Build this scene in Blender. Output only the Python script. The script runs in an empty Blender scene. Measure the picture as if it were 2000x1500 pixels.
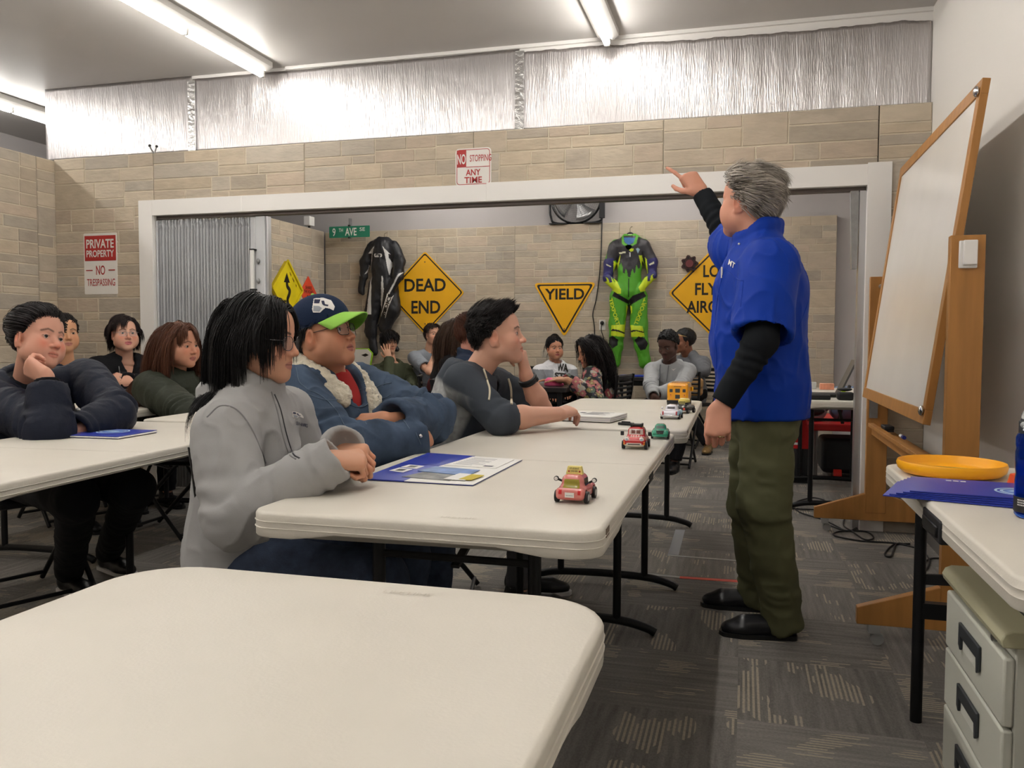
import bpy, math, random
import numpy as np
from mathutils import Vector, Matrix
from mathutils.bvhtree import BVHTree

SC = bpy.context.scene
COL = SC.collection
# ---------------------------------------------------------------- camera, world, exposure
CF, CP, CR, CY, CH = 1643.7, math.radians(2.91), math.radians(0.19), math.radians(15.36), 1.102
_r = np.array([math.cos(CY), math.sin(CY), 0.0]); _d = np.array([-math.sin(CY), math.cos(CY), 0.0]); _u = np.array([0, 0, 1.0])
CD = _d*math.cos(CP)-_u*math.sin(CP); _v = _u*math.cos(CP)+_d*math.sin(CP)
CRT = _r*math.cos(CR)+_v*math.sin(CR); CUP = _v*math.cos(CR)-_r*math.sin(CR)
CAM = np.array([0.0, 0.0, CH])
cd = bpy.data.cameras.new('camera'); co = bpy.data.objects.new('camera', cd); COL.objects.link(co)
cd.sensor_fit = 'HORIZONTAL'; cd.sensor_width = 36.0; cd.lens = CF/2000*36; cd.clip_start = 0.05
co.matrix_world = Matrix(((CRT[0], CUP[0], -CD[0], 0), (CRT[1], CUP[1], -CD[1], 0), (CRT[2], CUP[2], -CD[2], CH), (0, 0, 0, 1)))
SC.camera = co
W = bpy.data.worlds.new('world'); SC.world = W; W.use_nodes = True
W.node_tree.nodes['Background'].inputs[0].default_value = (0.9, 0.95, 1.0, 1); W.node_tree.nodes['Background'].inputs[1].default_value = 0.02
vs = SC.view_settings
SC.display_settings.display_device = 'sRGB'
vs.view_transform = 'Standard'; vs.look = 'None'; vs.gamma = 1.0; vs.use_curve_mapping = False
vs.exposure = 1.62
TUBE = 14.0            # emission strength of the fluorescent tubes
SC.cycles.max_bounces = 8; SC.cycles.diffuse_bounces = 4; SC.cycles.glossy_bounces = 3; SC.cycles.transmission_bounces = 6
SC.cycles.transparent_max_bounces = 8; SC.cycles.sample_clamp_indirect = 6.0
SC.cycles.use_denoising = True

def ray(px, py): return CD+(px-1000)/CF*CRT-(py-750)/CF*CUP
def at(px, py, X=None, Y=None, Z=None, d=None):
    v = ray(px, py)
    t = X/v[0] if X is not None else Y/v[1] if Y is not None else (Z-CH)/v[2] if Z is not None else d
    return CAM+t*v
V3 = lambda *a: np.array(a, float)
def nrm(v):
    v = np.asarray(v, float); return v/(np.linalg.norm(v)+1e-12)

# ---------------------------------------------------------------- materials
def lin(c):
    def f(x):
        x /= 255.0
        return x/12.92 if x <= 0.04045 else ((x+0.055)/1.055)**2.4
    return (f(c[0]), f(c[1]), f(c[2]), 1.0)
MATS = {}
def mat(name, c=(128, 128, 128), rough=0.6, metal=0.0, noise=None, bump=None, emit=0, alpha=1, trans=0, ior=1.45, spec=0.5, attr=False, sss=0, coat=0, sheen=0, wave=None):
    """noise=(scale, amount[, stretch xyz]) varies the colour; bump=(scale, strength[, stretch])."""
    if name in MATS: return MATS[name]
    m = bpy.data.materials.new(name); m.use_nodes = True; nt = m.node_tree; b = nt.nodes['Principled BSDF']; L = nt.links.new
    b.inputs['Base Color'].default_value = lin(c); b.inputs['Roughness'].default_value = rough; b.inputs['Metallic'].default_value = metal
    b.inputs['Specular IOR Level'].default_value = spec; b.inputs['IOR'].default_value = ior
    if trans: b.inputs['Transmission Weight'].default_value = trans
    if alpha < 1: b.inputs['Alpha'].default_value = alpha
    if sss: b.inputs['Subsurface Weight'].default_value = sss; b.inputs['Subsurface Scale'].default_value = 0.006; b.inputs['Subsurface Radius'].default_value = (1, .35, .2)
    if coat: b.inputs['Coat Weight'].default_value = coat; b.inputs['Coat Roughness'].default_value = 0.08
    if sheen: b.inputs['Sheen Weight'].default_value = sheen; b.inputs['Sheen Roughness'].default_value = 0.5
    if emit: b.inputs['Emission Color'].default_value = lin(c); b.inputs['Emission Strength'].default_value = emit
    tc = None
    def coords(stretch):
        nonlocal tc
        if tc is None: tc = nt.nodes.new('ShaderNodeTexCoord')
        if stretch is None: return tc.outputs['Object']
        mp = nt.nodes.new('ShaderNodeMapping'); mp.inputs['Scale'].default_value = stretch; L(tc.outputs['Object'], mp.inputs[0]); return mp.outputs[0]
    src = None
    if attr:
        a = nt.nodes.new('ShaderNodeAttribute'); a.attribute_name = 'tint'; src = a.outputs['Color']; L(src, b.inputs['Base Color'])
    if noise:
        n = nt.nodes.new('ShaderNodeTexNoise'); n.inputs['Scale'].default_value = noise[0]; n.inputs['Detail'].default_value = 5
        L(coords(noise[2] if len(noise) > 2 else None), n.inputs['Vector'])
        mr = nt.nodes.new('ShaderNodeMapRange'); L(n.outputs['Fac'], mr.inputs[0]); mr.inputs[1].default_value = .25; mr.inputs[2].default_value = .75
        mr.inputs[3].default_value = 1-noise[1]; mr.inputs[4].default_value = 1+noise[1]
        mx = nt.nodes.new('ShaderNodeMix'); mx.data_type = 'RGBA'; mx.blend_type = 'MULTIPLY'; mx.inputs[0].default_value = 1
        if src is not None: L(src, mx.inputs[6])
        else: mx.inputs[6].default_value = lin(c)
        L(mr.outputs[0], mx.inputs[7]); L(mx.outputs[2], b.inputs['Base Color'])
    if bump:
        n = nt.nodes.new('ShaderNodeTexNoise'); n.inputs['Scale'].default_value = bump[0]; n.inputs['Detail'].default_value = 6
        L(coords(bump[2] if len(bump) > 2 else None), n.inputs['Vector'])
        bp = nt.nodes.new('ShaderNodeBump'); bp.inputs['Strength'].default_value = bump[1]; bp.inputs['Distance'].default_value = 0.01
        L(n.outputs['Fac'], bp.inputs['Height']); L(bp.outputs[0], b.inputs['Normal'])
    if wave:
        n = nt.nodes.new('ShaderNodeTexWave'); n.inputs['Scale'].default_value = wave[0]; n.inputs['Distortion'].default_value = 1.0
        L(coords(wave[2] if len(wave) > 2 else None), n.inputs['Vector'])
        bp = nt.nodes.new('ShaderNodeBump'); bp.inputs['Strength'].default_value = wave[1]; bp.inputs['Distance'].default_value = 0.004
        L(n.outputs['Fac'], bp.inputs['Height']); L(bp.outputs[0], b.inputs['Normal'])
    MATS[name] = m
    return m

# ---------------------------------------------------------------- scene tree helpers
def empty(name, loc=(0, 0, 0), rz=0.0):
    o = bpy.data.objects.new(name, None); COL.objects.link(o); o.location = tuple(float(x) for x in loc); o.rotation_euler = (0, 0, rz); o.empty_display_size = 0.1
    return o
def tag(o, label=None, cat=None, group=None, kind=None):
    if label: o['label'] = label
    if cat: o['category'] = cat
    if group: o['group'] = group
    if kind: o['kind'] = kind
    return o
def thing(name, label, cat, loc=(0, 0, 0), rz=0.0, group=None):
    return tag(empty(name, loc, rz), label, cat, group)
def kids(o): return [c for c in bpy.data.objects if c.parent == o]
def copy_tree(o, parent=None):
    c = o.copy(); COL.objects.link(c); c.parent = parent
    for k in KIDS.get(o.name, []): copy_tree(k, c)
    return c
KIDS = {}
def link(o, parent=None):
    COL.objects.link(o)
    if parent is not None:
        o.parent = parent; KIDS.setdefault(parent.name, []).append(o)
    return o

class MB:
    """collects shapes and links them as ONE mesh object"""
    def __init__(s): s.v = []; s.f = []; s.mi = []; s.n = 0; s.cur = 0; s.tint = None
    def add(s, vs_, fs, m=None):
        vs_ = [tuple(map(float, p)) for p in vs_]
        s.v += vs_; s.f += [tuple(i+s.n for i in f) for f in fs]; s.mi += [s.cur if m is None else m]*len(fs); s.n += len(vs_)
        return s
    def box(s, lo, hi, M=None, m=None):
        x0, y0, z0 = lo; x1, y1, z1 = hi
        vs_ = [(x0, y0, z0), (x1, y0, z0), (x1, y1, z0), (x0, y1, z0), (x0, y0, z1), (x1, y0, z1), (x1, y1, z1), (x0, y1, z1)]
        if M is not None: vs_ = [M@Vector(p) for p in vs_]
        return s.add(vs_, [(0, 3, 2, 1), (4, 5, 6, 7), (0, 1, 5, 4), (1, 2, 6, 5), (2, 3, 7, 6), (3, 0, 4, 7)], m)
    def bar(s, a, b, w, h, up=(0, 0, 1), m=None):
        a = np.array(a, float); b = np.array(b, float); t = nrm(b-a); x = np.cross(t, up)
        if np.linalg.norm(x) < 1e-6: x = np.cross(t, (0, 1, 0))
        x = nrm(x); y = np.cross(x, t); q = []
        for p in (a, b):
            for i, j in ((-1, -1), (1, -1), (1, 1), (-1, 1)): q.append(p+x*i*w/2+y*j*h/2)
        return s.add(q, [(0, 1, 2, 3), (7, 6, 5, 4), (0, 4, 5, 1), (1, 5, 6, 2), (2, 6, 7, 3), (3, 7, 4, 0)], m)
    def tube(s, pts, r, n=10, closed=False, m=None, flat=None):
        P = np.array(pts, float); k = len(P); rr = np.broadcast_to(np.array(r, float), (k,))
        T = np.gradient(P, axis=0) if not closed else np.roll(P, -1, 0)-np.roll(P, 1, 0)
        T /= np.linalg.norm(T, axis=1)[:, None]+1e-12
        x = np.cross(T[0], (0, 0, 1.0))
        if np.linalg.norm(x) < .1: x = np.cross(T[0], (0, 1.0, 0))
        x = nrm(x); vs_ = []
        an = np.linspace(0, 2*np.pi, n, endpoint=False)
        for i in range(k):
            x = nrm(x-T[i]*(x@T[i])); y = np.cross(T[i], x)
            fy = 1.0 if flat is None else flat
            for a in an: vs_.append(P[i]+rr[i]*(x*math.cos(a)+y*math.sin(a)*fy))
        fs = []
        for i in range(k if closed else k-1):
            i2 = (i+1) % k
            for j in range(n):
                j2 = (j+1) % n; fs.append((i*n+j, i*n+j2, i2*n+j2, i2*n+j))
        if not closed: fs += [tuple(range(n-1, -1, -1)), tuple(range((k-1)*n, k*n))]
        return s.add(vs_, fs, m)
    def cyl(s, a, b, r, r2=None, n=20, m=None): return s.tube([a, b], [r, r if r2 is None else r2], n, m=m)
    def lathe(s, prof, n=32, M=None, m=None, axis=None, sy=1.0):
        vs_ = []; fs = []; k = len(prof)
        for rr, z in prof:
            for j in range(n):
                a = 2*math.pi*j/n; p = Vector((rr*math.cos(a), rr*math.sin(a)*sy, z)); vs_.append(M@p if M is not None else p)
        for i in range(k-1):
            for j in range(n):
                j2 = (j+1) % n; fs.append((i*n+j, i*n+j2, (i+1)*n+j2, (i+1)*n+j))
        if prof[0][0] > 1e-5: fs.append(tuple(range(n-1, -1, -1)))
        if prof[-1][0] > 1e-5: fs.append(tuple(range((k-1)*n, k*n)))
        return s.add(vs_, fs, m)
    def sph(s, c, r, n=16, m=None, M=None):
        r = np.broadcast_to(np.array(r, float), (3,)); prof = [(math.sin(t), -math.cos(t)) for t in np.linspace(1e-3, math.pi-1e-3, n//2+1)]
        vs_ = []; fs = []; k = len(prof)
        for pr_, z in prof:
            for j in range(n):
                a = 2*math.pi*j/n; p = Vector((pr_*math.cos(a)*r[0], pr_*math.sin(a)*r[1], z*r[2]))
                if M is not None: p = M@p
                vs_.append((p[0]+c[0], p[1]+c[1], p[2]+c[2]))
        for i in range(k-1):
            for j in range(n):
                j2 = (j+1) % n; fs.append((i*n+j, i*n+j2, (i+1)*n+j2, (i+1)*n+j))
        return s.add(vs_, fs, m)
    def prism(s, poly, o=(0, 0, 0), ex=(1, 0, 0), ey=(0, 1, 0), t=0.01, m=None):
        """polygon in the (ex, ey) plane at o, thickness t along ex x ey"""
        o = np.array(o, float); ex = np.array(ex, float); ey = np.array(ey, float); ez = nrm(np.cross(ex, ey)); k = len(poly)
        vs_ = [o+ex*p[0]+ey*p[1] for p in poly]+[o+ex*p[0]+ey*p[1]+ez*t for p in poly]
        ar = sum(poly[i][0]*poly[(i+1) % k][1]-poly[(i+1) % k][0]*poly[i][1] for i in range(k))
        fs = [tuple(range(k-1, -1, -1)), tuple(range(k, 2*k))]+[(i, (i+1) % k, k+(i+1) % k, k+i) for i in range(k)]
        if ar < 0: fs = [tuple(reversed(f)) for f in fs]
        return s.add(vs_, fs, m)
    def ring(s, outer, inner, o, ex, ey, t, m=None):
        o = np.array(o, float); ex = np.array(ex, float); ey = np.array(ey, float); ez = nrm(np.cross(ex, ey)); k = len(outer)
        w = lambda p, q: o+ex*p[0]+ey*p[1]+ez*q
        vs_ = [w(p, 0) for p in outer]+[w(p, 0) for p in inner]+[w(p, t) for p in outer]+[w(p, t) for p in inner]; fs = []
        for i in range(k):
            j = (i+1) % k
            fs += [(2*k+i, 2*k+j, 3*k+j, 3*k+i), (i, k+i, k+j, j), (i, j, 2*k+j, 2*k+i), (k+i, 3*k+i, 3*k+j, k+j)]
        return s.add(vs_, fs, m)
    def text(s, body, o, ex, ey, w=None, h=None, t=0.001, bold=0.0, m=None, center=True, x_squash=None):
        vs2, fs = text2d(body, bold)
        lo = vs2.min(0); hi = vs2.max(0); q = vs2-(lo+hi)/2 if center else vs2-lo
        sx = (w/(hi[0]-lo[0])) if w else None; sy = (h/(hi[1]-lo[1])) if h else None
        if sx is None: sx = sy
        if sy is None: sy = sx
        q = q*np.array([sx, sy]); o = np.array(o, float); ex = np.array(ex, float); ey = np.array(ey, float); ez = nrm(np.cross(ex, ey))
        return s.add([o+ex*a+ey*b+ez*t for a, b in q], fs, m)
    def build(s, name, mats, parent=None, angle=40, bevel=0, bseg=2, smooth=True, loc=None, subsurf=0):
        me = bpy.data.meshes.new(name); me.from_pydata(s.v, [], s.f)
        for m_ in (mats if isinstance(mats, (list, tuple)) else [mats]): me.materials.append(m_)
        me.polygons.foreach_set('material_index', s.mi)
        if smooth:
            me.polygons.foreach_set('use_smooth', [True]*len(s.f))
            me.update(); me.set_sharp_from_angle(angle=math.radians(angle))
        if s.tint is not None: set_tint(me, s.tint)
        me.update()
        o = bpy.data.objects.new(name, me); link(o, parent)
        if loc is not None: o.location = loc
        if bevel:
            b = o.modifiers.new('bevel', 'BEVEL'); b.width = bevel; b.segments = bseg; b.limit_method = 'ANGLE'; b.angle_limit = math.radians(50)
        if subsurf:
            b = o.modifiers.new('sub', 'SUBSURF'); b.levels = subsurf; b.render_levels = subsurf
        return o
def set_tint(me, rgb):
    a = me.color_attributes.new('tint', 'FLOAT_COLOR', 'POINT')
    c = np.ones((len(me.vertices), 4), np.float32); c[:, :3] = rgb; a.data.foreach_set('color', c.ravel())
_T = {}
def text2d(body, bold=0.0):
    k = (body, bold)
    if k not in _T:
        cu = bpy.data.curves.new('t', 'FONT'); cu.body = body; cu.size = 1; cu.offset = bold; cu.resolution_u = 3
        ob = bpy.data.objects.new('t', cu); COL.objects.link(ob); bpy.context.view_layer.update()
        me = bpy.data.meshes.new_from_object(ob.evaluated_get(bpy.context.evaluated_depsgraph_get()))
        _T[k] = (np.array([v.co[:2] for v in me.vertices]), [tuple(p.vertices) for p in me.polygons])
        bpy.data.objects.remove(ob); bpy.data.curves.remove(cu); bpy.data.meshes.remove(me)
    return _T[k]
def rrect(w, h, r, n=5, cx=0, cy=0):
    p = []
    for sx, sy, a0 in ((1, 1, 0), (-1, 1, 90), (-1, -1, 180), (1, -1, 270)):
        for i in range(n+1):
            a = math.radians(a0+90*i/n); p.append((cx+sx*(w/2-r)+r*math.cos(a), cy+sy*(h/2-r)+r*math.sin(a)))
    return p
def rpoly(pts, r, n=4):
    """rounds the corners of a convex polygon (CCW)"""
    out = []; k = len(pts); P = [np.array(p, float) for p in pts]
    for i in range(k):
        a, b, c = P[i-1], P[i], P[(i+1) % k]; u = nrm(a-b); v = nrm(c-b); th = math.acos(np.clip(u@v, -1, 1)); L = r/math.tan(th/2)
        p0, p1 = b+u*L, b+v*L
        for j in range(n+1):
            t = j/n; out.append(tuple((1-t)**2*p0+2*t*(1-t)*b+t*t*p1))
    return out
def ell(w, h, n=24, cx=0, cy=0): return [(cx+w/2*math.cos(2*math.pi*i/n), cy+h/2*math.sin(2*math.pi*i/n)) for i in range(n)]
def bez(pts, n=16):
    """Catmull-Rom through pts"""
    P = [np.array(p, float) for p in pts]; P = [2*P[0]-P[1]]+P+[2*P[-1]-P[-2]]; out = []
    for i in range(1, len(P)-2):
        for t in np.linspace(0, 1, n, endpoint=False):
            a, b, c, d = P[i-1:i+3]
            out.append(.5*((2*b)+(-a+c)*t+(2*a-5*b+4*c-d)*t*t+(-a+3*b-3*c+d)*t**3))
    out.append(P[-2]); return np.array(out)
EX, EY, EZ = V3(1, 0, 0), V3(0, 1, 0), V3(0, 0, 1)
# ---------------------------------------------------------------- implicit surfaces -> one continuous mesh
class SDF:
    def __init__(s, lo, hi, h):
        s.lo = np.array(lo, float); s.h = h; s.n = np.maximum(3, np.ceil((np.array(hi, float)-s.lo)/h).astype(int)+1)
        s.ax = [s.lo[i]+h*np.arange(s.n[i]) for i in range(3)]; s.g = np.full(tuple(s.n), 0.06, np.float32)
    def blk(s, lo, hi):
        a = np.clip(np.floor((np.array(lo)-s.lo)/s.h).astype(int), 0, s.n-1); b = np.clip(np.ceil((np.array(hi)-s.lo)/s.h).astype(int)+1, 0, s.n)
        if np.any(b <= a): return None, None
        sl = tuple(slice(a[i], b[i]) for i in range(3))
        return sl, (s.ax[0][sl[0]][:, None, None], s.ax[1][sl[1]][None, :, None], s.ax[2][sl[2]][None, None, :])
    def put(s, pr, k=0.01, mode='add'):
        f, lo, hi = pr; m = 0.06+k
        sl, P = s.blk(np.array(lo)-m, np.array(hi)+m)
        if sl is None: return s
        v = f(P); a = s.g[sl]
        if mode == 'add':
            hh = np.maximum(k-np.abs(a-v), 0)/max(k, 1e-6); s.g[sl] = np.minimum(a, v)-hh*hh*k/4
        elif mode == 'sub':
            v = -v; hh = np.maximum(k-np.abs(a-v), 0)/max(k, 1e-6); s.g[sl] = np.maximum(a, v)+hh*hh*k/4
        else:
            hh = np.maximum(k-np.abs(a-v), 0)/max(k, 1e-6); s.g[sl] = np.maximum(a, v)+hh*hh*k/4
        return s
    def add(s, pr, k=0.01): return s.put(pr, k, 'add')
    def sub(s, pr, k=0.01): return s.put(pr, k, 'sub')
    def cut(s, p, n, k=0.002, near=None, rad=None):
        """removes everything on the +n side of the plane (only within rad of near)"""
        n = nrm(n); p = np.array(p, float)
        X, Y, Z = s.ax[0][:, None, None], s.ax[1][None, :, None], s.ax[2][None, None, :]
        sl = (slice(None),)*3
        if near is not None:
            near = np.array(near, float); sl, (X, Y, Z) = s.blk(near-rad, near+rad)
            if sl is None: return s
        v = (X-p[0])*n[0]+(Y-p[1])*n[1]+(Z-p[2])*n[2]
        if near is not None:
            d = np.sqrt((X-near[0])**2+(Y-near[1])**2+(Z-near[2])**2)-rad
            v = np.minimum(v, -d)
        s.g[sl] = np.maximum(s.g[sl], v); return s
    def mesh(s):
        g = s.g; S = g < 0; n = s.n
        c = np.zeros(tuple(n-1), np.int8)
        for i in (0, 1):
            for j in (0, 1):
                for k in (0, 1): c += S[i:n[0]-1+i, j:n[1]-1+j, k:n[2]-1+k]
        act = (c > 0) & (c < 8); I = np.argwhere(act)
        if len(I) == 0: return np.zeros((0, 3)), np.zeros((0, 4), int)
        idx = np.full(tuple(n-1), -1, np.int32); idx[tuple(I.T)] = np.arange(len(I))
        acc = np.zeros((len(I), 3)); cnt = np.zeros(len(I))
        off = [(i, j, k) for i in (0, 1) for j in (0, 1) for k in (0, 1)]
        G = {o: g[I[:, 0]+o[0], I[:, 1]+o[1], I[:, 2]+o[2]] for o in off}
        for a in off:
            for ax in range(3):
                if a[ax]: continue
                b = list(a); b[ax] = 1; b = tuple(b); va, vb = G[a], G[b]; m = (va < 0) != (vb < 0)
                t = np.where(m, va/(va-vb+1e-20), 0); p = np.tile(np.array(a, float), (len(I), 1)); p[:, ax] += t
                acc[m] += p[m]; cnt[m] += 1
        P = s.lo+s.h*(I+acc/cnt[:, None]); F = []
        for ax in range(3):
            a = [slice(1, n[i]-1) for i in range(3)]; a[ax] = slice(0, n[ax]-1); b = list(a); b[ax] = slice(1, n[ax])
            A, B = S[tuple(a)], S[tuple(b)]; u, w = (ax+1) % 3, (ax+2) % 3
            for m, rev in ((A & ~B, False), (~A & B, True)):
                q = np.argwhere(m)
                if not len(q): continue
                for i in range(3):
                    if i != ax: q[:, i] += 1
                def at_(du, dw):
                    r = q.copy(); r[:, u] += du; r[:, w] += dw; return idx[r[:, 0], r[:, 1], r[:, 2]]
                f = np.stack([at_(-1, -1), at_(0, -1), at_(0, 0), at_(-1, 0)], 1)
                F.append(f[:, ::-1] if rev else f)
        F = np.concatenate(F); F = F[(F >= 0).all(1)]
        return P, F
def rc(a, b, ra, rb=None, fl=None, dirv=None):
    """tapered capsule; fl>1 flattens it along dirv"""
    a = np.array(a, float); b = np.array(b, float); rb = ra if rb is None else rb; ba = b-a; L2 = max(ba@ba, 1e-12); R_ = max(ra, rb)
    dv = None if dirv is None else nrm(dirv)
    def f(P):
        x, y, z = P[0]-a[0], P[1]-a[1], P[2]-a[2]
        t = np.clip((x*ba[0]+y*ba[1]+z*ba[2])/L2, 0, 1)
        x = x-t*ba[0]; y = y-t*ba[1]; z = z-t*ba[2]
        if dv is None: return np.sqrt(x*x+y*y+z*z)-(ra+t*(rb-ra))
        w = (x*dv[0]+y*dv[1]+z*dv[2]); q = x*x+y*y+z*z+w*w*(fl*fl-1)
        return (np.sqrt(q)-(ra+t*(rb-ra)))/(1+(fl-1)*np.abs(w)*fl/np.sqrt(q+1e-12))
    return f, np.minimum(a, b)-R_, np.maximum(a, b)+R_
def el(c, r, M=None):
    c = np.array(c, float); r = np.array(r, float); M = np.eye(3) if M is None else np.array(M, float)
    def f(P):
        x, y, z = P[0]-c[0], P[1]-c[1], P[2]-c[2]
        q = [(x*M[0, i]+y*M[1, i]+z*M[2, i])/r[i] for i in range(3)]
        k0 = np.sqrt(q[0]**2+q[1]**2+q[2]**2); k1 = np.sqrt((q[0]/r[0])**2+(q[1]/r[1])**2+(q[2]/r[2])**2)
        return k0*(k0-1)/(k1+1e-9)
    e = np.sqrt(((M*r)**2).sum(1))
    return f, c-e, c+e
def bx(c, hs, rad=0.0, M=None):
    c = np.array(c, float); hs = np.array(hs, float)-rad; M = np.eye(3) if M is None else np.array(M, float)
    def f(P):
        x, y, z = P[0]-c[0], P[1]-c[1], P[2]-c[2]
        q = [np.abs(x*M[0, i]+y*M[1, i]+z*M[2, i])-hs[i] for i in range(3)]
        o = np.sqrt(np.maximum(q[0], 0)**2+np.maximum(q[1], 0)**2+np.maximum(q[2], 0)**2)
        return o+np.minimum(np.maximum(q[0], np.maximum(q[1], q[2])), 0)-rad
    e = np.abs(M*(hs+rad)).sum(1)
    return f, c-e, c+e
def clip(pr, p, n):
    """the primitive without its part on the +n side of the plane"""
    f, lo, hi = pr; n = nrm(n); p = np.array(p, float)
    return (lambda P: np.maximum(f(P), (P[0]-p[0])*n[0]+(P[1]-p[1])*n[1]+(P[2]-p[2])*n[2])), lo, hi
def vnormals(P, F):
    a, b, c, d = P[F[:, 0]], P[F[:, 1]], P[F[:, 2]], P[F[:, 3]]; fn = np.cross(c-a, d-b); N = np.zeros_like(P)
    for i in range(4): np.add.at(N, F[:, i], fn)
    return N/(np.linalg.norm(N, axis=1)[:, None]+1e-12)
def noise3(P, seed=0):
    P = np.asarray(P, float)+seed*17.31; i = np.floor(P).astype(np.int64); f = P-i; f = f*f*(3-2*f)
    def h(a, b, c):
        n = (a*374761393+b*668265263+c*2147483647+seed*974711) & 0xffffffff
        n = ((n ^ (n >> 13))*1274126177) & 0xffffffff; return ((n ^ (n >> 16)) & 0xffff)/65535.0
    r = 0
    for a in (0, 1):
        for b in (0, 1):
            for c in (0, 1):
                w = (f[:, 0] if a else 1-f[:, 0])*(f[:, 1] if b else 1-f[:, 1])*(f[:, 2] if c else 1-f[:, 2])
                r = r+w*h(i[:, 0]+a, i[:, 1]+b, i[:, 2]+c)
    return r*2-1
def mesh_obj(name, P, F, m, parent=None, tint=None, smooth=True):
    me = bpy.data.meshes.new(name); nv, nf = len(P), len(F)
    me.vertices.add(nv); me.vertices.foreach_set('co', np.asarray(P, np.float32).ravel())
    me.loops.add(nf*4); me.loops.foreach_set('vertex_index', np.asarray(F, np.int32).ravel())
    me.polygons.add(nf); me.polygons.foreach_set('loop_start', np.arange(0, nf*4, 4, dtype=np.int32))
    me.update(calc_edges=True)
    if smooth: me.polygons.foreach_set('use_smooth', np.ones(nf, bool))
    me.materials.append(m)
    if tint is not None: set_tint(me, tint)
    me.validate(); me.update()
    o = bpy.data.objects.new(name, me); return link(o, parent)
def join_mesh(parts):
    P = []; F = []; T = []; n = 0
    for p in parts:
        P.append(p[0]); F.append(p[1]+n); n += len(p[0]); T.append(p[2] if len(p) > 2 else None)
    return np.concatenate(P), np.concatenate(F), (np.concatenate(T) if T[0] is not None else None)
def Lc(c): return np.array(lin(c)[:3])
# ---------------------------------------------------------------- surfaces
def node_math(nt, op, a, b=None, c=None):
    n = nt.nodes.new('ShaderNodeMath'); n.operation = op
    for i, x in enumerate((a, b, c)):
        if x is None: continue
        if isinstance(x, (int, float)): n.inputs[i].default_value = x
        else: nt.links.new(x, n.inputs[i])
    return n.outputs[0]
def carpet():
    m = bpy.data.materials.new('carpet_tiles'); m.use_nodes = True; nt = m.node_tree; L = nt.links.new; b = nt.nodes['Principled BSDF']; M_ = lambda *a: node_math(nt, *a)
    g = nt.nodes.new('ShaderNodeNewGeometry'); sp = nt.nodes.new('ShaderNodeSeparateXYZ'); L(g.outputs['Position'], sp.inputs[0])
    T = 0.5
    x = M_('DIVIDE', sp.outputs[0], T); y = M_('DIVIDE', sp.outputs[1], T); ix = M_('FLOOR', x); iy = M_('FLOOR', y)
    fx = M_('SUBTRACT', x, ix); fy = M_('SUBTRACT', y, iy)
    par = M_('ABSOLUTE', M_('MODULO', M_('ADD', ix, iy), 2.0))
    def mixf(a, bb):
        n = nt.nodes.new('ShaderNodeMix'); L(par, n.inputs[0]); L(a, n.inputs[2]); L(bb, n.inputs[3]); return n.outputs[0]
    u = mixf(fx, fy); v = mixf(fy, fx)        # u runs along the pile lines, v across
    cell = nt.nodes.new('ShaderNodeCombineXYZ'); L(ix, cell.inputs[0]); L(iy, cell.inputs[1])
    wn = nt.nodes.new('ShaderNodeTexWhiteNoise'); wn.noise_dimensions = '2D'; L(cell.outputs[0], wn.inputs['Vector']); rnd = wn.outputs['Value']
    def tex(us, vs_, off, detail=3):
        c = nt.nodes.new('ShaderNodeCombineXYZ'); L(M_('ADD', M_('MULTIPLY', u, us), M_('MULTIPLY', rnd, 37.0)), c.inputs[0]); L(M_('MULTIPLY', v, vs_), c.inputs[1]); L(M_('ADD', M_('MULTIPLY', rnd, 91.0), off), c.inputs[2])
        n = nt.nodes.new('ShaderNodeTexNoise'); n.inputs['Scale'].default_value = 1; n.inputs['Detail'].default_value = detail; L(c.outputs[0], n.inputs['Vector']); return n.outputs['Fac']
    streak = tex(1.6, 26.0, 0.0); fine = tex(60.0, 90.0, 5.0, 2)
    k = 34.0; vi = M_('FLOOR', M_('MULTIPLY', v, k)); vf = M_('SUBTRACT', M_('MULTIPLY', v, k), vi)
    line = M_('LESS_THAN', vf, 0.5)
    cc = nt.nodes.new('ShaderNodeCombineXYZ'); L(M_('MULTIPLY', vi, 3.77), cc.inputs[0]); L(rnd, cc.inputs[1]); L(ix, cc.inputs[2])
    w2 = nt.nodes.new('ShaderNodeTexWhiteNoise'); w2.noise_dimensions = '3D'; L(cc.outputs[0], w2.inputs['Vector'])
    grp = tex(2.3, 3.0, 11.0, 1)
    seg = M_('GREATER_THAN', M_('ADD', grp, M_('MULTIPLY', w2.outputs['Value'], 0.13)), 0.66)
    dash = M_('MULTIPLY', M_('MULTIPLY', line, seg), M_('ADD', M_('MULTIPLY', fine, 0.9), 0.35))
    base = M_('MULTIPLY', M_('ADD', M_('MULTIPLY', M_('SUBTRACT', streak, 0.5), 0.9), M_('ADD', 0.92, M_('MULTIPLY', M_('SUBTRACT', rnd, .5), 0.22))), M_('ADD', 0.68, M_('MULTIPLY', fine, 0.64)))
    mx = nt.nodes.new('ShaderNodeMix'); mx.data_type = 'RGBA'; mx.blend_type = 'MULTIPLY'; mx.inputs[0].default_value = 1; mx.inputs[6].default_value = lin((126, 122, 117)); L(base, mx.inputs[7])
    m2 = nt.nodes.new('ShaderNodeMix'); m2.data_type = 'RGBA'; L(dash, m2.inputs[0]); L(mx.outputs[2], m2.inputs[6]); m2.inputs[7].default_value = lin((168, 158, 140))
    L(m2.outputs[2], b.inputs['Base Color']); b.inputs['Roughness'].default_value = 0.95; b.inputs['Specular IOR Level'].default_value = 0.1
    bp = nt.nodes.new('ShaderNodeBump'); bp.inputs['Strength'].default_value = 0.6; bp.inputs['Distance'].default_value = 0.004; L(fine, bp.inputs['Height']); L(bp.outputs[0], b.inputs['Normal'])
    return m
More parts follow.
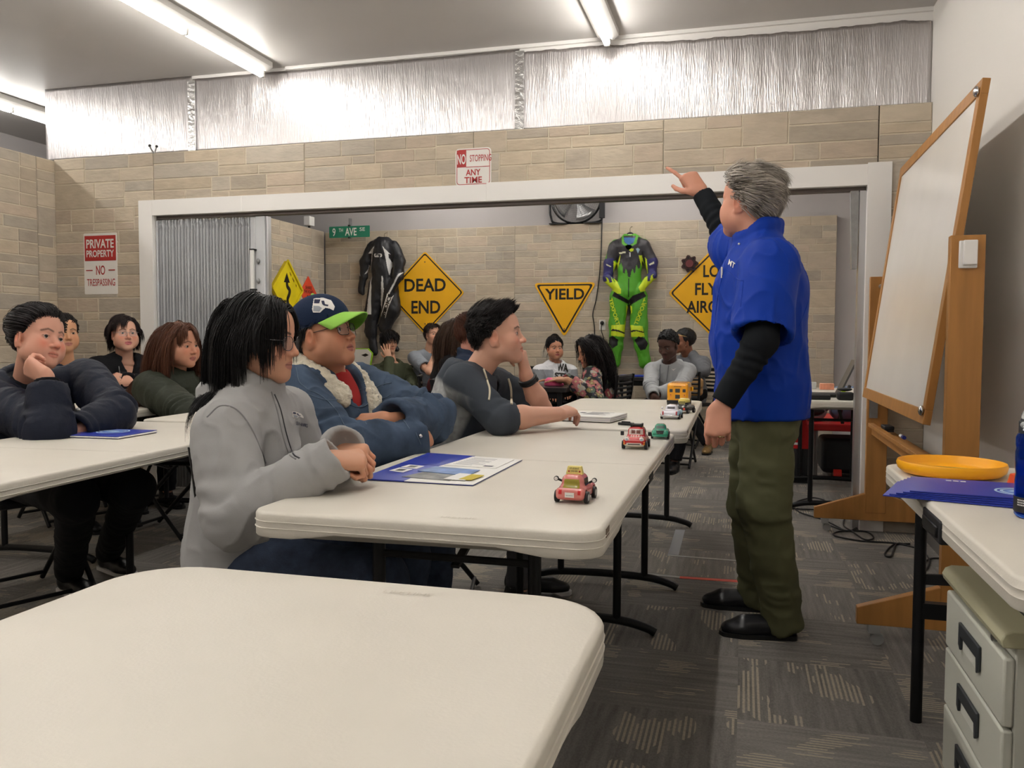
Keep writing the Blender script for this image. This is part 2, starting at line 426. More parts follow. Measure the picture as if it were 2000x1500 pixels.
m_white = mat('white_paint', (226, 222, 216), 0.55, bump=(60, .03)); m_trim = mat('white_trim', (232, 229, 225), 0.4)
m_ceil = mat('ceiling_panel', (196, 192, 188), 0.45, noise=(1.2, .05)); m_grey_base = mat('grey_baseboard', (96, 92, 88), 0.6)
m_upper = mat('upper_wall_paint', (182, 177, 176), 0.7)
m_brick = mat('stone_panel', rough=0.75, attr=True, noise=(9, .10, (1, 1, 2.2)), bump=(38, .35, (.5, .5, 1.6)))
m_foil = mat('foil_insulation', (200, 196, 196), 0.33, metal=1.0, bump=(1.0, .5, (150, 150, 12)))
def struct(o): o['kind'] = 'structure'; return o
def slab(name, lo, hi, m, bevel=0.0): return struct(MB().box(lo, hi).build(name, m, smooth=False, bevel=bevel))

FX, LX, RX, WY, FY, CZ = 1.6, -6.6, 1.005, 5.27, 9.53, 3.0
struct(MB().box((-7.0, -3.5, -0.1), (2.0, 10.2, 0)).build('floor', carpet(), smooth=False))
slab('ceiling', (-7.0, -3.5, CZ), (2.0, 10.2, CZ+.1), m_ceil)
slab('wall_right', (RX, -3.5, 0), (RX+.12, 5.33, CZ), m_white)
slab('wall_left', (LX-.1, -3.5, 0), (LX, 10.2, CZ), m_upper)
slab('wall_back', (LX, -3.6, 0), (2.0, -3.5, CZ), m_white)
slab('wall_far_upper', (LX, 9.62, 0), (2.0, 9.72, CZ), m_upper)
slab('wall_far_right', (1.62, 5.39, 0), (1.74, 9.62, CZ), m_white)
slab('baseboard_right', (RX-.012, -3.5, 0), (RX, 5.255, .1), m_grey_base)

PAL = [(188, 174, 153), (182, 168, 149), (176, 164, 147), (190, 177, 157), (170, 159, 144), (186, 170, 151), (178, 168, 153), (188, 173, 151)]
def ashlar(name, o, ex, ln, ht, seed, hole=None, thick=.1, start=0.0, back=True):
    """printed stone panelling: courses of raised stones on 1.22 m sheets; o is the lower left corner, ex points right as seen"""
    rnd = random.Random(seed); o = np.array(o, float); ex = np.array(ex, float); n = np.cross(ex, EZ); mb = MB(); tint = []   # n points to the viewer
    def face(u0, v0, u1, v1, d, c, sides=True):
        p = lambda u, v, dd: o+ex*u+EZ*v+n*dd
        if not sides:
            mb.add([p(u0, v0, d), p(u1, v0, d), p(u1, v1, d), p(u0, v1, d)], [(0, 1, 2, 3)]); tint.extend([c]*4); return
        e = 0.0025
        mb.add([p(u0, v0, 0), p(u1, v0, 0), p(u1, v1, 0), p(u0, v1, 0), p(u0+e, v0+e, d), p(u1-e, v0+e, d), p(u1-e, v1-e, d), p(u0+e, v1-e, d)],
               [(4, 5, 6, 7), (0, 1, 5, 4), (1, 2, 6, 5), (2, 3, 7, 6), (3, 0, 4, 7)]); tint.extend([c]*8)
    def clip(r):
        if hole is None: return [r]
        u0, v0, u1, v1 = r; a, b, c, d = hole
        if u1 <= a or u0 >= c or v1 <= b or v0 >= d: return [r]
        out = []
        if u0 < a: out.append((u0, v0, a, v1))
        if u1 > c: out.append((c, v0, u1, v1))
        if v1 > d: out.append((max(u0, a), d, min(u1, c), v1))
        if v0 < b: out.append((max(u0, a), v0, min(u1, c), b))
        return [q for q in out if q[2]-q[0] > .015 and q[3]-q[1] > .015]
    mort = Lc((200, 189, 168)); u = start
    while u < ln-1e-6:
        ue = min(u+1.22, ln); us = max(u, 0)
        for r in clip((us+.0015, 0, ue-.0015, ht)): face(*r, 0.0, mort, False)
        v = ht
        while v > 0.02:
            H = rnd.choice([.10, .14, .165, .19, .19, .21]); v0 = max(0, v-H)
            if v0 < .05: v0 = 0
            x = us
            while x < ue-.01:
                w = rnd.uniform(.16, .62); x1 = x+w
                if ue-x1 < .14: x1 = ue
                k = rnd.random()
                if H < .12 or (k < .3 and w < .4): rows = [(v0, v)]
                elif k < .75: f = rnd.uniform(.42, .6); rows = [(v0, v0+(v-v0)*f), (v0+(v-v0)*f, v)]
                else: rows = [(v0, v0+(v-v0)*.36), (v0+(v-v0)*.36, v)]
                for a, b in rows:
                    xs = [x, x1]
                    if x1-x > .34 and rnd.random() < .65: xs = [x, x+(x1-x)*rnd.uniform(.3, .7), x1]
                    for i in range(len(xs)-1):
                        c = Lc(rnd.choice(PAL))*rnd.uniform(.92, 1.06)
                        for r in clip((xs[i]+.0042, a+.0042, xs[i+1]-.0042, b-.0042)): face(*r, .004, c)
                x = x1
            v = v0
        u += 1.22
    if back:                                     # the core the sheets are fixed to
        dark = Lc((70, 62, 52)); z0 = .0015
        for r in clip((0, 0, ln, ht)):
            p = [o+ex*a+EZ*b-n*d for d in (z0, thick) for a, b in ((r[0], r[1]), (r[2], r[1]), (r[2], r[3]), (r[0], r[3]))]
            mb.add(p, [(0, 1, 2, 3), (7, 6, 5, 4), (0, 4, 5, 1), (1, 5, 6, 2), (2, 6, 7, 3), (3, 7, 4, 0)]); tint.extend([dark]*8)
    mb.tint = np.array(tint)
    return struct(mb.build(name, m_brick, smooth=False))
OX0, OX1, OZ = -4.16, 0.672, 2.005           # the opening
ashlar('wall_front', (-5.03, WY, 0), EX, 6.035, 2.455, 5, hole=(OX0+5.03-.05, -1, OX1+5.03+.05, OZ+.05), start=-.342)
ashlar('wall_left_partition', (-5.03, -1.0, 0), EY, 10.5, 2.445, 8)
ashlar('wall_far', (-5.03, FY, 0), EX, 5.96, 2.44, 11, thick=.08)
# casing of the opening
for i, (lo, hi) in enumerate([((OX0-.116, WY-.018, 0), (OX0, WY, OZ+.112)), ((OX1, WY-.018, 0), (OX1+.13, WY, OZ+.128)),
                              ((OX0, WY-.017, OZ), (-3.42, WY, OZ+.112)), ((-3.42, WY-.018, OZ), (-1.62, WY, OZ+.112)), ((-1.62, WY-.017, OZ), (OX1, WY, OZ+.12))]):
    slab('trim_%d' % (i+1), lo, hi, m_trim, .002)
slab('trim_6', (OX0-.05, WY, 0), (OX0, WY+.12, OZ+.05), m_trim); slab('trim_7', (OX1, WY, 0), (OX1+.05, WY+.12, OZ+.05), m_trim)
slab('trim_8', (OX0, WY, OZ), (OX1, WY+.12, OZ+.05), m_trim)
m_track = mat('dark_track', (92, 84, 80), .4, .6); m_alu = mat('aluminium', (190, 190, 192), .35, .9); m_steel = mat('galvanised_steel', (150, 150, 150), .4, .8, noise=(20, .15))
t = tag(MB().box((OX0+.005, WY+.03, OZ-.022), (OX1-.005, WY+.09, OZ)).build('door_track', m_track, smooth=False), 'dark ceiling track along the top of the wide opening for the folding door', 'track')
t = tag(MB().box((OX1-.035, WY+.02, 0), (OX1, WY+.10, OZ-.024)).build('jamb_channel', m_alu, smooth=False), 'tall aluminium latch channel on the right jamb of the opening', 'channel')
t = tag(MB().add([(OX1-.085, WY+.03, OZ-.022), (OX1-.04, WY+.03, OZ-.022), (OX1-.042, WY+.03, 1.53), (OX1-.07, WY+.03, 1.53), (OX1-.085, WY+.08, OZ-.022), (OX1-.04, WY+.08, OZ-.022), (OX1-.042, WY+.08, 1.53), (OX1-.07, WY+.08, 1.53)],
    [(0, 1, 2, 3), (7, 6, 5, 4), (0, 4, 5, 1), (1, 5, 6, 2), (2, 6, 7, 3), (3, 7, 4, 0)]).build('latch_strip', m_steel, smooth=False), 'short dark tapered steel strip hanging from the track at the right jamb', 'strip')
# foil insulation above the partition, three sheets
def foil(x0, x1, ztop, jag, seed, label):
    rnd = random.Random(seed); nx = int((x1-x0)/.02); nz = 24; mb = MB(); vs_ = []; top = 0
    for i in range(nx+1):
        if i % 2 == 0: top += rnd.uniform(-1, 1)*jag
        top *= .9
        for j in range(nz+1):
            zt = ztop(x0+(x1-x0)*i/nx)+top; z = 2.457+(zt-2.457)*j/nz
            vs_.append((x0+(x1-x0)*i/nx, WY+.052+.0012*math.sin(i*.9+seed)+rnd.uniform(-1, 1)*.0004, z))
    mb.add(vs_, [(i*(nz+1)+j, (i+1)*(nz+1)+j, (i+1)*(nz+1)+j+1, i*(nz+1)+j+1) for i in range(nx) for j in range(nz)])
    o = mb.build('foil_sheet', m_foil, angle=180); md = o.modifiers.new('thick', 'SOLIDIFY'); md.thickness = .003; md.offset = -1
    return tag(o, label, 'insulation', 'foil insulation above the partition')
foil(-5.15, -3.86, lambda x: 3.0-.002, 0, 1, 'shiny foil insulation sheet at the left end above the stone partition, blown out by light')
foil(-3.85, -1.42, lambda x: 2.975, .001, 2, 'shiny foil insulation sheet above the sliding curtain and stopping sign')
foil(-1.41, RX-.005, lambda x: 2.955-.01*(x+1.4), .006, 3, 'shiny foil insulation sheet with a torn top edge, beside the right wall')
mt = mat('foil_tape', (215, 215, 214), .25, 1.0, bump=(30, .8))
for x, lb in ((-3.855, 'crinkled foil tape strip on the left seam of the foil'), (-1.415, 'crinkled foil tape strip on the right seam of the foil')):
    tag(MB().box((x-.03, WY+.038, 2.458), (x+.03, WY+.043, 2.96)).build('foil_tape', mt, smooth=False), lb, 'tape', 'tape on the foil seams')
slab('wall_front_upper', (-5.15, WY+.06, 2.456), (RX, WY+.1, CZ), m_trim)
slab('trim_9', (-3.1, WY+.04, CZ-.022), (RX, WY+.06, CZ), m_trim)

# ---------------------------------------------------------------- ceiling lights
m_house = mat('fixture_white', (214, 211, 206), .4); m_tube = mat('tube_glow', (255, 252, 247), .4, emit=TUBE)
def fixture(x, y0, y1, joint, label):
    t = thing('ceiling_light', label, 'ceiling light', (x, (y0+y1)/2, CZ), 0, 'fluorescent ceiling lights'); o = (y0+y1)/2
    MB().prism([(-.065, 0), (.065, 0), (.065, -.035), (.03, -.062), (-.03, -.062), (-.065, -.035)], (0, y1-o, -.0005), (1, 0, 0), (0, 0, 1), y1-y0).build('housing', m_house, t, smooth=False)
    for yy in (y0+.03, joint, y1-.03): MB().box((-.018, yy-o-.012, -.105), (.018, yy-o+.012, -.06)).build('lamp_holder', m_house, t, bevel=.003)
    for a, b in ((y0+.045, joint-.016), (joint+.016, y1-.045)):
        MB().cyl((0, a-o, -.088), (0, b-o, -.088), .019, n=14).build('tube', m_tube, t)
    return t
for x, nm in ((-3.2, 'above the row of tables'), (-.83, 'nearest the whiteboard'), (-5.62, 'furthest left beyond the partition')):
    for y0, y1, j, w in ((2.6, 5.21, 4.36, 'its end touching the foil'), (0.15, 2.55, 1.35, 'the middle one of its line'), (-2.3, .1, -1.1, 'the one furthest behind the camera')):
        if x < -5: y0 += .7; y1 += .7; j = 5.47 if y0 > 3 else j+.7
        fixture(x, y0, y1, j, 'long white fluorescent strip light %s, %s' % (nm, w))
for x, y, w in ((-2.15, 7.0, 'added fill over the middle'), (.75, 6.2, 'added fill over the laptop table'), (-3.4, 5.9, 'over the left corner'), (-.9, 5.9, 'over the black tables'), (-3.4, 7.8, 'nearest the black suit'), (-.9, 7.8, 'nearest the green suit')): fixture(x, y, y+1.6, y+.8, 'long white fluorescent strip light in the far room, '+w)  # middle and laptop-table strips are added to brighten the room and its right wall
# ---------------------------------------------------------------- folding tables and chairs
m_plast = mat('table_plastic', (214, 208, 196), 0.42, noise=(5, .035), bump=(220, .06)); m_plast_dk = mat('table_seam', (186, 179, 165), .5)
m_blk = mat('black_metal', (22, 22, 24), .4, .3); m_blkm = mat('black_plastic', (26, 26, 28), .55); m_chair = mat('chair_vinyl', (28, 28, 31), .5)
m_btop = mat('black_tabletop', (44, 40, 40), .3, noise=(30, .25)); m_chrome = mat('chrome', (205, 205, 208), .18, 1.0)
m_print = mat('brown_print', (120, 104, 88), .6)
def loft(mb, loops):
    k = len(loops[0]); v = [p for l in loops for p in l]; f = []
    for i in range(len(loops)-1):
        for j in range(k): j2 = (j+1) % k; f.append((i*k+j, i*k+j2, (i+1)*k+j2, (i+1)*k+j))
    f.append(tuple(range(k-1, -1, -1))); f.append(tuple((len(loops)-1)*k+j for j in range(k)))
    return mb.add(v, f)
def folding_table(label, x, y, a, Lg=1.83, Wd=.76, rad=.055, top=None, group='white folding tables', legs=True, arch=True, name='folding_table', slot=False):
    t = thing(name, label, 'table', (x, y, 0), a, group); top = top or m_plast
    def loop(ins, z, lift=0):
        P = rrect(Wd-2*ins, Lg-2*ins, rad-ins*.8, 8); out = []
        for px, py in P:
            dz = lift*max(0, min(1, (Wd*.36-abs(px))/.05)) if abs(py) > Lg/2-.02-ins else lift*max(0, min(1, (Lg*.32-abs(py))/.08)); out.append((px, py, z+dz))
        return out
    mb = MB()
    # finer sides so that the skirt can arch
    prof = [(.02, .684, .014), (.002, .685, .014), (0, .688, .014), (0, .7045, 0), (-.0016, .7055, 0), (0, .7065, 0), (0, .7185, 0), (-.0016, .7195, 0), (0, .7205, 0), (0, .733, 0), (.003, .738, 0), (.010, .740, 0)]
    def densify(P):
        out = []
        for i in range(len(P)):
            p, q = np.array(P[i]), np.array(P[(i+1) % len(P)]); n = max(1, int(np.linalg.norm((q-p)[:2])/.05))
            out += [tuple(p+(q-p)*j/n) for j in range(n)]
        return out
    loops = []
    base = densify([(p[0], p[1], 0) for p in rrect(Wd, Lg, rad, 8)])
    for ins, z, lift in prof:
        l = []
        for p in base:
            sx = (Wd/2-ins)/(Wd/2); sy = (Lg/2-ins)/(Lg/2); px, py = p[0]*sx, p[1]*sy
            dz = 0
            if lift and arch:
                if abs(p[1]) > Lg/2-.003: dz = lift*np.clip((Wd*.33-abs(px))/.06, 0, 1)
                elif abs(p[0]) > Wd/2-.003: dz = lift*np.clip((Lg*.36-abs(py))/.08, 0, 1)
            l.append((px, py, z+dz))
        loops.append(l)
    loft(mb, loops); mb.build('tabletop', top, t, angle=50)
    if slot is not None:
        MB().box((-Wd/2+.012, -.0012, .7398), (Wd/2-.012, .0012, .7403)).build('fold_seam', m_plast_dk, t, smooth=False)
        for s in ((-1, 1) if slot else ()): MB().box((s*Wd/2-.004, -.055, .692), (s*Wd/2+.0015, .055, .716)).build('handle_slot', m_blkm, t, smooth=False)
        MB().box((Wd/2-.001, -Lg/2+.075, .714), (Wd/2+.001, -Lg/2+.115, .732)).build('maker_sticker', m_print, t, smooth=False)
    if legs:
        for s in (-1, 1):
            yy = s*(Lg/2-.26)
            for sx in (-1, 1): MB().cyl((sx*.19, yy, .045), (sx*.19, yy, .69), .0155, n=12).build('leg', m_blk, t)
            pts = [(-.335, yy, .014), (-.30, yy, .03), (-.2, yy, .05), (0, yy, .056), (.2, yy, .05), (.30, yy, .03), (.335, yy, .014)]
            MB().tube(bez(pts, 4), .017, 10).build('foot', m_blk, t)
            MB().cyl((-.19, yy, .60), (.19, yy, .60), .009, n=8).build('crossbar', m_blk, t)
            MB().bar((0, yy, .58), (0, yy-s*.34, .69), .02, .008).build('brace', m_blk, t)
    return t
T1 = folding_table('large bare white folding table at the very front, nearest the camera', -.547, .245, 0, rad=.11, slot=True)
T2 = folding_table('white folding table with the pink toy car and the open blue folder on it', -.636, 2.476, 0, slot=True)
T3 = folding_table('white folding table with the yellow toy bus at its far corner', -.609, 4.393, .012)
T4 = folding_table('white folding table under the elbow of the woman in the navy coat', -2.215, 2.27, .06)
T5 = folding_table('white folding table in the left row, mostly hidden behind the person with long black hair', -2.33, 4.17, .06)
T6 = folding_table('white folding table far left by the stone wall, before the person in clear glasses', -3.43, 4.05, .04)
for t_, x_, y_ in ((T1, .19, .862), (T2, .41, -.86)):
    MB().text('LIFETIME', (x_-.33 if t_ is T2 else x_-.1, y_, .7402), EX, EY, w=.075, h=.012, m=0).build('embossed_lettering', mat('emboss', (200, 193, 180), .6), t_, smooth=False)

def folding_chair(label, x, y, a, col=None, group='black folding chairs'):
    """faces local +x"""
    t = thing('folding_chair', label, 'chair', (x, y, 0), a, group); c = m_chair
    mb = MB(); loft(mb, [[(p[0]+.0, p[1], z) for p in rrect(.40-i, .42-i, .05, 5)] for i, z in ((.02, .43), (0, .436), (0, .452), (.02, .460))]); mb.build('seat', c, t)
    bk = MB(); n = 8
    for i, zz in enumerate(np.linspace(.60, .80, 6)):
        bk.tube([(-.235-.02*math.cos(v*1.6)+.02*(1-(zz-.6)/.2)*.6, .205*v, zz) for v in np.linspace(-1, 1, n)], .011, 6)
    s = MB()
    for zz in (.585, .815): bk.tube([(-.235-.02*math.cos(v*1.6)+(.014 if zz < .7 else 0), .205*v, zz) for v in np.linspace(-1, 1, n)], .013, 8)
    bk.build('backrest', c, t)
    for s_ in (-1, 1):
        MB().tube(bez([(-.25, s_*.215, .83), (-.20, s_*.215, .55), (-.02, s_*.215, .25), (.17, s_*.215, .012)], 5), .0115, 10).build('front_leg', m_blk, t)
        MB().tube([(.14, s_*.185, .445), (-.27, s_*.185, .012)], .0115, 10).build('rear_leg', m_blk, t)
    MB().tube([(.155, -.215, .04), (.155, .215, .04)], .009, 8).build('front_rung', m_blk, t)
    MB().tube([(-.245, -.185, .04), (-.245, .185, .04)], .009, 8).build('rear_rung', m_blk, t)
    return t
def black_table(label, x, y, a, Lg, Wd, pos=None):
    t = thing('black_table', label, 'table', (x, y, 0), a, 'black tables of the far room')
    mb = MB(); loft(mb, [[(p[0], p[1], z) for p in rrect(Wd-i, Lg-i, .02, 4)] for i, z in ((.02, .70), (0, .705), (0, .737), (.006, .74))]); mb.build('tabletop', m_btop, t)
    for sx in (-1, 1):
        for sy in (-1, 1): MB().box((sx*(Wd/2-.06)-.02, sy*(Lg/2-.06)-.02, 0), (sx*(Wd/2-.06)+.02, sy*(Lg/2-.06)+.02, .705)).build('leg', m_blk, t, bevel=.003)
    MB().box((-Wd/2+.05, -Lg/2+.05, .65), (Wd/2-.05, Lg/2-.05, .70)).build('apron', m_blk, t, smooth=False)
    return t
black_table('black table in the far room with a pink cloth on it', -1.78, 6.80, 0, .74, .9)
black_table('black table against the far stone wall, behind the boy in the light gray hoodie', -1.045, 8.95, 0, .7, .45)

# ---------------------------------------------------------------- sliding curtain door
m_vinyl = mat('gray_vinyl', (196, 197, 199), .5, noise=(6, .06), bump=(90, .05)); m_vinyl2 = mat('lead_post_vinyl', (196, 198, 200), .45)
t = thing('folding_door', 'gray pleated accordion door folded to the left side of the wide opening', 'door', (0, 0, 0))
P = []; x = OX0+.012; n = 29; w = (3.36+.02+OX0*-1-3.36-3.385+3.36)/n if False else (-3.385-(OX0+.012))/n; rnd = random.Random(3)
prof = []
for i in range(n*8+1):
    u = i/8; prof.append((x+w*u, WY+.055-.042*math.cos(2*math.pi*u)+.004*math.sin(u*2.3)))
zs = [.02, .5, 1.0, 1.5, 1.90, 1.915, 1.93, OZ-.035]
mb = MB(); k = len(prof); vs_ = []
for zi, z in enumerate(zs):
    for i, (a, b) in enumerate(prof):
        s = .86 if zi == 5 else 1.0
        vs_.append((a+(.004*math.sin(i*.37) if zi >= 6 else 0), WY+.055+(b-WY-.055)*s, z+(.006*math.sin(i*.8) if zi == len(zs)-1 else 0)))
mb.add(vs_, [(j*k+i, j*k+i+1, (j+1)*k+i+1, (j+1)*k+i) for j in range(len(zs)-1) for i in range(k-1)])
o = mb.build('pleats', m_vinyl, t, angle=80); md = o.modifiers.new('s', 'SOLIDIFY'); md.thickness = .003
MB().box((-3.385, WY+.025, .015), (-3.335, WY+.085, OZ-.03)).build('end_pleat', m_vinyl, t, bevel=.012, bseg=3)
MB().box((-3.335, WY+.02, .015), (-3.262, WY+.09, OZ-.03)).build('lead_post', m_vinyl2, t, bevel=.004)
MB().box((-3.262, WY+.035, .015), (-3.242, WY+.075, OZ-.03)).build('latch_channel', m_alu, t, smooth=False)
h = MB().box((-3.355, WY-.022, 1.46), (-3.327, WY-.008, 1.74)).build('handle', mat('white_handle', (226, 225, 222), .35), t, bevel=.003)
for z in (1.455, 1.735): MB().box((-3.357, WY-.023, z), (-3.325, WY+.03, z+.01)).build('handle_cap', m_blkm, t, smooth=False)
for z in (1.52, 1.66): MB().sph((-3.31, WY+.012, z), (.012, .012, .02), 10).build('bolt', m_steel, t)

# ---------------------------------------------------------------- rolling whiteboard
m_oak = mat('oak', (172, 120, 62), .45, noise=(3.0, .16, (9, 9, .8)), bump=(8, .08, (9, 9, .8))); m_wb = mat('whiteboard_face', (226, 222, 216), .22, noise=(2.2, .05))
t = thing('rolling_whiteboard', 'tall oak framed reversible whiteboard on casters, tilted, along the right wall', 'whiteboard', (.745, 4.235, 0))
X0, Y0 = .745, 4.235
for yy in (3.27, 5.2):
    ly = yy-Y0
    p = MB().box((-.055, ly-.02, .12), (.055, ly+.02, 1.475)).build('post', m_oak, t, bevel=.002)
    if yy < 4:
        MB().box((-.03, ly-.032, 1.36), (.028, ly-.019, 1.455)).build('pivot_clamp', m_trim, p, bevel=.003); MB().box((-.02, ly-.05, 1.37), (.024, ly-.032, 1.455)).build('clamp_lever', m_trim, p, bevel=.003)
    else: MB().box((-.045, ly-.03, .67), (.0, ly-.019, .86)).build('steel_plate', m_steel, p, smooth=False)
    MB().prism([(-.33, 0), (.33, 0), (.33, .062), (.06, .155), (-.06, .155), (-.33, .062)], (0, ly+.018, .075), (1, 0, 0), (0, 0, 1), .036).build('foot', m_oak, t, bevel=.003)
    for s in (-1, 1):
        c = MB().box((s*.27-.02, ly-.022, .045), (s*.27+.02, ly+.022, .075)); c.cyl((s*.27+.012, ly-.012, .023), (s*.27+.012, ly+.012, .023), .023, n=16)
        c.build('caster', mat('caster_gray', (150, 150, 148), .4), t)
for z in (.62,): MB().box((-.03, 3.29-Y0, z-.045), (.045, 5.18-Y0, z+.0)).build('tray', m_oak, t, bevel=.002)
MB().box((-.06, 3.35-Y0, .628), (-.03, 5.1-Y0, .648)).build('tray_lip', m_oak, t, bevel=.002)
ang = math.atan2(.165, 1.25); M = Matrix.Translation((.0, 0, 1.425))@Matrix.Rotation(ang, 4, 'Y'); bw0, bw1, bh = 3.42-Y0, 5.07-Y0, .635
b = MB().box((-.008, bw0+.03, -bh+.03), (.008, bw1-.03, bh-.03), M).build('board', m_wb, t, smooth=False)
for lo, hi in (((-.014, bw0, -bh), (.014, bw1, -bh+.055)), ((-.014, bw0, bh-.055), (.014, bw1, bh)), ((-.014, bw0, -bh+.055), (.014, bw0+.05, bh-.055)), ((-.014, bw1-.05, -bh+.055), (.014, bw1, bh-.055))):
    MB().box(lo, hi, M).build('frame_rail', m_oak, b, bevel=.002)
for z in (bh-.045, -bh+.05):
    MB().sph(tuple(M@Vector((-.022, bw0+.022, z))), (.012, .02, .02), 12).build('corner_stop', m_chrome, b)
s_ = MB(); s_.cyl((.0, 3.29-Y0, 1.42), (0, 3.45-Y0, 1.42), .012); s_.build('pivot', m_steel, t)
MB().cyl((0, 5.05-Y0, 1.42), (0, 5.19-Y0, 1.42), .012).build('pivot', m_steel, t)
mk = thing('marker_pen', 'short blue capped marker pen lying in the whiteboard tray', 'marker', (.735, 4.35, .655))
MB().cyl((0, -.03, 0), (0, .03, 0), .008, n=12).build('barrel', mat('pen_white', (220, 220, 222), .4), mk); MB().cyl((0, -.07, 0), (0, -.03, 0), .009, n=12).build('cap', mat('pen_blue', (32, 44, 128), .35), mk)
er = thing('board_eraser', 'black felt eraser lying in the whiteboard tray at its far end', 'eraser', (.738, 4.78, .636)); MB().box((-.022, -.06, 0), (.022, .06, .012)).build('felt', m_blkm, er, smooth=False); MB().box((-.024, -.062, .012), (.024, .062, .03)).build('grip', m_blkm, er, bevel=.004)

# ---------------------------------------------------------------- table on the right with cabinet below
t = thing('folding_table', 'small white folding table at the right wall with the yellow disc and the water bottle', 'table', (.70, 2.075, 0))
mb = MB(); loft(mb, [[(p[0], p[1], z) for p in rrect(.575-i, 1.30-i, .05, 6)] for i, z in ((.03, .684), (.004, .685), (0, .69), (0, .704), (-.0016, .7055), (0, .707), (0, .719), (-.0016, .7205), (0, .722), (0, .733), (.006, .738), (.016, .74))]); mb.build('tabletop', m_plast, t, angle=50)
MB().box((-.292, -.13, .672), (-.27, .05, .722)).build('latch_recess', m_blkm, t, bevel=.004)
MB().box((-.297, -.11, .683), (-.288, .03, .708)).build('latch_bar', m_blk, t, bevel=.003)
for sy in (-1, 1):
    for sx in (-1, 1): MB().cyl((sx*.198, sy*.553, 0), (sx*.198, sy*.553, .69), .0165, n=14).build('leg', m_blk, t)
    MB().bar((-.198, sy*.553, .33), (.198, sy*.553, .33), .03, .045).build('crossbar', m_blk, t)
    MB().bar((-.198, sy*.553, .42), (.198, sy*.553, .43), .012, .03).build('crossbar', m_blkm, t)
m_cab = mat('cabinet_putty', (196, 196, 184), .45, noise=(3, .04)); m_cab2 = mat('cabinet_top', (176, 172, 142), .4); m_hdl = mat('handle_charcoal', (44, 48, 52), .45); m_key = mat('keyhole', (120, 120, 118), .3, .8)
t = thing('file_cabinet', 'putty gray three drawer pedestal cabinet under the right table, at the lower right corner', 'cabinet', (.755, 2.045, 0))
MB().box((-.235, -.235, .03), (.235, .235, .512)).build('body', m_cab, t, bevel=.004)
MB().prism([(-.262, .0), (.245, .0), (.245, .035), (-.245, .035), (-.259, .028), (-.266, .014)], (0, .252, .512), (1, 0, 0), (0, 0, 1), .504).build('top', m_cab2, t, bevel=.003)
MB().box((-.196, -.245, .5468), (-.192, .245, .5478)).build('top_groove', m_hdl, t, smooth=False)
for z0, z1 in ((.35, .488), (.205, .344), (.04, .199)):
    d = MB().box((-.256, -.238, z0), (-.235, .238, z1)).build('drawer', m_cab, t, bevel=.005)
    zz = z1-.045
    MB().prism([(-.085, 0), (.085, 0), (.085, -.052), (.07, -.062), (.066, -.03), (-.066, -.03), (-.07, -.062), (-.085, -.052)], (-.2565, 0, zz+.012), (0, -1, 0), (0, 0, 1), .007).build('handle', m_hdl, d, bevel=.002)
    MB().box((-.2575, -.064, zz-.048), (-.2562, .064, zz-.018)).build('finger_recess', mat('recess_pale', (214, 214, 204), .5), d, smooth=False)
MB().cyl((-.258, -.16, .503), (-.236, -.16, .503), .008, n=12).build('lock', m_key, t)
for sx in (-1, 1):
    for sy in (-1, 1): MB().box((sx*.2-.015, sy*.2-.015, 0), (sx*.2+.015, sy*.2+.015, .03)).build('foot', m_blkm, t, smooth=False)
m_paper = mat('paper', (232, 230, 226), .7); m_paper2 = mat('paper_lilac', (206, 202, 208), .7)
o = MB(); rnd = random.Random(4)
Mx = Matrix.Translation((.74, 1.99, .548))@Matrix.Rotation(-.12, 4, 'Z'); o.box((-.10, -.14, 0), (.12, .14, .022), Mx)
tag(o.build('paper_stack', m_paper2, bevel=.001), 'thick pale paper stack lying on top of the putty gray cabinet', 'paper stack')

# yellow disc, folders, bottle on that table
m_yel = mat('disc_yellow', (250, 176, 24), .4); m_pic = mat('disc_print', (188, 150, 60), .4, noise=(22, .7))
t = thing('flying_disc', 'yellow flying disc lying upside down on the small right table', 'disc', (.555, 2.535, .741))
MB().lathe([(.0, .0), (.10, .0), (.122, .004), (.134, .014), (.1375, .028), (.1345, .036), (.131, .030), (.1285, .016), (.118, .007), (.10, .0045), (.0, .0045)], 56).build('body', m_yel, t, angle=60)
MB().lathe([(0, .0047), (.112, .0047), (.112, .0060), (0, .0060)], 40).build('printed_picture', m_pic, t)
m_fold = mat('folder_blue', (44, 62, 170), .3, spec=.5); m_foldd = mat('folder_blue_edge', (30, 42, 126), .4); m_logo = mat('logo_pale_blue', (178, 206, 232), .4); m_logo2 = mat('logo_mid_blue', (92, 134, 206), .4)
def quadM(p0, p1, p3, z):
    """frame with origin p0, x towards p1, y towards p3"""
    p0 = np.array([p0[0], p0[1], z]); ex = np.array([p1[0], p1[1], z])-p0; ey = np.array([p3[0], p3[1], z])-p0
    return p0, ex, ey
def folder_logo(par, c, s, z, a=0):
    ca, sa = math.cos(a), math.sin(a); ex = V3(ca, sa, 0)*s; ey = V3(-sa, ca, 0)*s; o = V3(c[0], c[1], z)
    MB().ring(ell(1, 1, 40), ell(.9, .9, 40), o, ex, ey, .0004).build('logo_ring', m_logo, par, smooth=False)
    MB().ring(ell(.78, .78, 40), ell(.7, .7, 40, .02), o, ex, ey, .0004).build('logo_ring', m_logo, par, smooth=False)
    MB().prism(ell(.62, .52, 30), o, ex, ey, .0004).build('logo_disc', m_logo2, par, smooth=False)
    MB().prism([(-.25, -.05), (.1, -.14), (.26, -.02), (.12, .1), (-.12, .12)], o+V3(0, 0, .0005), ex, ey, .0004).build('logo_swoosh', m_logo, par, smooth=False)
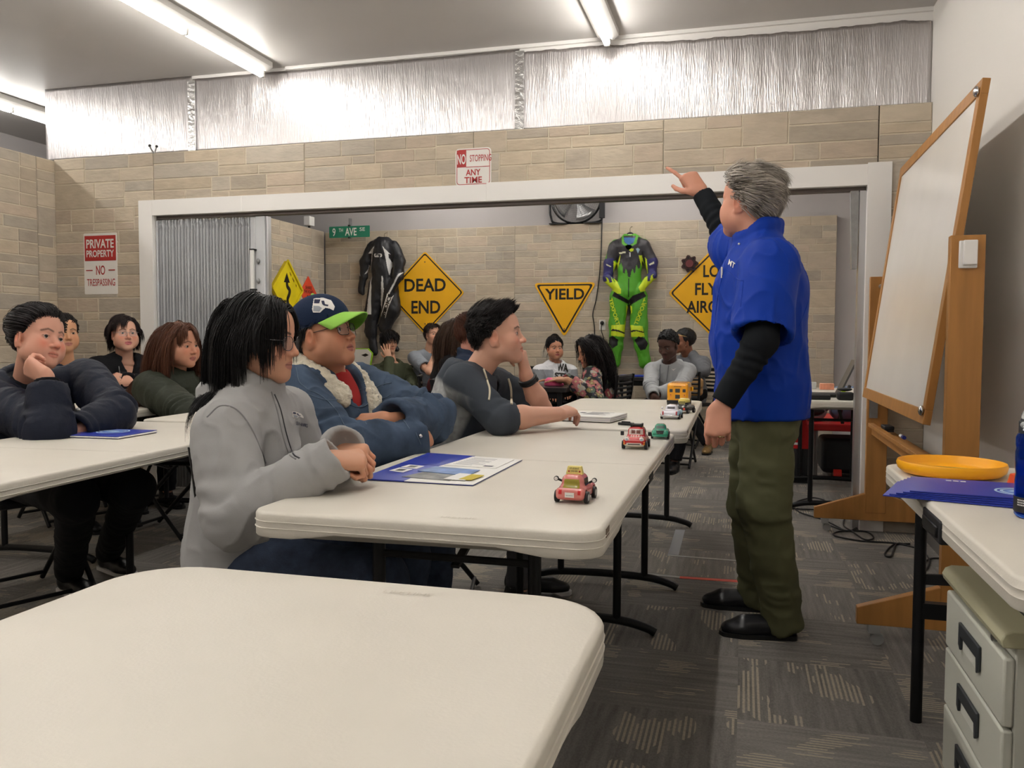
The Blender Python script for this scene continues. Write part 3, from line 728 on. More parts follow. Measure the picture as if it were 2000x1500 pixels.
for i in range(5):
    dz = .741+.0035*i; dx = .012*(i-4)
    a = -.30+.03*i; t = thing('presentation_folder', ['bottom', 'second', 'third', 'fourth', 'top'][i]+' blue folder of the fanned pile beside the water bottle', 'folder', (.552+dx, 2.19+.004*i, dz), a, 'blue folders on the right table')
    # local frame: long side along x
    MB().box((-.155, -.115, 0), (.155, .115, .0012)).build('back_cover', m_foldd, t, smooth=False)
    MB().box((-.155, -.115, .0014), (.155, .115, .0030)).build('front_cover', m_fold, t, smooth=False)
    if i == 4:
        folder_logo(t, (.075, -.02), .105, .0031)
        for q in range(3): MB().box((-.075+q*.016, .076, .0031), (-.063+q*.016, .088, .0035)).build('printed_word', m_paper, t, smooth=False)
mgl = mat('bottle_blue', (40, 98, 214), .05, trans=.92, ior=1.2); m_clear = mat('lid_clear', (235, 238, 240), .06, trans=.9, ior=1.25); m_bl = mat('bottle_label', (28, 28, 32), .5)
t = thing('water_bottle', 'tall translucent blue water bottle with clear flip lid at the right edge', 'bottle', (.588, 1.955, .741))
pr_ = [(.0, 0.0), (.034, 0), (.038, .006), (.0385, .03), (.0385, .075), (.037, .09), (.0385, .105), (.0385, .135), (.037, .143), (.0385, .151), (.0385, .165), (.036, .172), (.033, .175)]
MB().lathe(pr_+[(.031, .173), (.034, .168), (.0355, .15), (.0355, .03), (.034, .008), (0, .006)], 40).build('body', mgl, t, angle=60)
MB().lathe([(.0, .007), (.0348, .009), (.0350, .12), (0, .12)], 32).build('water', mat('water_blue', (30, 90, 205), .02, trans=.85, ior=1.33), t)
MB().lathe([(.0388, .012), (.0391, .013), (.0391, .042), (.0388, .043)], 40).build('label', m_bl, t)
tx = MB()
for q, wd in ((.036, .02), (.031, .024), (.026, .017)):
    for j in range(int(wd/.003)):
        a = -2.75+j*.085; tx.box((-.0009, -.0392, q), (.0009, -.0394, q+.0028), Matrix.Rotation(a+math.pi/2, 4, 'Z'))
tx.build('label_print', m_paper, t, smooth=False)
MB().lathe([(.034, .174), (.034, .198), (.0335, .199), (.0, .199)], 36).build('cap_band', m_hdl, t)
lid = MB().lathe([(.031, .199), (.030, .215), (.022, .228), (.0, .230)], 32).build('flip_lid', m_clear, t)
MB().sph((-.026, -.02, .193), (.012, .012, .008), 14).build('lid_button', mat('button_gray', (150, 152, 154), .4), t)
MB().tube([(-.037*math.cos(a-.66)*1.0, -.037*math.sin(a+.9), .183+.012*abs(math.sin(v))) for a, v in zip(np.linspace(-.5, .5, 9), np.linspace(math.pi, 2*math.pi, 9))], .0012, 6).build('wire_bail', m_chrome, t)
tag(MB().box((.57, 1.80, .7405), (.80, 1.93, .742)).build('paper_sheet', m_paper, smooth=False), 'loose white paper sheet under the foot of the blue water bottle', 'paper')
o = MB(); o.lathe([(0, 0), (.03, 0), (.034, .012), (.028, .035), (0, .04)], 24, Matrix.Translation((.672, 2.33, .741))); tag(o.build('plastic_cap', mat('orange_red', (226, 82, 40), .35), angle=60), 'small orange red plastic cap beside the yellow disc', 'cap')

# ---------------------------------------------------------------- papers on the tables
m_ph1 = mat('leaflet_photo', (120, 120, 116), .35, noise=(26, .8)); m_ph2 = mat('leaflet_sky', (110, 140, 190), .35, noise=(18, .5)); m_ylw = mat('leaflet_yellow', (206, 186, 60), .5); m_ink = mat('print_gray', (150, 150, 156), .7); m_inkd = mat('print_dark', (70, 72, 84), .7)
z = .7412
t = thing('open_folder', 'blue folder lying open with leaflets and a printed sheet beside the pink toy car', 'folder', (-.80, 2.2, z))
def q2(mb, pts, z0, th, bow=0):
    P = [np.array(p, float)-np.array([-.80, 2.2]) for p in pts]
    mb.prism([tuple(p) for p in P], (0, 0, z0), (1, 0, 0), (0, 1, 0), th); return mb
A_, B_, C_, D_ = (-.956, 1.991), (-.968, 2.513), (-.641, 2.452), (-.645, 1.984)
lerp = lambda a, b, f: (a[0]+(b[0]-a[0])*f, a[1]+(b[1]-a[1])*f)
q2(MB(), [A_, D_, C_, B_], 0, .002).build('cover', m_foldd, t, smooth=False)
q2(MB(), [A_, lerp(A_, D_, .40), lerp(A_, B_, .5)][:2]+[(-.835, 2.26), lerp(A_, B_, .52)], .002, .0016).build('pocket', m_fold, t, smooth=False)
q2(MB(), [lerp(A_, B_, .53), (-.835, 2.265), (-.80, 2.482), B_], .002, .0016).build('pocket', m_fold, t, smooth=False)
q2(MB(), [lerp(A_, D_, .40), D_, C_, (-.80, 2.482), (-.835, 2.26)], .002, .0010).build('inner_page', m_paper, t, smooth=False)
q2(MB(), [(-.825, 2.27), (-.665, 2.25), (-.66, 2.43), (-.80, 2.46)], .0032, .002).build('printed_sheet', m_paper, t, smooth=False)
for i in range(9):
    f = .08+.1*i; a = lerp((-.815, 2.28), (-.79, 2.45), f); b = lerp((-.68, 2.262), (-.675, 2.425), f)
    q2(MB(), [lerp(a, b, .05), lerp(a, b, .72 if i % 3 else .5), lerp((a[0], a[1]+.004), (b[0], b[1]+.004), .72 if i % 3 else .5), lerp((a[0], a[1]+.004), (b[0], b[1]+.004), .05)], .0053, .0002).build('text_line', m_ink, t, smooth=False)
q2(MB(), [(-.71, 2.272), (-.682, 2.27), (-.68, 2.285), (-.708, 2.288)], .0053, .0003).build('signature', m_inkd, t, smooth=False)
for pts, m_, zz in (([(-.86, 2.04), (-.72, 2.02), (-.715, 2.12), (-.835, 2.14)], m_ph1, .003), ([(-.855, 2.14), (-.70, 2.10), (-.695, 2.2), (-.835, 2.23)], m_ph2, .0045), ([(-.74, 2.03), (-.68, 2.025), (-.672, 2.12), (-.73, 2.13)], m_paper, .005), ([(-.70, 2.035), (-.665, 2.03), (-.655, 2.11), (-.692, 2.12)], m_ylw, .0056)):
    q2(MB(), pts, zz, .0015).build('leaflet', m_, t, smooth=False)
for pts in ([(-.935, 2.13), (-.885, 2.11), (-.882, 2.17), (-.93, 2.19)], [(-.93, 2.20), (-.875, 2.18), (-.872, 2.235), (-.925, 2.25)]):
    q2(MB(), pts, .0038, .0006).build('business_card', m_paper, t, smooth=False)
    c = np.mean(pts, 0); q2(MB(), [(c[0]-.012, c[1]-.014), (c[0]+.012, c[1]-.018), (c[0]+.012, c[1]+.012), (c[0]-.012, c[1]+.016)], .0045, .0003).build('card_photo', m_ph1, t, smooth=False)
t = thing('presentation_folder', 'closed blue folder with a round pale logo at the elbow of the navy coat', 'folder', (-2.35, 2.67, .7415), .05)
MB().box((-.15, -.115, 0), (.15, .115, .0015)).build('back_cover', m_foldd, t, smooth=False); MB().box((-.125, -.118, .002), (.158, .10, .006)).build('page', m_paper, t, smooth=False)
MB().prism([(-.15, 0), (.15, .0), (.15, .0015), (-.15, .0015)], (0, .115, .0075), (1, 0, 0), (0, 0, 1), .23).build('front_cover', m_fold, t, smooth=False); folder_logo(t, (.02, .03), .12, .0091)
t = thing('presentation_folder', 'closed blue folder with pale logo on the table in front of the person in glasses', 'folder', (-3.55, 4.55, .7415), .3)
MB().box((-.15, -.115, 0), (.15, .115, .003)).build('cover', m_fold, t, smooth=False); folder_logo(t, (.0, .0), .12, .0031)
t = thing('presentation_folder', 'blue folder edge under the booklet of the young man resting on his fist', 'folder', (-.83, 4.05, .7415), .0)
MB().box((-.15, -.14, 0), (.17, .16, .003)).build('cover', m_fold, t, smooth=False); folder_logo(t, (-.05, .08), .12, .0031)
t = thing('booklet', 'thick stapled white booklet under the hand of the young man in the gray hoodie', 'booklet', (-.675, 3.84, .745), -.16)
for i in range(5): MB().box((-.135, -.13, .0045*i), (.135-.003*(i % 2), .13, .0045*i+.0038)).build('page_block', m_paper if i % 2 == 0 else m_paper2, t, smooth=False)
for i in range(7): MB().box((-.03, .1-.022*i, .0226), (.08-.02*(i % 3), .106-.022*i, .0229)).build('text_line', m_ink, t, smooth=False)
MB().box((-.07, .04, .0226), (-.045, .07, .0229)).build('crest', m_inkd, t, smooth=False)
t = thing('pen', 'short black pen lying beside the booklet on the far white table', 'pen', (-.475, 3.62, .747), -.3)
MB().cyl((-.045, 0, 0), (.02, 0, 0), .006, .007, 12).build('barrel', m_blkm, t); MB().cyl((.02, 0, 0), (.052, .004, 0), .0035, .002, 10).build('tip', m_blkm, t); MB().box((-.03, -.002, .005), (.01, .002, .011)).build('clip', m_blkm, t)
t = thing('blue_folder', 'thin blue folder lying on the black table at the far wall', 'folder', (-1.04, 8.78, .742)); MB().box((-.2, -.12, 0), (.2, .12, .012)).build('cover', m_fold, t, smooth=False)
tag(mesh_obj('pink_cloth', *(lambda s: s.mesh())(SDF((-1.95, 6.42, .73), (-1.68, 6.66, .84), .006).add(el((-1.82, 6.54, .755), (.075, .07, .035))).add(el((-1.85, 6.52, .78), (.03, .04, .03)), .02).add(rc((-1.8, 6.52, .775), (-1.74, 6.53, .75), .02, .012), .015).cut((0, 0, .7415), (0, 0, -1))), mat('pink_cloth', (232, 96, 142), .8, bump=(40, .6))), 'crumpled bright pink cloth on the black table beside an open hand', 'cloth').location = (.33, .15, 0)

# ---------------------------------------------------------------- floor: tape, cables
def strip(a, b, w): d = nrm(np.array(b)-np.array(a)); n = np.array([-d[1], d[0]])*w/2; a = np.array(a); b = np.array(b); return [tuple(a-n), tuple(b-n), tuple(b+n), tuple(a+n)]
m_tw = mat('white_tape', (150, 152, 150), .35); m_tr = mat('red_tape', (206, 66, 56), .4); m_tg = mat('gray_tape', (128, 130, 134), .5)
for nm, a, b, w, m_, lb in (('floor_tape', (-.62, 3.985), (-.27, 3.958), .03, m_tw, 'clear silvery tape strip on the carpet leading to the red tape'), ('floor_tape', (-.27, 3.957), (.03, 3.968), .035, m_tr, 'red tape strip on the carpet beside the black dress shoes'),
                            ('floor_tape', (-.36, 4.355), (.0, 4.34), .025, m_tw, 'thin white tape line on the carpet behind the red tape'), ('floor_tape', (-.333, 4.37), (-.34, 4.97), .055, m_tg, 'wide gray tape strip on the carpet pointing to the far room')):
    tag(MB().prism(strip(a, b, w), (0, 0, .0008), (1, 0, 0), (0, 1, 0), .0012).build(nm, m_, smooth=False), lb, 'tape', 'tape on the carpet')
m_cable = mat('black_cable', (24, 24, 26), .5)
F0 = lambda px, py, z=.006: tuple(at(px, py, Z=z))
c1 = [F0(1536, 990), F0(1560, 994), F0(1600, 996), F0(1630, 1003), F0(1625, 985), F0(1590, 972), F0(1553, 982), F0(1560, 999), F0(1610, 1016), F0(1650, 1036)]
tag(MB().tube(bez(c1, 8), .0045, 8).build('power_cable', m_cable), 'black cable looping on the carpet in front of the far room table leg', 'cable', 'black cables on the floor')
c2 = [F0(1606, 1020), F0(1640, 1033), F0(1662, 1036), F0(1684, 1022), F0(1672, 1008), F0(1652, 1011), F0(1648, 1026), F0(1665, 1038), F0(1690, 1054), F0(1706, 1050), F0(1690, 1038), F0(1640, 1038), F0(1630, 1046), F0(1680, 1056), F0(1740, 1060), F0(1777, 1066)]
tag(MB().tube(bez(c2, 8), .0045, 8).build('power_cable', m_cable), 'tangled black cable coiled on the carpet under the far whiteboard foot', 'cable', 'black cables on the floor')
c3 = [F0(1777, 1062), F0(1745, 1064), F0(1728, 1082), F0(1740, 1086), F0(1752, 1062), F0(1775, 1066), F0(1800, 1075), F0(1815, 1095), F0(1806, 1115), F0(1800, 1105), F0(1815, 1092), F0(1840, 1090)]
tag(MB().tube(bez(c3, 8), .0045, 8).build('power_cable', m_cable), 'black cable with a small loop running behind the right table leg', 'cable', 'black cables on the floor')
# ---------------------------------------------------------------- signs
m_sy = mat('sign_yellow', (236, 176, 24), .4, noise=(6, .05)); m_sy2 = mat('sign_lemon', (226, 204, 26), .45, noise=(8, .1)); m_sk = mat('sign_black', (32, 28, 24), .45); m_sw = mat('sign_white', (224, 220, 214), .4); m_sr = mat('sign_red', (172, 44, 42), .4)
m_sgn = mat('sign_green', (16, 118, 88), .35); m_so = mat('sign_orange_red', (226, 78, 48), .4); m_rust = mat('sign_rust', (120, 84, 20), .7); m_scrw = mat('screw', (110, 100, 84), .4, .6)
def sign(label, c, ex, poly, base, depth=.006, border=None, texts=(), bolts=(), group=None, cat='sign', name='road_sign'):
    """flat plate hung with its back at c; ex points right as seen; border=(outer, inner, mat)"""
    c = np.array(c, float); ex = np.array(ex, float); n = np.cross(ex, EZ)
    t = thing(name, label, cat, (0, 0, 0), 0, group); f = c+n*depth
    MB().prism(poly, c, ex, EZ, depth).build('plate', base, t, smooth=False, bevel=.0008)
    if border: MB().ring(border[0], border[1], f, ex, EZ, .0012).build('border', border[2], t, smooth=False)
    for body, u, v, w, h, m_, bold in texts:
        MB().text(body, f+ex*u+EZ*v, ex, EZ, w, h, .0016, bold).build('lettering', m_, t, smooth=False)
    for u, v in bolts: MB().cyl(f+ex*u+EZ*v, f+ex*u+EZ*v+n*.004, .008, n=10).build('bolt', m_scrw, t)
    return t, f, n
def diamond(s, r): return rpoly([(s, 0), (0, s), (-s, 0), (0, -s)], r, 5)
Yb = FY-.006
sign('yellow diamond sign reading DEAD END on the far stone wall', (-3.703, Yb, 1.678), EX, diamond(.50, .035), m_sy, border=(diamond(.478, .03), diamond(.458, .026), m_sk),
     texts=[('DEAD', 0, .095, .53, .155, m_sk, .022), ('END', .01, -.17, .37, .155, m_sk, .022)], bolts=[(0, .37), (0, -.37)])
tri = lambda s, h, r: rpoly([(-s, 0), (0, -h), (s, 0)], r, 5)
sign('yellow triangular sign reading YIELD on the far stone wall', (-1.993, Yb, 1.775), EX, tri(.37, .63, .035), m_sy, border=([(x, y-.018) for x, y in tri(.338, .575, .025)], [(x, y-.034) for x, y in tri(.306, .525, .02)], m_sk),
     texts=[('YIELD', 0, -.13, .46, .125, m_sk, .024)], bolts=[(0, -.028), (0, -.53)])
sign('yellow diamond sign reading LOW FLYING AIRCRAFT, partly behind the blue shirt', (-.275, Yb, 1.642), EX, diamond(.545, .04), m_sy, border=(diamond(.518, .034), diamond(.496, .03), m_sk),
     texts=[('LOW', .0, .235, .33, .135, m_sk, .022), ('FLYING', .0, .04, .50, .135, m_sk, .022), ('AIRCRAFT', 0, -.155, .68, .135, m_sk, .022)], bolts=[(0, .42), (0, -.42)])
t, f, n = sign('small rounded white sign reading NO STOPPING ANY TIME above the white header', (-1.712, WY-.002, 2.232), EX, [(-.122, .1), *rrect(.244, .244, .026, 4)[6:18], (-.05, -.122), (-.05, -.108), (.035, -.108), (.035, -.122), *rrect(.244, .244, .026, 4)[18:], *rrect(.244, .244, .026, 4)[:5]][1:], m_sw, .004,
     border=(rrect(.226, .226, .02, 5), rrect(.219, .219, .018, 5), m_sr), texts=[('STOPPING', .05, .055, .146, .043, m_sr, .004), ('ANY', .0, -.035, .1, .04, m_sr, .02), ('TIME', .0, -.084, .12, .04, m_sr, .02)])
MB().prism([(-.112, .11), (-.112, .0), (-.048, .0), (-.048, .11), (-.095, .11)], f, EX, EZ, .0014).build('red_panel', m_sr, t, smooth=False)
MB().text('NO', f+V3(-.08, 0, .052)+n*.0016, EX, EZ, .058, .066, .001, .02).build('lettering', m_sw, t, smooth=False)
MB().prism([(-.048, -.002), (.11, -.002), (.11, .002), (-.048, .002)], f, EX, EZ, .0014).build('divider', m_sr, t, smooth=False)
t, f, n = sign('tall white sign reading PRIVATE PROPERTY NO TRESPASSING left of the white casing', (-4.625, WY-.002, 1.668), EX, rrect(.296, .452, .008, 3), m_sw, .004,
     texts=[('NO', 0, -.048, .08, .07, m_sr, .012), ('TRESPASSING', .002, -.138, .25, .052, m_sr, .006)])
MB().prism([(-.138, .208), (-.138, .022), (.138, .022), (.138, .208)], f, EX, EZ, .0014).build('red_panel', m_sr, t, smooth=False)
for b, v, h in (('PRIVATE', .148, .066), ('PROPERTY', .075, .052)): MB().text(b, f+V3(0, 0, v)+n*.0016, EX, EZ, .245, h, .001, .024).build('lettering', m_sw, t, smooth=False)
for u in (-.1, .1): MB().box((u-.028, -.004, -.052), (u+.028, 0, -.045), Matrix.Translation(tuple(f+n*.0)) ).build('dash', m_sr, t, smooth=False)
# signs on the left wall of the far room (wall faces +x; seen from +x, right is +y)
Xb = -5.03+.006
t, f, n = sign('lemon yellow diamond tray sign with a winding arrow on the left wall', (Xb, 8.56, 1.682), EY, diamond(.325, .02), m_sy2, .03, texts=[])
for s in range(4):
    a = math.pi/2*s; p, q = (.325*math.cos(a), .325*math.sin(a)), (.325*math.cos(a+math.pi/2), .325*math.sin(a+math.pi/2))
    MB().bar(f+EY*p[0]+EZ*p[1]+n*.012, f+EY*q[0]+EZ*q[1]+n*.012, .024, .012, up=n).build('raised_edge', m_sy2, t, smooth=False)
arrow = bez([(.03, -.2), (.0, -.12), (.035, -.06), (.05, -.01), (.0, .03), (-.01, .08)], 6)
L_ = MB(); W_ = .024
nr = [np.array([-d[1], d[0]])/np.linalg.norm(d) for d in np.gradient(arrow, axis=0)]
L_.prism([tuple(p+k*W_) for p, k in zip(arrow, nr)]+[tuple(p-k*W_) for p, k in zip(arrow[::-1], nr[::-1])], f, EY, EZ, .0015)
L_.build('arrow_shaft', m_sk, t, smooth=False)
MB().prism([(-.075, .075), (.055, .075), (-.01, .185)], f, EY, EZ, .0015).build('arrow_head', m_sk, t, smooth=False)
rnd = random.Random(9)
for i in range(9): u = rnd.uniform(.05, .2); MB().prism([(u, .25-u), (u+.02, .24-u), (u+.012, .215-u)], f, EY, EZ, .001).build('rust_chip', m_rust, t, smooth=False)
t, f, n = sign('small orange red diamond sign reading SHARE THE ROAD with a motorcycle', (Xb, 9.085, 1.672), EY, diamond(.20, .008), m_so, .005, texts=[('SHARE', 0, .06, .15, .038, m_sk, .012), ('THE ROAD', 0, .012, .22, .038, m_sk, .012)])
for u in (-.065, .065): MB().ring(ell(.06, .06, 16), ell(.045, .045, 16), f+EY*u-EZ*.085, EY, EZ, .0015).build('wheel_mark', m_sk, t, smooth=False)
MB().prism([(-.065, -.085), (-.03, -.03), (-.01, -.04), (.03, -.045), (.08, -.05), (.06, -.07), (.03, -.1), (-.02, -.1)], f, EY, EZ, .0015).build('motorcycle_mark', m_sk, t, smooth=False)
t, f, n = sign('white sign reading ONE WAY, mostly hidden by the folded gray door', (Xb, 7.98, 1.63), EY, rrect(.45, .6, .02, 4), mat('sign_cream', (206, 194, 164), .5), .005, texts=[('ONE', .06, .16, .27, .11, m_sk, .02), ('WAY', .06, -.19, .27, .11, m_sk, .02)])
MB().prism([(-.2, -.01), (-.12, .08), (-.12, .04), (.2, .04), (.2, -.06), (-.12, -.06), (-.12, -.1)], f, EY, EZ, .0015).build('arrow', m_sk, t, smooth=False)
# street name sign on its bracket, on top of the partition
t, f, n = sign('green street name sign reading 9 TH AVE SE in the corner of the far room', (-4.56, 9.25, 2.40), EX, rrect(.53, .135, .008, 3), m_sgn, .004, texts=[('9', -.2, .0, .04, .095, m_sw, .012), ('TH', -.11, .022, .055, .042, m_sw, .01), ('AVE', .02, .0, .15, .092, m_sw, .018), ('SE', .17, .026, .07, .042, m_sw, .01)], name='street_sign')
MB().box((-4.572, 9.252, 2.32), (-4.552, 9.30, 2.56)).build('bracket', m_steel, t, smooth=False); MB().box((-4.574, 9.235, 2.462), (-4.55, 9.262, 2.482)).build('clamp', m_blkm, t, bevel=.002); MB().box((-4.574, 9.235, 2.322), (-4.55, 9.262, 2.34)).build('clamp', m_blkm, t, bevel=.002)
MB().box((-4.57, 9.30, 2.43), (-4.554, FY+.02, 2.45)).build('arm', m_steel, t, smooth=False)
t = thing('flood_lamp', 'small white flood lamp on top of the left wall beside the street sign', 'lamp', (-5.0, 9.1, 2.445)); MB().box((-.05, -.06, .02), (.03, .06, .13)).build('housing', m_trim, t, bevel=.006); MB().box((-.02, -.01, 0), (.0, .01, .03)).build('foot', m_blkm, t, smooth=False)
t = thing('clip_lamp', 'tiny metal clip with two prongs standing on the partition top edge', 'clip', (-4.16, WY+.02, 2.456))
MB().tube([(0, 0, 0), (-.03, 0, .04), (-.035, 0, .055)], .006, 8).build('prong', m_steel, t); MB().tube([(0, 0, 0), (.012, 0, .03), (.02, 0, .05)], .005, 8).build('prong', m_steel, t)
MB().sph((-.037, 0, .06), .011, 10).build('tip', m_blkm, t); MB().sph((.022, 0, .052), .010, 10).build('tip', m_blkm, t)
# fan on top of the far wall
t = thing('drum_fan', 'black floor fan with wire guard standing on top of the far wall', 'fan', (-1.87, FY+.05, 2.44)); cz = .30
g = MB()
for r_ in np.linspace(.05, .28, 12): g.tube([(r_*math.cos(a), -.06-.03*(1-(r_/.28)**2), cz+r_*math.sin(a)) for a in np.linspace(0, 2*math.pi, 40, endpoint=False)], .0016, 5, closed=True)
for k in range(36):
    a = 2*math.pi*k/36; g.tube([(r_*math.cos(a), -.062-.03*(1-(r_/.28)**2), cz+r_*math.sin(a)) for r_ in np.linspace(.04, .285, 6)], .0014, 5)
g.build('wire_guard', m_steel, t)
MB().tube([(.288*math.cos(a), -.03, cz+.288*math.sin(a)) for a in np.linspace(0, 2*math.pi, 48, endpoint=False)], .012, 8, closed=True).build('rim', m_blk, t)
MB().tube([(.27*math.cos(a), .05, cz+.27*math.sin(a)) for a in np.linspace(0, 2*math.pi, 48, endpoint=False)], .006, 8, closed=True).build('rear_rim', m_blk, t)
MB().cyl((0, -.09, cz), (0, .05, cz), .05, n=20).build('motor_hub', m_blk, t)
for k in range(4):
    a = math.pi/2*k+.5; q = MB(); vs_ = []
    for r_ in np.linspace(.05, .26, 6):
        for u in (-.5, -.17, .17, .5): aa = a+u*(.5+.5*r_/.26); vs_.append((r_*math.cos(aa), -.02+.05*u, cz+r_*math.sin(aa)))
    q.add(vs_, [(i*4+j, (i+1)*4+j, (i+1)*4+j+1, i*4+j+1) for i in range(5) for j in range(3)]); o = q.build('blade', m_alu, t); md = o.modifiers.new('s', 'SOLIDIFY'); md.thickness = .003
MB().tube(bez([(-.31, 0, cz+.04), (-.315, 0, cz-.05), (-.30, 0, .09), (-.22, 0, .02), (.22, 0, .02), (.30, 0, .09), (.315, 0, cz-.05), (.31, 0, cz+.04)], 5), .013, 8).build('stand', m_blk, t)
MB().box((-.30, -.11, 0), (-.1, .05, .012)).build('base_foot', m_blk, t, smooth=False); MB().box((.1, -.11, 0), (.3, .05, .012)).build('base_foot', m_blk, t, smooth=False)
cdp = [(-1.565, 9.50, 2.62), (-1.565, FY-.02, 2.40), (-1.58, FY-.02, 1.95), (-1.62, FY-.02, 1.6), (-1.66, FY-.02, 1.42), (-1.64, FY-.02, 1.25), (-1.63, FY-.02, .9)]
cc = tag(MB().tube(bez(cdp, 8), .006, 8).build('fan_cable', m_cable), 'black fan cord hanging down the far stone wall beside the green suit', 'cord')
t = thing('extension_box', 'black cord box hanging beside the fan at the wall top', 'plug box', (-1.56, FY-.045, 2.6)); MB().box((-.03, -.02, -.11), (.03, .02, .11)).build('case', m_blkm, t, bevel=.004); MB().box((-.012, .0, .1), (.012, .05, .118)).build('hook', m_blkm, t, smooth=False)
t = thing('wall_outlet', 'white wall outlet with a black plug below the fan cord', 'outlet', (-1.553, FY-.003, 1.292)); MB().prism(rrect(.072, .115, .006), (0, 0, 0), EX, EZ, .006).build('plate', m_sw, t, smooth=False); MB().sph((.0, -.022, .02), (.022, .02, .024), 14).build('plug', m_cable, t)
MB().tube(bez([(0, -.04, .02), (-.005, -.04, -.06), (.02, -.03, -.15), (.03, -.02, -.25)], 6), .005, 8).build('plug_cord', m_cable, t)
t = thing('brake_rotor', 'small dark scalloped brake disc hung beside the aircraft sign', 'disc', (-.587, FY-.03, 1.96)); N_ = 7
sc = [( (.085+.012*math.cos(N_*a))*math.cos(a), (.085+.012*math.cos(N_*a))*math.sin(a)) for a in np.linspace(0, 2*math.pi, 70, endpoint=False)]
MB().prism(sc, (0, 0, 0), EX, EZ, .012).build('rotor', mat('rotor_brown', (66, 46, 44), .35, .5), t); MB().cyl((0, -.012, 0), (0, -.026, 0), .042, n=20).build('hub', mat('hub_red', (112, 60, 62), .35, .4), t)
for k in range(7): a = 2*math.pi*k/7; MB().cyl((.065*math.cos(a), -.012, .065*math.sin(a)), (.065*math.cos(a), -.016, .065*math.sin(a)), .011, n=10).build('hole_rim', m_blk, t)
MB().cyl((0, 0, .09), (0, .03, .09), .004, n=8).build('nail', m_scrw, t)

# ---------------------------------------------------------------- racing suits on the far wall
def pip(px, py, poly):
    poly = np.array(poly, float); x1, y1 = poly[:, 0], poly[:, 1]; x2, y2 = np.roll(x1, -1), np.roll(y1, -1); c = np.zeros(len(px), int)
    for a, b, d, e in zip(x1, y1, x2, y2):
        m = ((b > py) != (e > py)) & (px < (d-a)*(py-b)/(e-b+1e-12)+a); c += m
    return c % 2 == 1
def suit(label, K, prims, paint, base, sub=(), finish=None, hanger=None, name='racing_suit', h=.006):
    """K maps picture-sheet units to the wall; everything below is metres on the wall"""
    t = thing(name, label, 'racing suit', (0, 0, 0))
    A = lambda u, v, dy=0: V3(*(at(*K(u, v), Y=FY-.09)+V3(0, dy, 0)))
    pts = [A(*p[0]) for p in prims]+[A(*p[1]) for p in prims]; lo = np.min(pts, 0)-.14; hi = np.max(pts, 0)+.14; lo[1] = FY-.2; hi[1] = FY+.0
    S = SDF(lo, hi, h); sc = np.linalg.norm(A(100, 0)-A(0, 0))/100
    for p in prims:
        a, b, ra, rb = p[:4]; dy = p[4] if len(p) > 4 else 0; S.add(rc(A(*a, dy), A(*b, dy), ra*sc, rb*sc, p[5] if len(p) > 5 else 1.35, (0, 1, 0)), .03)
    for p in sub: S.sub(rc(A(*p[0]), A(*p[1]), p[2]*sc, p[3]*sc), .006)
    S.cut((0, FY-.004, 0), (0, 1, 0))
    P, F = S.mesh(); N = vnormals(P, F)
    P = P+N*(.006*noise3(P*np.array([14, 14, 7.]), 3)+.004*noise3(P*np.array([40, 40, 22.]), 5))[:, None]
    O = np.linalg.inv(np.stack([A(100, 0)-A(0, 0), V3(0, 1, 0), A(0, 100)-A(0, 0)], 1)); q = (P-A(0, 0))@O.T*100; u, v = q[:, 0], q[:, 2]
    col = np.tile(Lc(base), (len(P), 1))
    for poly, c in paint:
        m = pip(u, v, poly); col[m] = Lc(c)
    o = mesh_obj('suit_body', P, F, mat('suit_leather', rough=.45, attr=True, bump=(60, .15)), t, col)
    bv = BVHTree.FromPolygons([tuple(p) for p in P], [tuple(f) for f in F])
    def drape(mb, off=.002):
        vs_ = []
        for p in mb.v:
            hit = bv.ray_cast(Vector((p[0], FY-.4, p[2])), Vector((0, 1, 0)))
            vs_.append((p[0], (hit[0][1] if hit[0] is not None else FY-.08)-off, p[2]))
        mb.v = vs_; return mb
    if hanger:
        hx = A(*hanger); MB().tube(bez([hx+V3(-.10, 0, -.075), hx+V3(-.05, 0, -.03), hx, hx+V3(.05, 0, -.03), hx+V3(.10, 0, -.075)], 6), .017, 10).build('hanger', m_blkm, t)
        MB().tube(bez([hx+V3(0, 0, .01), hx+V3(0, 0, .06), hx+V3(.02, .03, .08), hx+V3(0, .08, .085)], 6), .003, 6).build('hook', m_scrw, t)
    return t, A, drape, sc
KB = lambda u, v: (690+u/5.56, 450+v/5.56)
BW, WH_ = (30, 30, 34), (206, 204, 202)
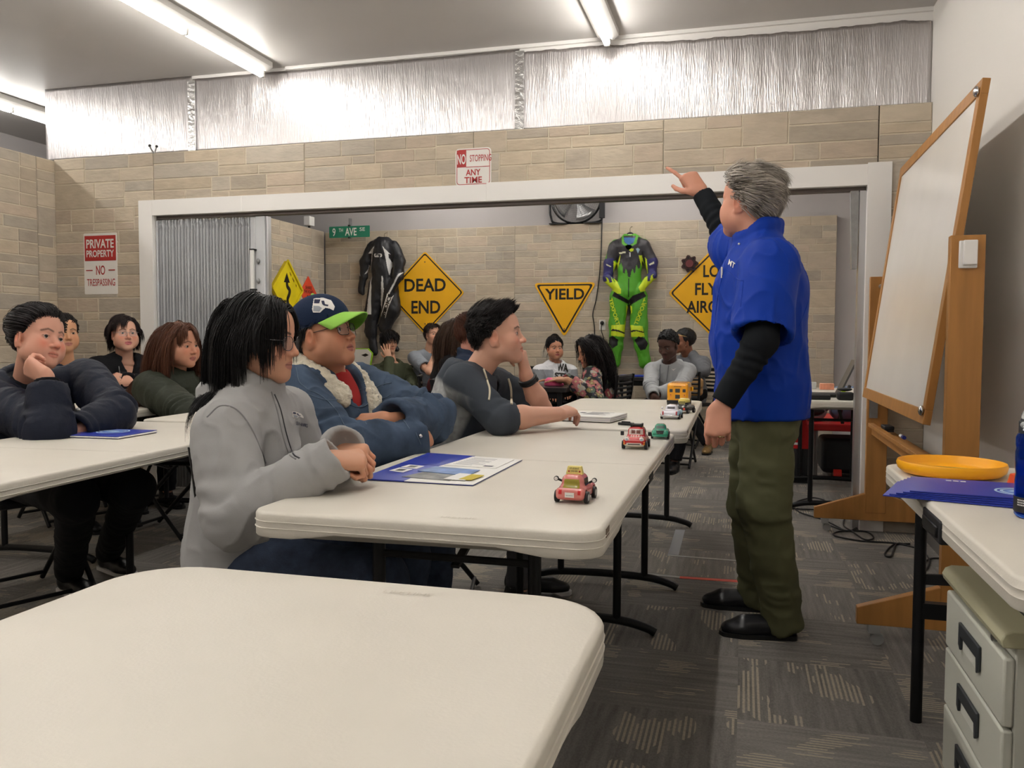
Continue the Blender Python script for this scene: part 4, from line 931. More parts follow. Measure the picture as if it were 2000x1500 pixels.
t, A, dr, sc = suit('black and white leather racing suit hanging left of the dead end sign', KB,
    [((320, 190), (312, 400), 118, 104), ((312, 400), (315, 600), 104, 98), ((320, 150), (320, 200), 60, 100), ((205, 190), (130, 340), 62, 52), ((130, 340), (112, 500), 52, 40), ((112, 500), (80, 655), 38, 32), ((95, 650), (108, 690), 20, 14),
     ((440, 190), (510, 340), 66, 58), ((510, 340), (505, 500), 58, 52, -.03), ((505, 500), (415, 690), 50, 34, -.06),
     ((262, 600), (205, 900), 92, 74), ((205, 900), (195, 1100), 72, 62), ((195, 1100), (225, 1320), 52, 40), ((150, 1090), (165, 1130), 26, 26), ((390, 620), (415, 860), 96, 96), ((415, 860), (345, 1040), 88, 66), ((340, 1040), (380, 1180), 55, 50), ((380, 1180), (470, 1290), 45, 30)],
    [([(265, 178), (215, 215), (180, 255), (222, 250), (190, 480), (205, 480), (232, 270)], WH_), ([(352, 178), (368, 240), (405, 490), (430, 350), (400, 255), (420, 262)], WH_), ([(212, 500), (222, 500), (222, 912), (168, 910)], WH_), ([(340, 500), (350, 500), (362, 640), (310, 915), (298, 915), (330, 640)], WH_),
     ([(180, 370), (184, 400), (150, 470), (135, 478), (165, 420)], WH_), ([(60, 432), (75, 440), (92, 500), (80, 495)], WH_), ([(556, 450), (520, 470), (405, 685), (425, 690), (510, 520)], WH_), ([(190, 255), (218, 250), (210, 310), (175, 330)], (12, 12, 14)), ([(402, 260), (432, 300), (425, 350), (405, 300)], (12, 12, 14))], BW, sub=[((322, 120), (322, 100), 34, 44)], hanger=(338, 95))
mb = MB().prism(rrect(85, 38, 14), (0, 0, 0), (1, 0, 0), (0, 0, -1), 0); mb.v = [tuple(A(306+p[0], 279+p[2])) for p in mb.v]; mb.f = mb.f[:1]; mb.mi = mb.mi[:1]; dr(mb, .004).build('chest_badge', m_sw, t, smooth=False)
mb = MB().text('SEDICI', (0, 0, 0), (1, 0, 0), (0, 0, -1), 66, 20, 0, .02); mb.v = [tuple(A(306+p[0], 279-p[2]*-1 if False else 279+p[2])) for p in mb.v]; dr(mb, .006).build('lettering', m_sk, t, smooth=False)
ca, sa = math.cos(-1.22), math.sin(-1.22)
mb = MB(); g = [(x, y) for x in np.linspace(-130, 130, 27) for y in (-32, 32)]
mb.add([A(390+x*ca-y*sa, 822+x*sa+y*ca) for x, y in g], [(2*i, 2*i+1, 2*i+3, 2*i+2) for i in range(26)]); dr(mb, .005).build('leg_badge', m_sw, t)
mb = MB().text('SEDICI', (0, 0, 0), (1, 0, 0), (0, 1, 0), 225, 44, 0, .03); mb.v = [tuple(A(394+p[0]*ca+p[1]*sa, 818+p[0]*sa-p[1]*ca)) for p in mb.v]; dr(mb, .009).build('lettering', m_sk, t, smooth=False)
KG = lambda u, v: (1170+u/5.36, 445+v/5.36)
GR, LM, NV, CH_, BK = (82, 158, 40), (196, 214, 40), (44, 42, 96), (50, 48, 52), (18, 18, 20)
torso_dark = [(90, 200), (130, 150), (250, 90), (400, 90), (530, 140), (590, 230), (600, 420), (500, 420), (470, 300), (440, 320), (430, 420), (412, 430), (400, 385), (388, 430), (385, 480), (372, 475), (362, 425), (345, 470), (338, 520), (315, 518), (305, 460), (293, 430), (280, 480), (258, 475), (262, 420), (240, 370), (225, 400), (190, 330), (80, 420)]
t, A, dr, sc = suit('green and black racing suit with lime flames hanging on the far wall', KG,
    [((325, 190), (320, 420), 135, 118), ((320, 420), (318, 660), 118, 128), ((325, 150), (325, 200), 70, 130), ((185, 200), (112, 370), 78, 62), ((112, 370), (95, 530), 60, 50), ((95, 530), (215, 655), 48, 36, -.05), ((460, 195), (545, 360), 78, 62), ((545, 360), (560, 500), 60, 50), ((560, 500), (440, 645), 48, 36, -.05), ((215, 655), (232, 675), 24, 20, -.06), ((440, 645), (425, 655), 24, 20, -.06),
     ((215, 720), (190, 1010), 100, 84), ((190, 1010), (175, 1230), 84, 70), ((175, 1230), (160, 1390), 72, 62), ((160, 1390), (180, 1425), 56, 40), ((410, 720), (420, 1010), 100, 86), ((420, 1010), (445, 1230), 84, 72), ((445, 1230), (480, 1400), 74, 60), ((480, 1400), (465, 1435), 56, 40), ((205, 1075), (210, 1120), 66, 62, -.03), ((405, 1075), (400, 1120), 66, 62, -.03)],
    [(torso_dark, CH_), ([(40, 330), (160, 320), (170, 440), (150, 600), (40, 620)], NV), ([(500, 330), (620, 300), (640, 620), (500, 600)], NV),
     ([(40, 560), (62, 570), (85, 570), (98, 560), (80, 515), (110, 540), (125, 580), (150, 575), (140, 520), (175, 575), (240, 640), (245, 690), (200, 690), (130, 650), (60, 610)], LM), ([(610, 510), (590, 525), (570, 530), (560, 500), (575, 480), (545, 500), (535, 555), (508, 555), (512, 500), (480, 520), (420, 620), (440, 670), (500, 650), (610, 580)], LM),
     ([(160, 350), (190, 370), (180, 520), (235, 640), (205, 640), (150, 500)], LM), ([(205, 300), (235, 290), (215, 400), (175, 480), (185, 400)], LM), ([(420, 290), (450, 290), (480, 440), (490, 490), (460, 450), (430, 350)], LM), ([(482, 310), (500, 330), (510, 470), (492, 490)], LM),
     ([(170, 670), (200, 690), (318, 755), (320, 800), (145, 715)], BK), ([(470, 665), (495, 710), (330, 810), (318, 755), (360, 710)], BK), ([(300, 800), (345, 800), (340, 905), (310, 880)], BK), ([(200, 300), (170, 340), (200, 370), (230, 290)], BK), ([(450, 240), (480, 300), (490, 420), (455, 320)], BK),
     ([(290, 800), (312, 850), (300, 1000), (270, 1020), (285, 900)], LM), ([(330, 810), (350, 820), (352, 880), (338, 900)], LM), ([(140, 1020), (280, 1010), (285, 1140), (130, 1130)], LM), ([(330, 1015), (460, 1020), (480, 1130), (330, 1140)], LM), ([(150, 1060), (220, 1070), (275, 1095), (275, 1110), (210, 1085), (130, 1080)], BK), ([(330, 1070), (400, 1062), (475, 1080), (475, 1092), (400, 1075), (335, 1090)], BK),
     ([(110, 1150), (150, 1130), (210, 1170), (200, 1230), (150, 1265), (108, 1220)], BK), ([(375, 1170), (420, 1130), (480, 1140), (515, 1200), (490, 1260), (440, 1275)], BK),
     ([(240, 85), (262, 85), (275, 160), (325, 195), (370, 170), (390, 85), (412, 90), (400, 170), (325, 225), (255, 180)], GR), ([(268, 110), (385, 110), (370, 165), (325, 190), (280, 160)], (44, 96, 150)), ([(305, 225), (372, 222), (368, 250), (345, 258)], LM), ([(392, 225), (412, 215), (432, 230), (412, 272)], (150, 180, 196)), ([(215, 265), (290, 255), (290, 270), (225, 282)], (224, 222, 190)), ([(80, 380), (135, 405), (130, 416), (85, 395)], (224, 222, 190)), ([(522, 380), (575, 350), (575, 372), (530, 392)], (224, 222, 190)), ([(326, 262), (342, 262), (340, 308), (330, 308)], (205, 205, 205)), ([(318, 530), (325, 530), (323, 725), (316, 725)], (30, 60, 24))], GR, sub=[((326, 110), (326, 90), 44, 56)], hanger=(326, 60))
for cx, cy, a, mir in ((168, 880, 1.27, 1), (445, 880, -1.2, 1)):
    ca, sa = math.cos(a), math.sin(a); mb = MB().text('TEXPORT', (0, 0, 0), (1, 0, 0), (0, 1, 0), 290, 42, 0, .03); mb.v = [tuple(A(cx+p[0]*ca+p[1]*sa, cy+p[0]*sa-p[1]*ca)) for p in mb.v]; dr(mb, .006).build('lettering', mat('suit_lime', LM, .5), t, smooth=False)
MB().prism(rrect(.05, .022, .006), A(328, 78)+V3(0, -.02, 0), EX, EZ, .001).build('hanger_print', m_sw, t, smooth=False)

# ---------------------------------------------------------------- toy cars
m_win = mat('toy_glass', (64, 66, 64), .15); m_tyre = mat('toy_tyre', (24, 24, 26), .5); m_rim = mat('toy_rim', (170, 170, 174), .3, .8)
def toy_car(label, x, y, L_, W_, H_, c, rz=0, paint=(), hood=.5, cabw=.74, cab=(-.30, .22), wheel=None, nose_r=.35, coat=True, name='toy_car', group='toy cars along the table edge', wheels=True, z=.7405, bulge=False, box=False):
    """local frame: -y is the end that faces the camera; everything in units of length L_, width W_, height H_"""
    t = thing(name, label, 'toy car', (x, y, z), rz, group); wr = wheel or H_*.17; b0 = wr*.55
    S = SDF((-W_*.6, -L_*.56, -.002), (W_*.6, L_*.56, H_*1.05), max(.0011, W_/70))
    hb = H_*hood
    if box: S.add(bx((0, 0, (b0+H_)/2), (W_/2, L_/2, (H_-b0)/2), W_*.13), .004)
    else:
        S.add(bx((0, 0, (b0+hb)/2), (W_*.46, L_*.5, (hb-b0)/2), min(hb-b0, W_)*nose_r), .004)
        c0, c1 = L_*cab[0], L_*cab[1]; S.add(bx((0, (c0+c1)/2, (hb*.7+H_)/2), (W_*cabw/2, (c1-c0)/2, (H_-hb*.7)/2), W_*.2), .012)
        if bulge:
            for sx in (-1, 1):
                for sy in (-.32, .32): S.add(el((sx*W_*.38, sy*L_, hb*.6), (W_*.12, L_*.17, hb*.42)), .006)
    for sx in (-1, 1):
        for sy in (-.31, .31):
            if wheels: S.sub(rc((sx*W_*.36, sy*L_, wr), (sx*W_*.62, sy*L_, wr), wr*1.18), .002)
    P, F = S.mesh(); col = np.tile(Lc(c), (len(P), 1)); u, v, w = P[:, 0]/W_, P[:, 1]/L_, P[:, 2]/H_
    for fn, cc in paint: col[fn(u, v, w)] = Lc(cc)
    mesh_obj('car_body', P, F, mat('toy_paint', rough=.25, attr=True, coat=.6), t, col)
    if wheels:
        for sx in (-1, 1):
            for sy in (-.31, .31):
                o = MB().cyl((sx*W_*.40, sy*L_, wr), (sx*W_*.52, sy*L_, wr), wr, n=20).build('wheel', m_tyre, t, bevel=.0008); MB().cyl((sx*W_*.52, sy*L_, wr), (sx*(W_*.525), sy*L_, wr), wr*.55, n=14).build('hubcap', m_rim, o)
    return t
near = lambda v: v < 0
pk = toy_car('pink toy car with a yellow rooftop sign, alone on the nearest part of its table', -.364, 1.88, .115, .074, .062, (206, 116, 108), rz=-.06, hood=.56, cabw=.7, cab=(-.34, .2), wheel=.0135,
    paint=[(lambda u, v, w: (v < .1) & (w > .56) & (w < .86) & (np.abs(u) < .26-.10*(w-.56)) & (v < -.2), (150, 138, 40)), (lambda u, v, w: (w > .6) & (w < .86) & (np.abs(u) > .24) & (v > -.22) & (v < .14), (70, 60, 52)), (lambda u, v, w: (v < -.35) & (w > .34) & (w < .50) & (np.abs(np.abs(u)-.29) < .05), (196, 30, 34)), (lambda u, v, w: (w < .24), (198, 104, 96))])
s = MB().prism([(-.020, 0), (.020, 0), (.0155, .0185), (-.0155, .0185)], (0, -.004, .0605), EX, EZ, .012).build('roof_sign', mat('cream_yellow', (232, 218, 132), .5), pk, bevel=.0008)
for b, v in (('STUDENT', .0135), ('DRIVER', .0075)): MB().text(b, (0, -.0164, .0605+v), EX, EZ, .022 if v > .01 else .016, .0038, 0, .01).build('lettering', m_sk, s, smooth=False)
for sx in (-1, 1): MB().cyl((sx*.0125, -.0162, .0675), (sx*.0125, -.0166, .0675), .0022, n=10).build('red_dot', m_sr, s)
MB().box((-.0105, -.0590, .015), (.0105, -.0580, .026)).build('licence_plate', m_sw, pk, smooth=False)
for i in range(5): MB().box((-.0075+.0032*i, -.0593, .0185), (-.0055+.0032*i, -.0589, .0205)).build('plate_print', m_ink, pk, smooth=False)
for sx in (-1, 1):
    o = MB().tube([(sx*.032, -.002, .042), (sx*.042, -.006, .047)], .0026, 8).build('mirror_arm', m_blkm, pk); MB().cyl((sx*.0445, -.010, .048), (sx*.0445, -.004, .048), .0055, n=18).build('mirror', m_blkm, o); MB().cyl((sx*.0445, -.0104, .048), (sx*.0445, -.010, .048), .0042, n=16).build('mirror_glass', m_sw, o)
rd = toy_car('red toy car with black roof rack and tan wheels, beside the green toy car', -.348, 2.87, .125, .082, .072, (186, 38, 42), rz=.0, hood=.56, cabw=.7, cab=(-.10, .42), wheel=.014, nose_r=.42,
    paint=[(lambda u, v, w: (v < .12) & (w > .64) & (w < .92) & (np.abs(u) < .30-.08*(w-.64)) & (w < .9), (206, 190, 182)), (lambda u, v, w: (v < .06) & (w > .68) & (w < .86) & (np.abs(np.abs(u)-.11) < .075), (112, 66, 58)), (lambda u, v, w: (w < .25), (212, 202, 184)), (lambda u, v, w: (v < -.12) & (v > -.20) & (w > .5) & (np.abs(u) < .36) & (np.sin(u*60)+np.sin(v*160) > -.2), (226, 214, 208)), (lambda u, v, w: (v < -.36) & (np.abs(w-.26) < .06) & (np.abs(u) < .30), (224, 218, 206)), (lambda u, v, w: (v < -.36) & (np.abs(w-.255) < .02) & (np.abs(u) < .25), (60, 40, 44))])
for sx in (-1, 1):
    MB().sph((sx*.0245, -.0565, .034), (.0085, .006, .0085), 16).build('headlight', m_sw, rd); MB().cyl((sx*.0245, -.0622, .034), (sx*.0245, -.0630, .034), .0045, n=14).build('headlight_lens', mat('lens_gray', (176, 180, 186), .12), rd)
    for dz in (0, .006): MB().sph((sx*.033, -.0585, .0185+dz), .003, 10).build('indicator', mat('amber', (240, 150, 40), .3), rd)
    MB().box((sx*.0465-.006, -.012, .042), (sx*.0465+.006, -.006, .056)).build('mirror', m_blkm, rd, bevel=.002)
    MB().box((sx*.016-.003, -.008, .071), (sx*.016+.003, .045, .081)).build('roof_rail', m_blkm, rd, bevel=.001)
MB().box((-.019, .0, .0725), (.019, .04, .079)).build('roof_rack', m_blkm, rd, bevel=.001)
gr = toy_car('green rounded toy car with an open dark hood, behind the red toy car', -.296, 3.19, .1, .064, .053, (52, 150, 118), rz=.05, hood=.62, cabw=.66, cab=(-.16, .3), wheel=.0115, nose_r=.5, bulge=True,
    paint=[(lambda u, v, w: (v < .05) & (w > .68) & (w < .9) & (np.abs(u) < .24), (92, 116, 108)), (lambda u, v, w: (v < -.28) & (np.abs(u) < .2+.2*(w-.45)) & (w > .36) & (w < .6), (20, 26, 24))])
for sx in (-1, 1): MB().sph((sx*.024, -.044, .0225), (.005, .004, .005), 14).build('headlight', m_sw, gr)
MB().box((-.028, -.0545, .010), (.028, -.0500, .0145)).build('bumper', mat('toy_green_dark', (60, 150, 120), .3), gr, bevel=.001)
wt = toy_car('white vintage toy car with red tail lamps, before the black and yellow toy car', -.322, 4.03, .13, .088, .066, (226, 224, 232), rz=-.08, hood=.6, cabw=.62, cab=(-.2, .26), wheel=.0125, nose_r=.42, bulge=True,
    paint=[(lambda u, v, w: (v < -.05) & (w > .7) & (w < .86) & (np.abs(u) < .2), (96, 92, 96)), (lambda u, v, w: (v < -.3) & (w > .32) & (w < .56) & (np.abs(np.abs(u)-.36) < .04), (176, 60, 66)), (lambda u, v, w: (u > .40) & (w > .25) & (w < .6), (150, 190, 214))])
MB().box((-.043, -.069, .012), (.043, -.062, .021)).build('bumper', m_chrome, wt, bevel=.002); MB().sph((-.044, -.01, .048), (.005, .003, .006), 12).build('mirror', m_chrome, wt)
bt = toy_car('black toy car with a pale yellow roof, between the white toy car and the bus', -.288, 4.36, .12, .082, .075, (40, 38, 40), rz=-.35, hood=.52, cabw=.66, cab=(-.2, .25), wheel=.0125,
    paint=[(lambda u, v, w: (w > .72), (216, 196, 92)), (lambda u, v, w: (v < .05) & (w > .58) & (w < .8) & (np.abs(u) < .2), (132, 122, 66)), (lambda u, v, w: (w < .2), (200, 198, 196)), (lambda u, v, w: (v < -.4) & (np.abs(np.abs(u)-.33) < .06) & (np.abs(w-.32) < .07), (206, 60, 40))])
for sx in (-1, 1): MB().sph((sx*.02, -.055, .034), (.007, .005, .007), 14).build('headlight', m_sw, bt)
bs = toy_car('big yellow toy school bus with mirrors at the far corner of the table', -.352, 4.93, .23, .118, .128, (240, 164, 28), rz=-.02, box=True, wheel=.019, group='toy cars along the table edge', name='toy_bus',
    paint=[(lambda u, v, w: (w < .24), (34, 30, 28))])
for u, v, w_, h_ in ((-.036, .086, .017, .018), (0, .086, .026, .022), (.036, .086, .017, .018), (0, .052, .026, .022)):
    MB().prism(rrect(w_, h_, .002, 3), (u, -.1146, v), EX, EZ, .001).build('window', m_win, bs, smooth=False)
MB().text('SCHOOL BUS', (0, -.1156, .109), EX, EZ, .042, .006, 0, .02).build('lettering', m_sk, bs, smooth=False)
for u in (-.038, .038):
    MB().sph((u, -.1145, .062), .0032, 10).build('tail_lamp', m_sr, bs); MB().sph((u, -.1145, .053), .0026, 10).build('tail_lamp', m_so, bs); MB().sph((u*.9, -.113, .109), .0026, 10).build('roof_lamp', m_so, bs)
MB().box((-.06, -.119, .018), (.06, -.112, .032)).build('bumper', m_blkm, bs, bevel=.002)
for sx in (-1, 1): MB().box((sx*.066-.007, .06, .075), (sx*.066+.007, .072, .10)).build('mirror', m_sy, bs, bevel=.003)
MB().cyl((-.063, -.02, .052), (-.059, -.02, .052), .014, n=16).build('stop_paddle', m_sr, bs)

# ---------------------------------------------------------------- far room, right side
t = folding_table('white folding table just inside the far room with laptop and cables on it', .625, 6.33, 0, 1.6, .70, .05, slot=None)
m_lap = mat('laptop_gray', (96, 94, 92), .4, .3)
t = thing('laptop', 'open dark gray laptop seen from the side on the far room white table', 'laptop', (.48, 5.98, .741))
MB().box((-.17, -.12, .004), (.13, .12, .02)).build('keyboard_base', m_blkm, t, bevel=.003)
Mx = Matrix.Translation((.13, 0, .016))@Matrix.Rotation(.42, 4, 'Y'); MB().box((-.006, -.12, 0), (.006, .12, .25), Mx).build('screen', m_lap, t, bevel=.002)
t = thing('computer_mouse', 'black computer mouse with cord on the far room white table', 'mouse', (.35, 5.72, .741)); MB().sph((0, 0, .012), (.055, .03, .018), 16).build('shell', m_blkm, t); MB().tube(bez([(-.05, 0, .01), (-.09, -.02, .008), (-.13, -.03, .01)], 6), .004, 8).build('mouse_cord', m_cable, t)
t = thing('power_adapter', 'black power brick lying in front of the laptop', 'adapter', (.47, 5.62, .741)); MB().box((-.062, -.025, 0), (.062, .025, .03)).build('case', m_blkm, t, bevel=.005)
t = thing('camera_bag', 'small black pouch at the far room table edge beside the metal jamb', 'pouch', (.62, 5.64, .741)); MB().box((-.05, -.04, 0), (.05, .04, .05)).build('body', m_blkm, t, bevel=.015, bseg=3); MB().sph((.0, .02, .065), (.045, .03, .012), 14).build('flap', m_blkm, t)
t = thing('highlighter', 'lime green highlighter block behind the black pouch', 'highlighter', (.63, 5.83, .741)); MB().box((-.012, -.02, 0), (.012, .02, .05)).build('body', mat('lime', (190, 232, 30), .4), t, bevel=.003)
tag(MB().box((.78, 5.95, .741), (.81, 6.2, .90)).build('blue_binder', mat('binder_blue', (58, 84, 134), .5), bevel=.004), 'upright blue binder behind the open laptop screen', 'binder')
rnd = random.Random(2)
for i, (x, y, c, lb) in enumerate([(.36, 6.9, (214, 120, 110), 'red and white'), (.50, 6.95, (206, 214, 214), 'pale blue'), (.62, 6.85, (222, 150, 120), 'orange and white'), (.42, 6.6, (222, 218, 210), 'plain white')]):
    tag(MB().box((x-.05, y-.04, .741), (x+.05, y+.04, .741+[.045, .05, .045, .02][i])).build('small_box', mat('boxc%d' % i, c, .6, noise=(30, .25)), bevel=.002), lb+' small carton near the back of the far room white table', 'carton', 'small cartons on the far table')
# red bench, bag and gear
m_redv = mat('red_vinyl', (186, 34, 34), .45); m_redbag = mat('red_bag', (196, 24, 28), .4, bump=(14, .25)); m_tube = mat('gray_tube', (136, 134, 132), .4, .6)
t = thing('red_bench', 'low red vinyl bench with gray tube legs behind the far room table', 'bench', (.85, 7.6, 0))
MB().box((-.38, -.55, .40), (.5, .55, .455)).build('seat', m_redv, t, bevel=.012)
for sx in (-1, 1):
    for sy in (-1, 1): MB().cyl((sx*.33+.05, sy*.48, 0), (sx*.33+.05, sy*.48, .40), .018, n=12).build('leg', m_tube, t)
t = thing('red_bag', 'flat red shopping bag leaning on the red bench end, behind the olive trousers', 'bag', (.30, 6.93, 0))
MB().prism([(-.2, .26), (.24, .26), (.16, .62), (-.1, .62)], (0, .04, 0), EX, EZ, .06).build('bag_body', m_redbag, t, bevel=.01)
for q in ((.06, .46, .075), (-.02, .30, .16)): MB().box((q[0], -.022, q[1]), (q[0]+q[2], -.0195, q[1]+.018)).build('printed_word', m_paper, t, smooth=False)
MB().tube(bez([(-.06, -.03, .6), (.0, -.06, .46), (.06, -.05, .5), (.12, -.03, .6)], 6), .008, 6).build('handle', m_blkm, t)
MB().box((-.18, -.02, 0), (.2, .04, .27)).build('carton_below', m_blkm, t, smooth=False)
t = thing('gear_bag', 'gray blue backpack with black straps on the red bench', 'backpack', (.88, 7.45, .456)); S = SDF((-.25, -.25, -.02), (.25, .25, .4), .01); S.add(bx((0, 0, .14), (.18, .15, .14), .08)).add(el((.02, -.1, .12), (.13, .1, .1)), .03).cut((0, 0, .001), (0, 0, -1)); P, F = S.mesh()
mesh_obj('body', P, F, mat('bag_blue', (104, 122, 150), .8, bump=(20, .4)), t); MB().tube(bez([(-.12, -.17, .02), (-.10, -.2, .15), (-.04, -.1, .29)], 6), .014, 8).build('strap', m_blkm, t); MB().tube(bez([(.04, -.19, .02), (.03, -.21, .16), (.02, -.1, .29)], 6), .014, 8).build('strap', m_blkm, t)
t = thing('helmet', 'silver gray helmet resting on the red bench near the red bag', 'helmet', (.56, 7.35, .456)); S = SDF((-.16, -.18, -.02), (.16, .18, .24), .007); S.add(el((0, 0, .1), (.115, .14, .115))).sub(el((0, -.12, .085), (.09, .06, .04)), .01).cut((0, 0, .002), (0, 0, -1)); P, F = S.mesh(); mesh_obj('shell', P, F, mat('silver_plastic', (150, 152, 156), .3), t); MB().sph((0, -.1, .085), (.085, .03, .036), 16).build('visor', m_blkm, t)
t = thing('tool_bag', 'black bag with red wheels on the carpet below the red bench', 'bag', (.82, 7.35, 0)); MB().box((-.2, -.2, .05), (.24, .2, .33)).build('body', m_blkm, t, bevel=.04, bseg=3)
for x_ in (-.08, .1): MB().cyl((x_-.03, -.21, .045), (x_+.03, -.21, .045), .042, n=16).build('wheel', mat('wheel_red', (206, 44, 36), .4), t)
t = thing('wall_whiteboard', 'white marker board on the right wall of the far room, blue eraser in its tray', 'whiteboard', (1.615, 7.6, 1.45)); MB().box((-.012, -1.1, -.62), (0, 1.1, .62)).build('board', m_wb, t, smooth=False); MB().box((-.07, -1.1, -.66), (0, 1.1, -.62)).build('tray', m_alu, t, smooth=False); MB().box((-.06, -.2, -.62), (-.02, .0, -.58)).build('eraser', mat('eraser_blue', (52, 84, 140), .6), t, bevel=.004)
t = thing('number_plate', 'white rounded panel with lime edge leaning by the far wall under the black suit', 'panel', (-4.43, 9.3, 0))
MB().prism(rpoly([(-.12, .78), (.10, .78), (.13, .95), (.08, 1.0), (-.14, 1.0), (-.16, .9)], .02), (0, 0, 0), EX, EZ, .02).build('panel', m_sw, t); MB().prism(rpoly([(-.13, .765), (.11, .765), (.143, .95), (.085, 1.01), (-.15, 1.01), (-.17, .9)], .02), (0, .012, 0), EX, EZ, .02).build('lime_edge', mat('suit_lime2', (150, 200, 40), .5), t)
MB().box((-.05, .0, 0), (.05, .02, .79)).build('stand', m_blkm, t, smooth=False); MB().prism([(-.0, .93), (.06, .95), (.10, .93), (.05, .91)], (0, -.021, 0), EX, EZ, .001).build('logo_mark', m_sk, t, smooth=False)
# ---------------------------------------------------------------- people: heads, hands, garments, hair
m_skin = mat('skin', rough=.5, attr=True, sss=.12, bump=(500, .05), spec=.35)
m_eye = mat('eye', rough=.12, attr=True)
m_hair = mat('hair', rough=.45, attr=True, bump=(120, .1), spec=.3)
def cloth(name, c, rough=.85, noise=None, bump=(800, .10), sheen=0, attr=False): return mat(name, c, rough, noise=noise, bump=bump, sheen=sheen*.3, attr=attr, spec=.18)
def basis(fwd, up=(0, 0, 1), roll=0.0):
    y = nrm(fwd); x = nrm(np.cross(y, up)); z = np.cross(x, y)
    if roll: c, s = math.cos(roll), math.sin(roll); x, z = x*c+z*s, z*c-x*s
    return np.stack([x, y, z], 1)          # columns: right, forward, up
def azel(az, el_=0.0): az, el_ = math.radians(az), math.radians(el_); return V3(math.cos(az)*math.cos(el_), math.sin(az)*math.cos(el_), math.sin(el_))
class Head:
    """local axes x right, y forward, z up, eyes at z = 0; R columns take local to world"""
    def __init__(s, c, fwd, roll=0.0, sc=1.0): s.c = np.array(c, float); s.R = basis(fwd, roll=roll); s.sc = sc
    def w(s, p): return s.c+(np.asarray(p, float)*s.sc)@s.R.T
    def l(s, p): return ((np.asarray(p, float)-s.c)@s.R)/s.sc
    def ldir(s, d): return np.asarray(d, float)@s.R
SK_C, SK_R = V3(0, -.012, .034), V3(.0755, .097, .084)
def seg_d(x, z, pts):
    d = np.full(x.shape, 9.0)
    for (a, b), (c, e) in zip(pts[:-1], pts[1:]):
        L2 = (c-a)**2+(e-b)**2; t = np.clip(((x-a)*(c-a)+(z-b)*(e-b))/L2, 0, 1); d = np.minimum(d, np.hypot(x-a-t*(c-a), z-b-t*(e-b)))
    return d
def head_mesh(H, N, h=.0026, skin=(196, 150, 124), lip=None, brow=(50, 36, 30), scalp=None, jw=1.0, fw=1.0, nose=1.0, neck=.054, fem=False, hairplane=None, stubble=None, open_=.86, mouth=0.0, age=0.0, ears=1.0, blush=.5, slim=1.0, lidfat=0.0, neckfwd=0.0):
    nb = H.l(N); lo = np.minimum(V3(-.1, -.125, -.135), nb-.075); hi = np.maximum(V3(.1, .128, .135), nb+.075)
    S = SDF(lo, hi, h/H.sc); a = S.add
    a(el(SK_C, SK_R)); a(el((0, .026, -.03), (.062*jw, .064, .080)), .03); a(el((0, .045, .045), (.056, .042, .046)), .03)
    for s in (-1, 1):
        a(rc((s*.047*jw, .008, -.066), (s*.012, .066, -.098), .022*fw, .017), .03); a(el((s*.040*fw, .054, -.030), (.026*fw, .027, .025*fw)), .025)
        if fw > 1.05: a(el((s*.038*fw, .045, -.06), (.028*fw, .03, .03)), .03)
        a(rc((s*.046, .066, .021), (s*.012, .084, .018), .0085, .0085 if not fem else .006), .014)
    a(el((0, .071, -.099), (.022, .018, .016)), .02); a(el((0, .074, -.062), (.030, .020, .026)), .018)
    for s in (-1, 1): S.sub(el((s*.032, .101, -.001), (.018, .018, .0115)), .016)
    for s in (-1, 1):
        a(el((s*.032, .0725, 0), (.0160, .0155, .0120+lidfat)), .004)
        S.sub(el((s*.032, .094, -.0012), (.0132, .020, .0050*open_)), .002)
    a(rc((0, .0830, .014), (0, .102+.006*(nose-1), -.028), .0070*nose, .0100*nose), .012); a(el((0, .1065+.008*(nose-1), -.034), (.0112*nose, .0105, .0090)), .008)
    for s in (-1, 1):
        a(el((s*.0125*nose, .0945, -.0375), (.0078*nose, .0105, .0076)), .006); S.sub(el((s*.0068*nose, .103, -.0445), (.0036, .0062, .003)), .002)
    for s in (-1, 1):
        a(rc((s*.0215, .0825, -.0660), (0, .0930, -.0622), .0038, .0054), .005); a(rc((s*.0175, .0832, -.0715), (0, .0908, -.0738-mouth), .0046, .0066), .005)
        S.sub(rc((s*.0225, .0885, -.0672), (0, .0985, -.0675-mouth*.5), .0012, .0016+mouth*.5), .002)
        if age: S.sub(rc((s*.020, .094, -.042), (s*.031, .082, -.068), .002*age, .002), .008); S.sub(rc((s*.022, .091, -.012), (s*.038, .082, -.014), .0018*age, .0018), .007)
    for s in (-1, 1):
        Me = basis((s*.35, 1, -.18))
        a(el((s*.0765, -.010, -.012), (.0075*ears, .0195*ears, .0315*ears), Me), .006); S.sub(el((s*.0865, -.004, -.008), (.0065, .0105, .018), Me), .004); a(el((s*.0735, .0, -.038), (.006, .009, .009)), .008)
    a(rc((0, -.020, -.045), nb, neck*slim, neck*slim*1.06), .03); a(el(nb+V3(0, 0, -.03), (.09, .065, .04)), .03)
    P, F = S.mesh(); x, y, z = P.T; ax = np.abs(x); skin = Lc(skin); col = np.tile(skin, (len(P), 1))
    lipc = Lc(lip) if lip is not None else skin*V3(.84, .60, .58)
    def mixc(m, c):
        m = np.clip(m, 0, 1)[:, None]; col[:] = col*(1-m)+np.asarray(c)*m
    red = skin*V3(1.06, .76, .70)
    mixc(blush*np.exp(-(((ax-.043)/.02)**2+((z+.03)/.022)**2))*(y > .02), red); mixc(blush*.9*np.exp(-((ax/.014)**2+((z+.036)/.014)**2))*(y > .08), red); mixc(blush*.9*np.exp(-(np.clip(.079-ax, 0, 1)/.004)**2-((y+.010)/.022)**2-((z+.012)/.032)**2), red)
